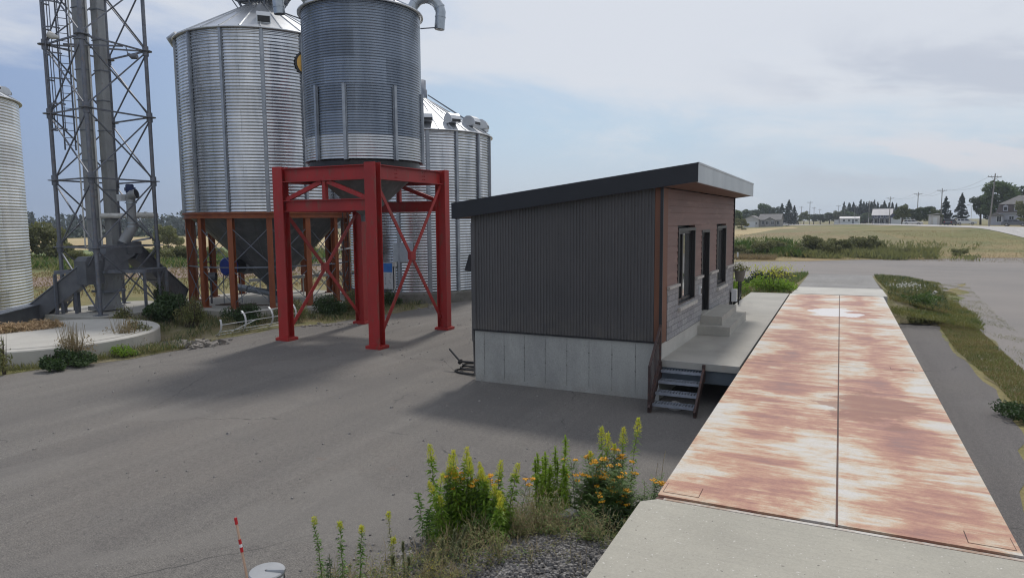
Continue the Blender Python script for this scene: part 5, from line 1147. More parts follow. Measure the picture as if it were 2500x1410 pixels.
# ------------------------------------------------------------------ plants
def sub(v, o): return np.asarray(v)-np.array([o[0], o[1], o[2]])
def blade_quads(p, d, L, w, droop, rng):
    """lance-shaped leaves: p bases, d unit directions; two quads each"""
    n = len(p); up = np.array([0,0,1.0]); s = np.cross(d, up); s /= np.linalg.norm(s, axis=1, keepdims=True)+1e-9
    L = np.asarray(L).reshape(-1,1)*np.ones((n,1)); w = np.asarray(w).reshape(-1,1)*np.ones((n,1))
    m = p+d*L*.5-up*droop*L*.12; t = p+d*L-up*droop*L*.5
    v = np.stack([p, m-s*w*.5, t, m+s*w*.5], 1).reshape(-1,3); return v, np.arange(4*n).reshape(n,4)
def stalks(name, label, cat, spots, leaf_len=.085, leaf_w=.014, per=70, top='plume', leafm='gold_leaf', plume=.16, group=None, seed=1, lower=.15, stemm='stem', z0=None, fern=False):
    rng = np.random.default_rng(seed); x0 = sum(s[0] for s in spots)/len(spots); y0 = sum(s[1] for s in spots)/len(spots)
    org = (x0, y0, 0); t = thing(name, label, cat, org, group)
    sb = MB(); LV = []; PL_ = []
    for (x, y, h, lx, ly) in spots:
        TV = []; DV = []
        zb = mound(x, y)-.02; k = 7; pts = [V(x+lx*(i/k)**1.7+rng.normal(0,.004), y+ly*(i/k)**1.7+rng.normal(0,.004), zb+(h-zb)*i/k) for i in range(k+1)]
        sb.tube(pts, [.0055*(1-.6*i/k) for i in range(k+1)], 6); P = np.array([tuple(p) for p in pts])
        n = int(per*h); u = np.sort(rng.uniform(lower, .97 if top != 'plume' else 1-plume*.7/h, n)); base = np.stack([np.interp(u*k, np.arange(k+1), P[:,j]) for j in range(3)], 1)
        a = np.arange(n)*2.4+rng.normal(0,.5,n); el = rng.normal(.55,.25,n)*(.4+u*.9); d = np.stack([np.cos(a)*np.cos(el), np.sin(a)*np.cos(el), np.sin(el)], 1)
        Ls = leaf_len*(1.15-.5*u)*rng.uniform(.7,1.25,n)
        if fern:
            for q_ in (.25,.45,.65,.85,1.0):
                for s_ in (-1, 1):
                    dd = d.copy(); c_, s2 = np.cos(.75*s_), np.sin(.75*s_); dd = np.stack([d[:,0]*c_-d[:,1]*s2, d[:,0]*s2+d[:,1]*c_, d[:,2]*.6], 1); vv, qq = blade_quads(base+d*(Ls*q_)[:,None]*1.3, dd, Ls*.42*(1.15-q_*.5), leaf_w, .6, rng); LV.append(vv)
        else:
            vv, qq = blade_quads(base, d, Ls, leaf_w*rng.uniform(.7,1.2,n), 1.0, rng); LV.append(vv)
        tp = P[-1]
        if top == 'plume':
            m = int(1000*min(plume, .16+.1*(h > 1.1))); plume_ = min(plume, .16+.1*(h > 1.1)); u = rng.beta(1.3,1.3,m); a = rng.uniform(0,6.28,m); r = (1-u)**.8*plume_*.24*rng.uniform(.15,1,m)+.004; cx = np.interp((1-plume_/h*(1-u))*k, np.arange(k+1), P[:,0]); cy = np.interp((1-plume_/h*(1-u))*k, np.arange(k+1), P[:,1])
            c_ = np.stack([cx+np.cos(a)*r, cy+np.sin(a)*r, tp[2]-plume_*(1-u)+r*.55], 1); dd = np.stack([np.cos(a)*.7, np.sin(a)*.7, np.full(m,.75)], 1); vv, qq = blade_quads(c_, dd/np.linalg.norm(dd,axis=1,keepdims=True), rng.uniform(.022,.046,m), .011, .3, rng); TV.append(vv)
        elif top == 'spike':
            m = 110; u = rng.random(m); a = rng.uniform(0,6.28,m); c_ = np.stack([np.interp((1-.22*u)*k, np.arange(k+1), P[:,0]), np.interp((1-.22*u)*k, np.arange(k+1), P[:,1]), tp[2]-.22*h*u], 1); dd = np.stack([np.cos(a)*.5, np.sin(a)*.5, np.full(m,.85)], 1); vv, qq = blade_quads(c_, dd, rng.uniform(.03,.055,m), .011, .2, rng); TV.append(vv)
        elif top == 'button':
            for hd in range(int(rng.integers(2,5))):
                ctr_ = tp+np.array([rng.normal(0,.045), rng.normal(0,.045), rng.normal(0,.025)]); sb.tube([V(*P[-2]), V(*(ctr_-np.array([0,0,.01])))], .0025, 4)
                m = int(rng.integers(12,24)); a = rng.uniform(0,6.28,m); r = np.sqrt(rng.random(m))*.040
                for q_ in range(m): DV.append((ctr_[0]+cos(a[q_])*r[q_], ctr_[1]+sin(a[q_])*r[q_], ctr_[2]+rng.normal(0,.004)))
        PL_.append((TV, DV))
    sb.build('stem', M[stemm], t)
    LV = np.concatenate(LV); link('leaves', npmesh('leaves', sub(LV, org), np.arange(len(LV)).reshape(-1,4), M[leafm]), t, V(*org))
    for TV, DV in PL_:
        if TV: TV = np.concatenate(TV); link('plume', npmesh('plume', sub(TV, org), np.arange(len(TV)).reshape(-1,4), M['gold_top'] if top == 'plume' else M[leafm]), t, V(*org))
        if DV:
            b = MB()
            for x, y, z in DV: b.lathe((x,y), [(.009,z-.005),(.0095,z),(.007,z+.004),(.0005,z+.005)], 7)
            b.build('flower_head', M['tansy_fl'], t)
    return t
def ring_spots(cx, cy, rx, ry, n, h0, h1, seed, lean=.10):
    r = random.Random(seed); return [(cx+r.gauss(0,rx), cy+r.gauss(0,ry), r.uniform(h0,h1), r.gauss(0,lean), r.gauss(0,lean)) for _ in range(n)]
# tall clump left of the apron
stalks('goldenrod', 'large bushy goldenrod clump in the middle of the foreground weeds', 'plant', [(-4.45,6.95,1.27,-.08,0),(-4.3,7.05,1.12,.0,.02),(-4.2,6.9,1.26,.05,.0),(-4.12,7.05,1.25,.06,.02),(-4.05,6.95,1.18,.1,.0),(-3.95,7.0,1.02,.1,.05)]+ring_spots(-4.02,6.98,.27,.16,24,.62,1.12,3,.08), .135, .028, 135, 'plume', 'gold_leaf', .26, seed=2)
stalks('goldenrod_undergrowth', 'darker leafy lower stems inside the large goldenrod clump', 'plant', ring_spots(-4.0,6.9,.32,.16,26,.40,.88,14,.09), .13, .028, 130, 'none', 'gold_leaf_d', seed=4)
stalks('tansy', 'orange yellow tansy flowers mixed into the large goldenrod clump', 'plant', ring_spots(-3.88,6.95,.24,.12,9,.78,1.0,8,.06), .10, .010, 55, 'button', 'tansy_leaf', seed=6, fern=True)
stalks('leafy_stalks', 'narrow bright green stalks without flowers between the two flowering clumps', 'plant', [(-3.42,7.85,1.02,-.04,0),(-3.3,7.8,1.06,-.02,0),(-3.22,7.9,1.12,.0,0),(-3.12,7.95,1.27,.02,.0),(-3.25,7.75,.92,.02,0),(-3.18,7.85,.98,0,.02),(-3.36,7.95,.85,-.03,0)]+ring_spots(-3.25,7.85,.13,.1,11,.55,1.02,19,.05), .11, .023, 150, 'spike', 'bright_leaf', seed=9, lower=.2)
stalks('goldenrod', 'goldenrod stems with bright yellow green tips beside the weighbridge corner', 'plant', [(-2.72,8.35,1.32,-.02,.0),(-2.66,8.3,1.27,.02,0),(-2.52,8.5,1.30,.03,.02),(-2.42,8.55,1.43,.12,.04),(-2.8,8.2,1.02,-.05,0),(-2.58,8.4,1.1,.0,0)], .11, .022, 110, 'plume', 'gold_leaf', .27, seed=12)
stalks('tansy', 'tansy plant covered in flat orange yellow heads beside the weighbridge corner', 'plant', ring_spots(-2.62,8.1,.25,.15,22,.62,1.08,15,.10)+ring_spots(-2.45,7.9,.2,.12,7,.45,.7,5,.1), .15, .018, 95, 'button', 'tansy_leaf', seed=13, fern=True)
stalks('tansy_foliage', 'dark leafy undergrowth at the foot of the orange flowered tansy', 'plant', ring_spots(-2.55,7.85,.36,.22,30,.30,.62,16,.08), .13, .028, 110, 'none', 'bush_d', seed=17)
stalks('dry_weed', 'thin brown dry weed stem beside the rusty plate corner', 'plant', [(-2.05,8.35,.95,.05,.02),(-2.0,8.4,1.1,.08,.02),(-2.1,8.2,.75,-.02,0)], .05, .005, 60, 'none', 'dry', seed=18, stemm='dry')
for (x, y, h, lx, lab, s_) in ((-5.03,5.5,.80,-.10,'leftmost of three slender goldenrod stalks to the right of the bin',21),(-4.72,5.48,.83,-.03,'middle of three slender goldenrod stalks to the right of the bin',22),(-4.55,5.55,.80,.05,'rightmost of three slender goldenrod stalks to the right of the bin',23)):
    stalks('goldenrod_stalk', lab, 'plant', [(x,y,h,lx,0)], .085, .018, 170, 'plume', 'gold_leaf_d', .10, group='slender goldenrod stalks by the bin', seed=s_, lower=.05)
stalks('dark_stalk', 'short dark green leafy stalk between the slender goldenrods', 'plant', [(-4.78,5.36,.52,-.02,0),(-4.84,5.4,.40,-.03,0)], .07, .016, 130, 'none', 'bush_d', seed=24)
stalks('goldenrod_stalk', 'single goldenrod with a wide yellow head left of the large clump', 'plant', [(-4.42,5.95,.80,-.03,0),(-4.38,5.9,.55,.03,0)], .07, .012, 110, 'plume', 'bush_g', .10, seed=25)
stalks('mugwort', 'pale silvery mugwort stems in front of the large goldenrod clump', 'plant', [(-3.78,6.2,.62,.05,.0),(-3.72,6.15,.72,.16,.02),(-3.85,6.15,.5,-.02,0),(-3.7,6.25,.45,.0,0),(-3.55,6.2,.4,.04,0),(-3.9,6.0,.42,0,0)], .05, .012, 190, 'spike', 'mug', seed=26, stemm='mug')
stalks('mugwort', 'pale seeding mugwort between the single goldenrod and the large clump', 'plant', [(-4.18,5.85,.55,.0,0),(-4.1,5.8,.42,.03,0),(-4.25,5.8,.38,-.04,0)], .045, .011, 190, 'spike', 'mug', seed=27, stemm='mug')
# low tangled undergrowth around them (uncountable)
rng = np.random.default_rng(33); CV = {'bush_g': [], 'tansy_leaf': [], 'yellow_fl': [], 'dry': [], 'bush_d': []}
def tangle(cx, cy, rx, ry, h, n, mats):
    """ragged patch: many small tufts of their own height, leaning their own way"""
    nt_ = 26; tx = cx+rng.normal(0,rx,nt_); ty = cy+rng.normal(0,ry,nt_); th = h*rng.uniform(.25,1.25,nt_)*np.exp(-((tx-cx)/rx/2.6)**2); tr = rng.uniform(.04,.12,nt_); lx, ly = rng.normal(0,.12,nt_), rng.normal(0,.12,nt_); tm = rng.random(nt_)
    for m_, f_ in mats:
        k = int(n*f_*.62); w = .25+np.abs(np.sin(tm*9+len(m_)))**2; t_ = rng.choice(nt_, k, p=w/w.sum()); u = rng.beta(1.1,1.3,k)
        x = tx[t_]+rng.normal(0,1,k)*tr[t_]*(1.2-.6*u)+lx[t_]*u; y = ty[t_]+rng.normal(0,1,k)*tr[t_]*(1.2-.6*u)+ly[t_]*u; ok = x < -1.95; x, y, t_, u = x[ok], y[ok], t_[ok], u[ok]; k = len(x)
        zb = np.array([mound(a, b_) for a, b_ in zip(x, y)]); c_ = np.stack([x, y, zb+u*th[t_]], 1)
        if m_ == 'dry':
            a = rng.uniform(0,6.28,k); d = np.stack([np.cos(a)*.45,np.sin(a)*.45,rng.uniform(.4,1.2,k)],1); vv, qq = blade_quads(c_, d, rng.uniform(.08,.26,k), .005, .5, rng)
        elif m_ == 'yellow_fl': vv, qq = leaf_quads(c_, .012, 1.0, .6, rng)
        else:
            a = rng.uniform(0,6.28,k); d = np.stack([np.cos(a)*.8,np.sin(a)*.8,rng.uniform(-.1,.9,k)],1); vv, qq = blade_quads(c_, d, rng.uniform(.025,.075,k), rng.uniform(.008,.018,k), .8, rng)
        CV[m_].append(vv)
for a in ((-4.55,5.55,.35,.20,.26,3200,(('bush_g',.5),('yellow_fl',.16),('dry',.24),('bush_d',.1))),(-4.0,5.75,.35,.22,.32,4600,(('bush_g',.52),('yellow_fl',.13),('dry',.25),('tansy_leaf',.1))),
          (-3.6,6.5,.32,.28,.36,5200,(('bush_g',.5),('dry',.3),('tansy_leaf',.2))),(-3.2,7.2,.36,.26,.48,6800,(('bush_g',.45),('dry',.37),('tansy_leaf',.18))),(-2.7,7.35,.34,.22,.42,5600,(('bush_g',.42),('dry',.22),('tansy_leaf',.36))),
          (-2.25,7.55,.2,.25,.36,2600,(('bush_d',.6),('bush_g',.3),('dry',.1))),(-3.55,7.55,.22,.2,.30,1500,(('dry',.6),('bush_g',.4))),(-2.9,6.3,.35,.12,.10,500,(('dry',.5),('bush_g',.5)))):
    tangle(*a)
mats_ = list(CV); vv = np.concatenate([np.concatenate(CV[k]) for k in mats_ if CV[k]]); mi = np.concatenate([np.full(sum(len(a) for a in CV[k])//4, i) for i, k in enumerate(mats_) if CV[k]])
tag(link('undergrowth', npmesh('undergrowth', vv, np.arange(len(vv)).reshape(-1,4), [M[k] for k in mats_], mi), None, V(0,0,0)), kind='stuff')

# ------------------------------------------------------------------ bushes and weeds around the bins
def bush(name, label, cx, cy, z, rx, ry, h, n, leaf, m, seed, stems=14, group=None, cat='bush', lobes=9, aspect=1.8, dry=0):
    rng = np.random.default_rng(seed); t = thing(name, label, cat, (cx, cy, z), group); b = MB(); P = []
    for i in range(lobes):
        a = rng.uniform(0,6.28); r = rng.uniform(0,.75)**.6; hh = h*(1-.55*r*r)*rng.uniform(.55,1); c_ = np.array([cos(a)*r*rx, sin(a)*r*ry, hh*.62]); k = n//lobes
        g = rng.normal(size=(k,3)); g /= np.linalg.norm(g,axis=1,keepdims=True); g *= (rng.random((k,1))**.45); P.append(c_+g*np.array([rx*.46, ry*.46, hh*.44]))
    P = np.concatenate(P); P = P[P[:,2] > .01]
    for i in range(stems):
        a = rng.uniform(0,6.28); r = rng.uniform(.2,1.0); b.tube([V(cos(a)*r*rx*.3, sin(a)*r*ry*.3, 0), V(cos(a)*r*rx*.55, sin(a)*r*ry*.55, h*.5), V(cos(a)*r*rx*.75, sin(a)*r*ry*.75, h*rng.uniform(.8,1.08))], [.012,.008,.003], 5)
    b.v = [(x+cx, y+cy, zz+z) for x, y, zz in b.v]; b.build('stem', M['dry' if dry else 'bark'], t)
    vv, qq = leaf_quads(P, rng.uniform(.6,1.3,len(P))*leaf, aspect, None, rng); link('leaves', npmesh('leaves', vv, qq, M[m]), t, V(cx,cy,z)); return t
bush('leafy_bush', 'dense dark green bush between the lattice tower and the orange legged bin', -24.6,18.5,0, 1.0,.8,1.75, 5200, .07, 'bush_d', 1)
bush('weed_clump', 'grey green weed clump in front of the leftmost orange legs', -22.6,18.0,0, .8,.6,1.25, 3200, .045, 'bush_g', 2, 26)
bush('weed_clump', 'low green weeds between the ladder cage and the round pad', -21.4,19.4,0, 1.0,.6,.95, 3000, .05, 'bush_d', 3, 24)
bush('weed_clump', 'mixed weeds behind the ladder cage left of the red column', -20.1,20.9,0, .9,.6,.95, 2800, .05, 'bush_g', 4, 24)
bush('weed_clump', 'dark weeds seen between the two left red columns', -19.6,22.4,0, .8,.6,1.1, 3000, .05, 'bush_d', 5, 24)
bush('weed_clump', 'grey green weeds beside the back red column', -18.9,23.6,0, .8,.6,1.2, 2800, .05, 'bush_g', 6, 24)
bush('weed_clump', 'weeds under the notice panel on the wide bin', -19.2,26.3,0, .6,.5,.9, 1800, .05, 'bush_d', 7, 18)
bush('dry_weed', 'dry brown bushy weed standing in front of the round slab', -20.0,11.9,0, .75,.55,1.2, 900, .035, 'dry', 8, 40, dry=1)
bush('weed_clump', 'dark low weeds at the foot of the dry brown weed', -20.0,11.7,0, .95,.45,.6, 2400, .05, 'bush_d', 9, 10)
bush('dry_weed', 'dry brown weeds at the far rim of the round slab', -20.9,14.1,0, .7,.6,1.05, 1100, .035, 'dry', 10, 34, dry=1)
bush('weed_clump', 'dull green weeds at the far rim of the round slab beside the rubble', -21.1,14.6,0, .7,.6,.9, 2000, .045, 'bush_g', 11, 14)
bush('weed_clump', 'small yellow green tuft at the yard edge by the round slab', -19.5,13.1,0, .5,.35,.42, 1300, .04, 'gold_leaf', 12, 8)
bush('weed_stalk', 'tall thin green weed near the left end of the round slab', -20.3,10.2,0, .22,.2,1.15, 420, .04, 'bush_g', 13, 9)
bush('weed_clump', 'small dark green plant low against the round slab wall', -19.6,11.0,0, .45,.3,.45, 1000, .06, 'bush_d', 14, 6)
bush('weed_clump', 'grey weeds between the round slab and the tower pad', -23.5,16.4,0, 1.3,.45,.75, 2600, .04, 'bush_g', 15, 26)
bush('weed_clump', 'leafy weeds at the corner of the tower pad', -25.0,16.9,.0, .6,.45,.9, 1300, .05, 'bush_g', 16, 16)
bush('vine', 'dark leafy vine climbing the far leg of the lattice tower', -26.85,19.9,.4, .25,.25,1.6, 420, .07, 'bush_d', 17, 5)
# weedy ground between the yard and the bins
WS = [(-19.9,11.6),(-19.0,13.0),(-18.9,14.6),(-19.4,16.6),(-19.3,19.0),(-18.5,20.6),(-17.9,22.6),(-17.6,25.2),(-17.4,28.0),(-19,29),(-24,29),(-30,24),(-31,18),(-27,15.8),(-23,16.6),(-20,15)]
sheet('weedy_soil', rough(WS, .6, .2, 14), 0.014, M['soil'])

def inpoly(x, y, poly):
    r = np.zeros(len(x), bool); n = len(poly)
    for i in range(n):
        (ax, ay), (bx, by) = poly[i], poly[(i+1) % n]; c_ = ((ay > y) != (by > y)) & (x < (bx-ax)*(y-ay)/(by-ay+1e-12)+ax); r ^= c_
    return r
def blades(name, poly, n, h, w, m, zf, seed, lean=.5, clump=.0):
    rng = np.random.default_rng(seed); p = np.array(poly); x = rng.uniform(p[:,0].min(), p[:,0].max(), n*4); y = rng.uniform(p[:,1].min(), p[:,1].max(), n*4); k = inpoly(x, y, poly)
    if clump: f = np.sin(x*1.3+np.sin(y*.7)*2)*np.sin(y*1.1+np.sin(x*.9)*2)+.6*np.sin(x*3.7+y*2.1); k &= f > rng.normal(-clump, .5, len(x))
    x, y = x[k][:n], y[k][:n]; n = len(x); a = rng.uniform(0,6.28,n); d = np.stack([np.cos(a)*lean, np.sin(a)*lean, np.ones(n)], 1); d /= np.linalg.norm(d,axis=1,keepdims=True)
    vv, qq = blade_quads(np.stack([x,y,zf(x,y)],1), d, rng.uniform(.45,1.25,n)*h, w, .5, rng); return vv
def stuff(name, parts, mats):
    vv = np.concatenate(parts); mi = np.concatenate([np.full(len(p)//4, i) for i, p in enumerate(parts)]); return tag(link(name, npmesh(name, vv, np.arange(len(vv)).reshape(-1,4), mats, mi), None, V(0,0,0)), kind='stuff')
z0f = lambda x, y: np.zeros_like(x)+.005
def clear(vv):
    m = vv.reshape(-1,4,3)[:,0]; ok = (np.hypot(m[:,0]+25, m[:,1]-24.65) > 4.4)&(np.hypot(m[:,0]+23.3, m[:,1]-13) > 3.4)&(np.hypot(m[:,0]+20.55, m[:,1]-31.15) > 4.1)&~((m[:,0] < -25.8)&(m[:,0] > -30.6)&(m[:,1] > 16)&(m[:,1] < 21.3)); return vv.reshape(-1,4,3)[ok].reshape(-1,3)
stuff('weeds', [clear(blades('w', WS, 9000, .30, .02, None, z0f, 141, .6, -.1)), clear(blades('w', WS, 7000, .45, .016, None, z0f, 142, .5, .1)), clear(blades('w', WS, 6000, .38, .014, None, z0f, 143, .5, .1)), clear(blades('w', [(-20.9,9.5),(-19.6,11.4),(-19.4,13.2),(-18.8,14.8),(-20.4,14.4),(-20.5,12),(-21.6,9.8)], 2600, .3, .018, None, z0f, 144))], [M['bush_g'], M['bush_d'], M['dry'], M['bush_g']])
stripP = [(3.25,9),(3.5,16),(3.55,19.5),(3.3,24),(3.5,31),(3.9,38),(4.8,47),(5.4,48),(5.0,41),(4.7,34),(4.6,28),(4.5,22),(4.4,18),(4.25,13),(4.0,8)]
sheet('grass_strip', rough(stripP, .7, .15, 7), 0.012, M['soil'])
edgeP = [(4.2,9),(4.6,18),(4.7,28),(5.0,36),(5.6,48),(7,49),(6.4,40),(5.8,30),(5.4,20),(5.0,12)]
stuff('grass', [blades('g', stripP, 42000, .085, .015, None, z0f, 41), blades('g', stripP, 9000, .12, .014, None, z0f, 42), blades('g', edgeP, 7000, .07, .014, None, z0f, 43, .7, -.2)], [M['blade'], M['blade_dry'], M['blade']])
bush('flower_tuft', 'low tuft with small yellow flowers at the right edge of the side strip', 3.35,16.5,0, .5,.6,.35, 1400, .04, 'bush_d', 51, 8)
bankz = lambda x, y: np.where(y < 33.2, .8, rampz(y))*np.clip(1-(np.abs(x)-1.8)/np.maximum(.3, np.where(x < 0, 6.4-5.9*np.clip((y-30.3)/23.3,0,1)**1.6, 3.2)), 0, 1)
lbP = [(-1.9,30.6),(-3.2,30.6),(-7.6,31.5),(-7.6,36),(-6.2,42),(-3.9,48),(-2.3,53),(-1.95,53),(-1.9,42)]
rbP = [(1.9,30.8),(4.0,31),(4.5,36),(5.1,42),(5.0,48),(3.9,52),(2.3,53.2),(2.1,44)]
lo = lambda h: None
stuff('bank_weeds', [blades('w', [(3.4,30),(4.6,33),(5.6,41),(5.6,49),(4,53.5),(3,54),(3.2,48),(4.6,42)], 7000, .13, .02, None, z0f, 66, .6, -.1), blades('w', [(-7,30.5),(-9.5,31),(-8.5,40),(-5.5,47),(-2.4,54.5),(-2.0,52),(-5,44)], 9000, .25, .022, None, z0f, 67, .6, -.1), blades('w', lbP, 12000, .34, .022, None, bankz, 61), blades('w', lbP, 4000, .5, .028, None, bankz, 62), blades('w', [(-2.0,31),(-4,31),(-6.2,40),(-5.5,45),(-2.4,52)], 7000, .36, .02, None, bankz, 63), blades('w', rbP, 26000, .17, .024, None, bankz, 64), blades('w', rbP, 16000, .17, .02, None, bankz, 65), blades('w', [(1.9,28.6),(4.7,28.4),(5.2,33),(4.8,38),(2.2,37)], 8000, .26, .026, None, lambda x, y: bankz(x, y)*.6, 70, .6), blades('w', rbP, 4000, .32, .03, None, bankz, 68, .6, .2), blades('w', rbP, 2500, .35, .03, None, bankz, 69, .6, .4)], [M['blade'], M['blade'], M['bush_g'], M['bush_l'], M['blade_dry'], M['blade'], M['blade_dry'], M['blade'], M['bush_g'], M['bush_d']])
r_ = random.Random(77)
for k_, (x, y, h, lab) in enumerate(((-2.6,31.8,.55,'bright goldenrod patch at the far end of the walkway'),(-4.6,32.6,.6,'goldenrod clump beyond the hand rail'),(-5.9,35,.6,'goldenrod clump on the bank farthest from the ramp'),(-3.6,36.5,.5,'green leafy clump in the middle of the left bank'),(-3.0,42.5,.4,'small goldenrod near the top of the ramp'))):
    bush('goldenrod_patch', lab, x, y, float(bankz(np.array([x]), np.array([y]))[0]), .9, .8, h+.55, 2200, .055, ('gold_leaf','gold_leaf','bush_l','bush_d','bush_g')[k_], 80+k_, 12, 'goldenrod on the left ramp bank')
    rng = np.random.default_rng(k_); c_ = np.array([x,y,.0])+np.stack([rng.normal(0,.5,160), rng.normal(0,.5,160), float(bankz(np.array([x]), np.array([y]))[0])+h+.45+rng.normal(0,.16,160)],1); vv, qq = leaf_quads(c_, .05, 1.6, None, rng)
    o = [q for q in bpy.data.objects if q.get('label') == lab][0]; link('flowers', npmesh('flowers', vv-np.array(ORG[o.name]), qq, M['gold_top']), o, ORG[o.name])
bush('leafy_bush', 'dark green weeds with white flowers at the far right corner of the weighbridge', 2.9,32.0,.15, .9,.85,.95, 2600, .06, 'bush_l', 91, 10)
rng = np.random.default_rng(3); o = [q for q in bpy.data.objects if 'white flowers at the far right' in q.get('label','')][0]
c_ = np.stack([2.6+rng.normal(0,.3,120), 32.3+rng.normal(0,.25,120), 1.25+rng.normal(0,.06,120)],1); vv, qq = leaf_quads(c_, .05, 1.2, .5, rng); link('flowers', npmesh('flowers', vv-np.array(ORG[o.name]), qq, M['white_fl']), o, ORG[o.name])
bush('leafy_bush', 'broad leaved dull green weed on the right bank beside the weighbridge', 3.1,29.9,0, .7,.7,.5, 1800, .06, 'bush_g', 92, 8)
bush('leafy_bush', 'low green weeds along the right bank behind the white flowers', 3.3,35.0,.1, .8,1.2,.7, 2000, .07, 'bush_l', 93, 8)
stone('white_stone', (4.2,38.5,.2), .16, M['stone_w'], 12, 'white stone lying on the right bank near the ramp')
stone('white_stone', (4.5,40.2,.18), .14, M['stone_w'], 13, 'smaller buff stone behind the white one on the right bank')
# ------------------------------------------------------------------ background
def pol(az, d): a = radians(az); return d*sin(a), d*cos(a)
def crown_pts(rng, lobes, n):
    P = []
    for (cx, cy, cz, rx, rz) in lobes:
        k = max(8, int(n*rx*rx*rz/sum(l[3]**2*l[4] for l in lobes))); g = rng.normal(size=(k,3)); g /= np.linalg.norm(g,axis=1,keepdims=True); g *= .55+.45*rng.random((k,1))**.5; P.append(np.array([cx,cy,cz])+g*np.array([rx,rx,rz])*(1+.12*np.sin(g[:,:1]*9+g[:,1:2]*7)))
    return np.concatenate(P)
def broad_proto(name, m, seed, wide=1.0, n=3800, leaf=.034, low=.16):
    """deciduous tree of unit height with its foot at the origin"""
    rng = np.random.default_rng(seed); t = thing(name, None, None, (0,0,0)); lobes = [(0,0,.62,.24*wide,.26)]
    for i in range(11):
        a = rng.uniform(0,6.28); h = rng.uniform(low+.10,.86); r = (.34*wide)*(1-abs(h-.5)*1.0)*rng.uniform(.6,1); lobes.append((cos(a)*r, sin(a)*r, h, rng.uniform(.10,.17)*wide, rng.uniform(.08,.13)))
    P = crown_pts(rng, lobes, n); vv, qq = leaf_quads(P, rng.uniform(.6,1.4,len(P))*leaf, 1.5, None, rng); link('crown', npmesh('crown', vv, qq, M[m]), t, V(0,0,0))
    b = MB(); b.tube([V(0,0,-.02), V(.01,.0,.2), V(0,.01,.5), V(.02,0,.75)], [.03,.024,.016,.006], 7)
    for i in range(5): a = i*1.3; b.tube([V(0,0,.22+.08*i), V(cos(a)*.14*wide, sin(a)*.14*wide, .38+.08*i), V(cos(a)*.24*wide, sin(a)*.24*wide, .48+.07*i)], [.012,.008,.003], 5)
    b.build('trunk', M['bark'], t); return t
def conifer_proto(name, seed, w=.2, n=2600, m='needle', leaf=.03):
    rng = np.random.default_rng(seed); t = thing(name, None, None, (0,0,0)); P = []
    for lv in range(22):
        h = .06+.9*lv/22; R_ = w*(1-h)**.85*rng.uniform(.75,1.15)+.008; nb = max(4, int(9*(1-h))+3)
        for k in range(nb):
            a = rng.uniform(0,6.28); kk = max(3, int(n/22/nb*(1.6-h))); u = rng.random(kk)**.7; P.append(np.stack([np.cos(a)*u*R_+rng.normal(0,.010,kk), np.sin(a)*u*R_+rng.normal(0,.010,kk), h-.05*u+.02+rng.normal(0,.008,kk)], 1))
    P.append(np.stack([rng.normal(0,.006,60), rng.normal(0,.006,60), rng.uniform(.9,1.0,60)],1)); P = np.concatenate(P)
    vv, qq = leaf_quads(P, rng.uniform(.6,1.3,len(P))*leaf, 1.7, .3, rng); link('crown', npmesh('crown', vv, qq, M[m]), t, V(0,0,0))
    b = MB(); b.tube([V(0,0,-.02), V(0,0,.5), V(0,0,.97)], [.018,.011,.002], 6); b.build('trunk', M['bark'], t); return t
protos = dict(a=broad_proto('broadleaf_tree','leaf_a',1), b=broad_proto('broadleaf_tree','leaf_b',2,1.15), c=broad_proto('broadleaf_tree','leaf_c',3,1.0), d=broad_proto('shrub_tree','shrub',4,1.5,3400,.045,-.08), e=broad_proto('broadleaf_tree','leaf_b',5,.9),
              k=conifer_proto('conifer',6,.30,3600), s=conifer_proto('spruce',7,.17,2200), f=conifer_proto('spruce',8,.24,2600))
used = {}
def tree(kind, az, d, h, label, wide=1.0, rz=0.0, group=None, cat='tree'):
    x, y = pol(az, d); o = protos[kind]; z = gz(x, y)-(.2*h if cat == 'shrub' else 0)
    if kind in used: o = copy_tree(o, (x, y, z), rz, (h*wide, h*wide, h), label)
    else: o.location = (x, y, z); o.rotation_euler = (0,0,rz); o.scale = (h*wide,h*wide,h); o['label'] = label; used[kind] = 1
    o['category'] = cat
    if group: o['group'] = group
    elif 'group' in o: del o['group']
    return o
# right of the road
tree('a', 9.95, 224, 12.6, 'largest tree, broad and tall beside the mansard house', 1.15, .4)
tree('b', 11.7, 232, 11.6, 'dark tree behind the roof of the mansard house', 1.1, 1.4)
tree('e', 8.8, 226, 8.8, 'dark tree left of the largest tree beyond the tall leaning pole', 1.1, 2.2)
tree('k', 6.72, 226, 8.0, 'dark pointed conifer left of the parked white car', 1.0, .3)
tree('k', 7.65, 232, 9.0, 'taller dark conifer directly behind the parked white car', .95, 1.7)
tree('d', 11.35, 196, 6.0, 'dark shrubby tree in front of the mansard house at the picture edge', .8, .9)
tree('c', 4.05, 196, 5.2, 'pale rounded tree between the porch house and the utility pole', .95, .5)
tree('b', 4.75, 215, 4.9, 'dark rounded tree just behind the pale rounded tree', 1.0, 2.5)
tree('a', 5.25, 222, 5.4, 'green tree to the right of the second utility pole', 1.0, 1.1)
tree('e', 5.75, 226, 5.9, 'dark tree behind the small shed', 1.0, .2)
tree('c', 6.15, 214, 4.6, 'pale green tree right of the small shed', 1.0, 2.9)
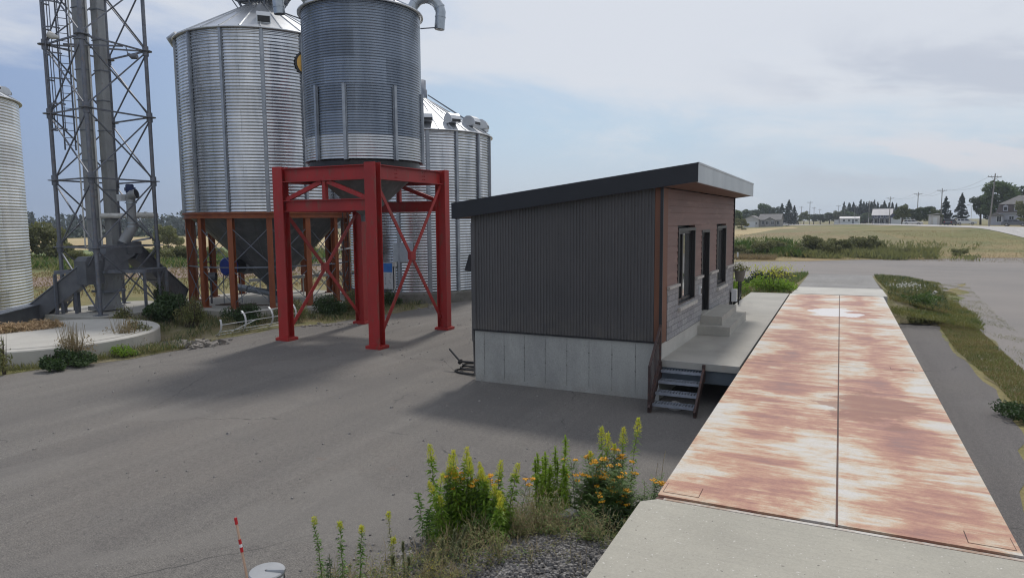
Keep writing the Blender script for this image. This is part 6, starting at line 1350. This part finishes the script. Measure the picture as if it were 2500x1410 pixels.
# left part of the far side
tree('a', -7.7, 205, 6.2, 'bright green tree at the corner of the office roof', 1.05, 2.0)
tree('d', -7.1, 196, 3.4, 'low green shrub below the bright tree by the office', 1.0, 1.0)
tree('b', -6.75, 330, 8.6, 'dark tree behind the white gable of the bungalow', 1.1, .7)
tree('e', -6.1, 338, 8.8, 'dark rounded tree left of centre behind the bungalow', 1.2, 1.9)
tree('a', -5.35, 346, 11.6, 'tall rounded tree above the bungalow roof', 1.0, .1)
tree('b', -4.7, 340, 9.6, 'dark tree at the right end of the bungalow roof', 1.0, 2.7)
tree('f', -4.15, 330, 9.8, 'dark spruce right beside the bungalow', 1.35, .2)
tree('f', -3.65, 332, 11.2, 'tallest dark spruce right of the bungalow', 1.3, 1.2)
tree('f', -3.25, 334, 8.6, 'smaller dark spruce at the right of the spruce cluster', 1.3, 2.2)
tree('c', -2.55, 330, 6.2, 'pale tree by the farthest utility poles', 1.1, .4)
tree('b', -1.85, 370, 5.6, 'dark round tree where the road disappears', 1.3, 1.4)
tree('e', -1.35, 365, 5.6, 'dark round tree right of where the road disappears', 1.3, 2.4)
tree('a', -.75, 380, 6.2, 'green tree left of the white mobile home', 1.4, .9)
tree('c', -.25, 378, 6.8, 'paler green tree behind the left end of the white mobile home', 1.3, 2.1)
tree('b', .35, 384, 7.8, 'dark tree behind the middle of the white mobile home', 1.3, .6)
r_ = random.Random(9)
for i in range(30):
    tree('s' if i % 3 else 'f', .15+3.6*i/29+r_.uniform(-.06,.06), 392+r_.uniform(-12,25), r_.uniform(8.2,12.8)*(1-.12*abs(i-12)/15), 'dark spruce in the tree line beyond the white mobile home and the porch house', 1.1, r_.uniform(0,6), 'spruces of the far tree line')
for i in range(8):
    tree('b' if i % 2 else 'a', .7+3.4*i/7, 374+r_.uniform(-8,8), r_.uniform(5.0,6.4), 'broad dark tree below the spruces of the far tree line', 1.4, r_.uniform(0,6), 'broad trees below the far spruces')
# left of the yard
tree('d', -60.3, 88, 5.8, 'dark green tree right beside the pale bin at the left', .95, .5, None, 'shrub')
tree('d', -52.75, 120, 5.2, 'round bright bush tree on the field edge between tower and orange bin', .75, 1.5, None, 'shrub')
tree('d', -42.6, 84, 3.2, 'green shrub seen through the red frame', 1.0, 2.6)
def shrubs(lst):
    for (az, d, h, k, w, lab) in lst: tree(k, az, d, h, lab, w, az*7 % 6.2, None, 'shrub')
shrubs([(-56.4,80,1.9,'d',1.3,'olive shrub on the field edge left of the tower legs'),(-54.2,78,2.2,'d',1.3,'green shrub seen between the tower legs'),(-53.2,76,2.1,'d',1.5,'leafy shrub left of the orange bin legs'),(-51.8,78,2.4,'d',1.4,'yellow green shrub behind the leftmost orange leg'),(-58.8,80,2.0,'d',1.4,'low olive shrub right of the pale bin'),(-49.5,82,1.9,'d',1.4,'low shrub seen under the hopper cone'),
        (-5.6,76,2.3,'d',1.25,'dark low shrub behind the gravel yard nearest the office'),(-1.75,79,2.9,'d',1.0,'bright green tallest shrub in the field beyond the ramp'),(-2.6,77,1.5,'d',1.2,'dark shrub left of the bright green shrub'),(-1.1,78,2.2,'d',1.1,'dull green shrub right of the bright green shrub'),(.15,81,2.4,'d',1.2,'dark grey green shrub in the middle of the field'),(1.5,84,2.6,'d',1.3,'broad dark shrub right of the middle shrub'),(.8,86,1.6,'d',1.2,'dull shrub behind the middle of the field'),(2.3,90,1.4,'d',1.6,'low spreading shrub before the road bank'),(4.2,82,1.1,'d',1.6,'low grey green shrub on the road bank'),(7.75,84,1.1,'d',1.7,'lone dark shrub on the dry verge below the parked white car'),(-4.4,80,2.1,'d',1.3,'olive shrub left of centre in the field'),(-7.2,76,1.6,'d',1.3,'low olive shrub right beside the office corner')])
# weeds and tall grass of the fields (uncountable)
def field_blades(a0, a1, d0, d1, n, h, w, seed, cl=0.0):
    rng = np.random.default_rng(seed); a = np.radians(rng.uniform(a0,a1,n)); d = np.sqrt(rng.uniform(d0**2,d1**2,n)); x, y = d*np.sin(a), d*np.cos(a)
    if cl:
        f = np.sin(x*.35+np.sin(y*.25)*2)*np.sin(y*.4+np.sin(x*.3)*2)+.4*np.sin(x*1.1+y*.8); k = f > rng.normal(cl,.35,n); x, y = x[k], y[k]
    k = (road_dist(x, y) > 5.5); x, y = x[k], y[k]; n = len(x); aa = rng.uniform(0,6.28,n); dd = np.stack([np.cos(aa)*.5,np.sin(aa)*.5,np.ones(n)],1); dd /= np.linalg.norm(dd,axis=1,keepdims=True)
    return blade_quads(np.stack([x,y,gz_(x,y)],1), dd, rng.uniform(.4,1.3,n)*h, w, .5, rng)[0]
stuff('field_weeds', [field_blades(-9,4.5,73.5,90,14000,.7,.10,1,.3), field_blades(-9,-2.0,74,92,8000,.8,.12,2,.2), field_blades(-9,16,73,125,18000,.17,.05,3), field_blades(-7.5,9,74,100,4000,.8,.14,4,.35), field_blades(-78,-38,68,92,22000,1.05,.14,5,-.1), field_blades(-78,-38,67,95,16000,1.15,.15,6,.05), field_blades(-80,-36,44,68,16000,.28,.07,7), field_blades(-9,-4.5,70,75,2600,.6,.08,8), field_blades(-9.5,-2.5,75,92,14000,1.3,.13,9,.2), field_blades(-5,6.5,75,90,14000,1.15,.12,10,.3)],
      [M['shrub'], M['blade'], M['blade_dry'], M['shrub'], M['bush_l'], M['shrub'], M['blade_dry'], M['dry'], M['bush_l'], M['shrub']])
# far woods to the left (one mass)
rng = np.random.default_rng(88); P = []
for i in range(520):
    a = radians(rng.uniform(-82,-34)); d = rng.uniform(405,470); h = rng.uniform(4.5,9.5)*(1.0+.12*sin(degrees_ := a*40)); k = 46; x, y = d*sin(a), d*cos(a); g = rng.normal(size=(k,3)); g /= np.linalg.norm(g,axis=1,keepdims=True); con = rng.random() < .45
    u = rng.random(k)
    P.append(np.stack([x+g[:,0]*(h*.22*(1-u) if con else h*.34*np.sqrt(np.clip(1-(2*u-1)**2,0,1))), y+g[:,1]*(h*.22*(1-u) if con else h*.34), u*h], 1))
for i in range(150):
    a = radians(rng.uniform(-82,-45)); d = rng.uniform(236,250); h = rng.uniform(1.5,3.0); x, y = d*sin(a), d*cos(a); P.append(np.array([x,y,h*.45])+rng.normal(size=(26,3))*np.array([h*.6,h*.6,h*.22]))
P = np.concatenate(P); P[:,2] = np.abs(P[:,2]); vv, qq = leaf_quads(P, rng.uniform(.8,1.9,len(P)), 1.4, None, rng); tag(link('forest', npmesh('forest', vv, qq, M['forest']), None, V(0,0,0)), kind='stuff')
# ------------------------------------------------------------------ poles
pp_ = thing('utility_pole', None, None, (0,0,0))
b = MB(); b.tube([V(0,0,-.3), V(0,0,10.6)], [.16,.10], 10); b.build('pole', M['pole'], pp_)
b = MB(); b.bar(V(-1.25,.12,9.95), V(1.25,.12,9.95), .10, .12); b.bar(V(-.6,.12,9.9), V(0,.12,9.3), .03, .05); b.bar(V(.6,.12,9.9), V(0,.12,9.3), .03, .05); b.build('crossarm', M['pole'], pp_)
for x in (-1.15,-.55,.55,1.15): b = MB(); b.lathe((x,.12), [(.02,10.0),(.05,10.06),(.03,10.12),(.06,10.18),(.01,10.22)], 8); b.build('insulator', M['hopper'], pp_)
PL = [(9.3,166,.98,'tallest utility pole leaning beside the mansard house'),(6.45,215,.92,'utility pole rising behind the pointed conifer'),(5.0,232,.90,'utility pole between the pale tree and the small shed'),(3.25,272,.92,'utility pole rising behind the porch house'),(1.9,318,.92,'utility pole between the white mobile home and the porch house'),(.95,352,.8,'utility pole above the right end of the mobile home'),(.25,372,.8,'utility pole above the left end of the mobile home'),(-.15,388,.9,'utility pole left of the white mobile home'),(-1.45,400,.75,'thin far utility pole near where the road disappears'),(-1.85,395,.85,'far utility pole left of where the road disappears'),(-2.15,372,1.1,'plain tall pole near where the road disappears'),(-2.75,390,.9,'farthest left utility pole beyond the golden field')]
poles = []
for i, (az, d, s_, lab) in enumerate(PL):
    x, y = pol(az, d); o = copy_tree(pp_, (x,y,gz(x,y)), radians(18), s_, lab) if i else pp_
    if not i: o.location = (x,y,gz(x,y)); o.rotation_euler = (0, radians(3.0), radians(18)); o['label'] = lab
    o['category'] = 'utility pole'; o['group'] = 'utility poles along the road'; poles.append((x, y, gz(x,y), s_))
for i in range(6):
    for k_, off in enumerate((-1.15, 1.15)):
        (x0,y0,z0,s0_), (x1,y1,z1,s1_) = poles[i], poles[i+1]; c_, s2 = cos(radians(18)), sin(radians(18)); lean = tan(radians(3))*10 if i == 0 else 0
        p = V(x0+off*s0_*c_+lean*c_, y0+off*s0_*s2, z0+10.2*s0_); q = V(x1+off*s1_*c_, y1+off*s1_*s2, z1+10.2*s1_); b = MB()
        b.tube([p.lerp(q, u)-V(0,0,1.1*4*u*(1-u)) for u in np.linspace(0,1,9)], .016, 4)
        tag(b.build('overhead_wire', M['black']), ('left' if k_ == 0 else 'right')+' overhead wire of span '+('one','two','three','four','five','six')[i]+' counted from the tallest utility pole', 'wire', 'overhead wires along the road')
# ------------------------------------------------------------------ houses
WH = mat('pale house siding', (.50,.50,.49), (.44,.44,.435), .8, 4, .7); GREYS = mat('grey house siding', (.25,.245,.235), (.21,.205,.2), .8, 4, .7); LAV = mat('pale lilac siding', (.40,.41,.47), (.35,.36,.42), .8, 4, .7)
SH = mat('grey roof shingle', (.20,.19,.185), (.15,.145,.14), 1.5, 5, .85); SHB = mat('brown mansard shingle', (.13,.105,.10), (.10,.085,.08), 1.5, 5, .85); SHL = mat('pale metal roof', (.33,.33,.36), (.28,.28,.31), .8, 4, .5); DK = M['glass_far']; NAVY = mat('navy wall', (.06,.065,.12), (.05,.055,.1), 1, 4, .7)
class HB:
    """house in its own frame: x along the front, -y towards the road"""
    def __init__(s, name, label, az, d, rz, cat='house'):
        x, y = pol(az, d); s.o = (x, y, gz(x, y)); s.t = thing(name, label, cat, s.o); s.t.rotation_euler = (0,0,rz)
    def part(s, name, m, fn, parent=None):
        b = MB(); fn(b); b.v = [(x+s.o[0], y+s.o[1], z+s.o[2]) for x, y, z in b.v]; return b.build(name, m, parent or s.t)
    def gable(s, x0, x1, y0, y1, ze, zr, m, ov=.4, axis='x', name='roof', th=.14):
        def fn(b):
            if axis == 'x':
                ym = (y0+y1)/2; k = (zr-ze)/(ym-y0)
                for sg, ya in ((1, y0-ov), (-1, y1+ov)):
                    za = ze-ov*k; b.hexa([(x0-ov,ya,za),(x1+ov,ya,za),(x1+ov,ym,zr),(x0-ov,ym,zr)] if sg > 0 else [(x0-ov,ym,zr),(x1+ov,ym,zr),(x1+ov,ya,za),(x0-ov,ya,za)], [(x0-ov,ya,za+th),(x1+ov,ya,za+th),(x1+ov,ym,zr+th),(x0-ov,ym,zr+th)] if sg > 0 else [(x0-ov,ym,zr+th),(x1+ov,ym,zr+th),(x1+ov,ya,za+th),(x0-ov,ya,za+th)])
            else:
                xm = (x0+x1)/2; k = (zr-ze)/(xm-x0)
                za = ze-ov*k; b.hexa([(x0-ov,y0-ov,za),(xm,y0-ov,zr),(xm,y1+ov,zr),(x0-ov,y1+ov,za)], [(x0-ov,y0-ov,za+th),(xm,y0-ov,zr+th),(xm,y1+ov,zr+th),(x0-ov,y1+ov,za+th)])
                b.hexa([(xm,y0-ov,zr),(x1+ov,y0-ov,za),(x1+ov,y1+ov,za),(xm,y1+ov,zr)], [(xm,y0-ov,zr+th),(x1+ov,y0-ov,za+th),(x1+ov,y1+ov,za+th),(xm,y1+ov,zr+th)])
        return s.part(name, m, fn)
    def wall(s, x0, x1, y0, y1, z1, m, gable=None, zr=0, name='wall'):
        def fn(b):
            b.box(x0,y0,-.6,x1,y1,z1)
            if gable == 'x': b.extrude([(y0,z1),(y1,z1),((y0+y1)/2,zr)], ((x0+x1)/2,0,0), (0,1,0), (0,0,1), (1,0,0), x1-x0)
            if gable == 'y': b.extrude([(x0,z1),(x1,z1),((x0+x1)/2,zr)], (0,(y0+y1)/2,0), (1,0,0), (0,0,1), (0,1,0), y1-y0)
        return s.part(name, m, fn)
    def window(s, x, z, w, h, y, m=None, name='window'):
        f = s.part(name, m or M['white_p'], lambda b: [b.box(x-w/2-.1,y-.06,z-h/2-.1,x-w/2,y,z+h/2+.1), b.box(x+w/2,y-.06,z-h/2-.1,x+w/2+.1,y,z+h/2+.1), b.box(x-w/2,y-.06,z+h/2,x+w/2,y,z+h/2+.1), b.box(x-w/2,y-.06,z-h/2-.1,x+w/2,y,z-h/2), b.box(x-.03,y-.05,z-h/2,x+.03,y,z+h/2)])
        s.part('pane', DK, lambda b: b.box(x-w/2,y-.03,z-h/2,x+w/2,y-.004,z+h/2), f); return f
# bungalow with a garage gable
h = HB('bungalow', 'grey bungalow with pale garage gable beyond the golden field', -5.5, 300, radians(-4))
h.wall(-7,-1.2,-4,5,3.2,WH,'y',4.6); h.gable(-7,-1.2,-4,5,3.2,4.6,SH,.4,'y'); h.wall(-1.2,7.0,-2.5,5,3.0,GREYS,'x',5.2); h.gable(-1.2,7.0,-2.5,5,3.0,5.2,SH)
h.wall(1.4,5.0,-3.6,-2.5,2.9,GREYS,'y',3.9,'porch'); h.gable(1.4,5.0,-3.6,-2.5,2.9,3.9,SH,.3,'y','porch_roof')
for x in (.3,2.2,4.2,6.2): h.window(x,1.7,1.0,1.2,-2.5 if not 1.4 < x < 5 else -3.6)
h.part('garage_door', M['white_p'], lambda b: b.box(-5.6,-4.05,-.2,-2.6,-4.0,2.2)); h.window(-2.0,1.6,.6,.9,-4)
def car(name, label, az, d, rz, paint, suv=True):
    x, y = pol(az, d); o = (x, y, gz(x,y)+.06); t = thing(name, label, 'car', o); t.rotation_euler = (0,0,rz); H = 1.0 if suv else .88
    def part(nm, m, fn, par=None): b = MB(); fn(b); b.v = [(a+o[0], c_+o[1], e*H+o[2]) for a, c_, e in b.v]; return b.build(nm, m, par or t)
    w = .9
    low = [(-2.3,.35),(-2.35,.62),(-2.3,.92),(-2.2,1.0),(1.0,1.02),(1.75,.95),(2.2,.82),(2.35,.6),(2.3,.35)]
    part('body', M[paint], lambda b: (b.extrude(low, (0,0,0), (1,0,0), (0,0,1), (0,1,0), 2*w), b.hexa([(-2.2,-w+.02,1.0),(1.15,-w+.02,1.0),(1.15,w-.02,1.0),(-2.2,w-.02,1.0)], [(-1.85,-w+.18,1.6),(.25,-w+.18,1.6),(.25,w-.18,1.6),(-1.85,w-.18,1.6)])))
    def glass(b):
        for s_ in (-1,1):
            f = lambda X_, Z_: (X_, s_*(w-.02-(Z_-1.0)/.6*.16+.006), Z_)
            for (xa,xb,xc,xd) in ((-1.98,-1.25,-1.28,-1.80),(-1.15,-.35,-.38,-1.18),(-.27,.92,.28,-.30)): 
                q = [f(xa,1.06), f(xb,1.06), f(xc,1.52), f(xd,1.52)]; b.add(q, [(0,1,2,3)] if s_ < 0 else [(3,2,1,0)])
        b.add([(1.12,-w+.08,1.04),(1.12,w-.08,1.04),(.30,w-.22,1.55),(.30,-w+.22,1.55)], [(0,1,2,3)]); b.v = [(a+(.012 if a > .3 and abs(c_) < w-.03 else 0), c_, e) for a, c_, e in b.v]
        b.add([(-2.185,w-.1,1.06),(-2.185,-w+.1,1.06),(-1.9,-w+.22,1.54),(-1.9,w-.22,1.54)], [(0,1,2,3)])
    part('windows', M['carglass'], glass)
    for wx in (-1.4,1.4):
        for s_ in (-1,1):
            wh = part('wheel', M['tyre'], lambda b: b.tube([(wx,s_*(w-.2),.34),(wx,s_*(w+.02),.34)], .345, 18)); part('rim', M['chrome'], lambda b: b.tube([(wx,s_*(w+.0),.34),(wx,s_*(w+.03),.34)], .21, 12), wh)
    for s_ in (-1,1):
        part('headlight', M['white_p'], lambda b: b.box(2.16,s_*.55-.2,.68,2.31,s_*.55+.2,.80)); part('tail_light', M['lamp_red'], lambda b: b.box(-2.33,s_*.7-.12,.75,-2.2,s_*.7+.12,1.0))
    part('bumper', M['car_dark'], lambda b: b.extrude([(-2.37,.3),(-2.37,.5),(2.37,.5),(2.37,.3)], (0,0,0), (1,0,0), (0,0,1), (0,1,0), 1.7)); return t
car('parked_car', 'white sport utility car parked on the drive below the dark conifers', 7.97, 214, radians(-8), 'car_white')
car('parked_car', 'small white car parked under the pale rounded tree', 4.75, 208, radians(-10), 'car_white', False)
car('parked_car', 'grey car at the right edge in front of the mansard house', 10.75, 180, radians(-20), 'car_grey', False)
car('parked_car', 'dark car half hidden behind the pointed conifer', 7.05, 188, radians(70), 'car_dark')
car('parked_car', 'tiny pale car on the road edge left of the porch house', 2.35, 296, radians(80), 'car_white', False)
car('parked_car', 'pale car at the right end of the bungalow', -3.95, 305, radians(30), 'car_white', False)
# white mobile home
h = HB('mobile_home', 'long white mobile home in front of the far tree line', .72, 352, radians(-6)); h.wall(-4.6,3.6,-1.6,1.8,2.5,M['white_p'],'x',3.3); h.gable(-4.6,3.6,-1.6,1.8,2.5,3.3,SHL,.15)
h.wall(-7.0,-5.0,-1.2,1.2,1.9,M['white_p'],None,0,'shed'); h.part('shed_roof', SHL, lambda b: b.box(-7.1,-1.3,1.9,-4.95,1.3,2.0))
for x in (-2.8,-.6,2.4): h.window(x,1.6,.9,.8,-1.6)
h.part('door', M['car_grey'], lambda b: b.box(.6,-1.65,.2,1.4,-1.6,2.1))
# porch house
h = HB('porch_house', 'dark house with pale roofs and a long porch across the road', 2.95, 288, radians(-8)); h.wall(-3.8,2.2,-2,4,3.6,NAVY,'x',5.7); h.gable(-3.8,2.2,-2,4,3.6,5.7,SHL); h.wall(2.2,4.6,-3,2,3.5,NAVY,'y',4.6,'wing'); h.gable(2.2,4.6,-3,2,3.5,4.6,SHL,.3,'y','wing_roof')
h.part('porch_roof', SHL, lambda b: b.box(-5.2,-4.2,2.35,2.2,-2.0,2.5))
for x in (-5.0,-3.2,-1.4,.4,2.0): h.part('porch_post', M['white_p'], lambda b: b.box(x-.08,-4.1,-.4,x+.08,-3.94,2.35))
h.part('garage_front', M['white_p'], lambda b: b.box(2.25,-3.3,-.4,5.6,-3.0,2.5))
for x in (-2.6,-.8,1.0): h.window(x,1.3,.9,1.2,-2); h.window(x,3.0,.8,.8,-2)
# shed
h = HB('garden_shed', 'small pale shed with a lean roof between the trees', 6.05, 186, radians(10)); h.wall(-.9,.9,-.9,.9,2.3,WH); h.part('roof', SH, lambda b: b.hexa([(-1.2,-1.1,2.3),(1.1,-1.1,2.65),(1.1,1.1,2.65),(-1.2,1.1,2.3)], [(-1.2,-1.1,2.42),(1.1,-1.1,2.77),(1.1,1.1,2.77),(-1.2,1.1,2.42)])); h.part('door', M['white_p'], lambda b: b.box(-.4,-.95,0,.4,-.9,1.9)); h.wall(.9,1.5,-.7,.7,1.9,SH,None,0,'lean_to')
# mansard house
h = HB('mansard_house', 'two storey house with brown mansard roof and dormers at the right edge', 11.0, 214, radians(-14))
h.wall(-4.6,6.0,-3.5,4.5,3.0,LAV)
def mans(b): b.hexa([(-4.9,-3.8,3.0),(6.3,-3.8,3.0),(6.3,4.8,3.0),(-4.9,4.8,3.0)], [(-4.2,-3.1,5.2),(5.6,-3.1,5.2),(5.6,4.1,5.2),(-4.2,4.1,5.2)])
h.part('mansard_roof', SHB, mans); h.part('upper_roof', SH, lambda b: b.hexa([(-4.5,-3.4,5.2),(5.9,-3.4,5.2),(5.9,4.4,5.2),(-4.5,4.4,5.2)], [(-.6,-.2,7.4),(2.0,-.2,7.4),(2.0,1.2,7.4),(-.6,1.2,7.4)])); h.part('eave', M['white_p'], lambda b: b.box(-5.0,-3.9,2.86,6.4,4.9,3.0))
for x in (-2.9,-.7,1.5,3.7):
    dm = h.part('dormer', LAV, lambda b: (b.box(x-.5,-3.9,3.5,x+.5,-3.0,4.7), b.extrude([(x-.6,4.7),(x+.6,4.7),(x,5.1)], (0,-3.45,0), (1,0,0), (0,0,1), (0,1,0), 1.0))); h.part('pane', DK, lambda b: b.box(x-.3,-3.93,3.7,x+.3,-3.9,4.5), dm)
h.part('porch_roof', SH, lambda b: b.extrude([(-6.4,2.3),(-3.0,2.3),(-4.7,3.2)], (0,-4.4,0), (1,0,0), (0,0,1), (0,1,0), 1.8)); h.wall(-6.2,-3.2,-5.0,-3.5,2.3,LAV,None,0,'porch')
for x in (-4.0,-1.6,.6,3.0): h.window(x,1.5,.9,1.3,-3.5 if x > -3 else -5.0)
b = MB(); b.bar(V(*pol(-7.35,70.5),0), V(*pol(-7.35,70.5),.75), .14, .14, (0,1,0)); tag(b.build('marker_post', M['white_p']), 'short white marker post at the far edge of the gravel yard', 'post')
b = MB(); q = pol(8.25,186); b.tube([V(q[0],q[1],gz(*q)), V(q[0],q[1],gz(*q)+4.6)], .05, 8); b.tube([V(q[0],q[1],gz(*q)+4.6), V(q[0]-.5,q[1],gz(*q)+4.8)], .04, 8); b.lathe((q[0]-.7,q[1]), [(.02,gz(*q)+4.68),(.3,gz(*q)+4.74),(.24,gz(*q)+4.86),(.02,gz(*q)+4.92)], 12); tag(b.build('yard_lamp', M['white_p']), 'small white yard lamp on a thin pole left of the largest tree', 'lamp post')

# loose pebbles on the yard (uncountable)
r_ = random.Random(50); b = MB()
for i in range(420):
    x, y = r_.uniform(-19,-2.2), r_.uniform(4.5,24)
    if x > -8.9 and y > 14.3 or hypot(x+17,y-17.4) < .6: continue
    s_ = abs(r_.gauss(0,.013))+.008; p = V(x,y,.01+s_*.2); j = lambda: s_*r_.uniform(.6,1.2)
    b.add([p+V(-j(),-j(),-s_*.4), p+V(j(),-j(),-s_*.4), p+V(j(),j(),-s_*.4), p+V(-j(),j(),-s_*.4), p+V(-j()*.6,-j()*.6,s_*.5), p+V(j()*.6,-j()*.5,s_*.6), p+V(j()*.5,j()*.6,s_*.5), p+V(-j()*.5,j()*.6,s_*.5)], [(4,5,6,7),(0,1,5,4),(1,2,6,5),(2,3,7,6),(3,0,4,7)])
tag(b.build('pebbles', mat('yard pebbles', (.30,.28,.26), (.16,.15,.14), 20, 2, .9), org=(0,0,0)), kind='stuff')
# ------------------------------------------------------------------ air
hz = bpy.data.materials.new('air'); hz.use_nodes = True; t_ = hz.node_tree; t_.nodes.clear()
pv = t_.nodes.new('ShaderNodeVolumePrincipled'); pv.inputs['Color'].default_value = (.80,.88,1.0,1); pv.inputs['Density'].default_value = 0.00035; pv.inputs['Anisotropy'].default_value = 0.2
ho = t_.nodes.new('ShaderNodeOutputMaterial'); t_.links.new(pv.outputs[0], ho.inputs['Volume'])
b = MB(); b.box(-905,-125,-1.2,705,1205,19); tag(b.build('haze', hz, org=(0,0,0)), kind='stuff')
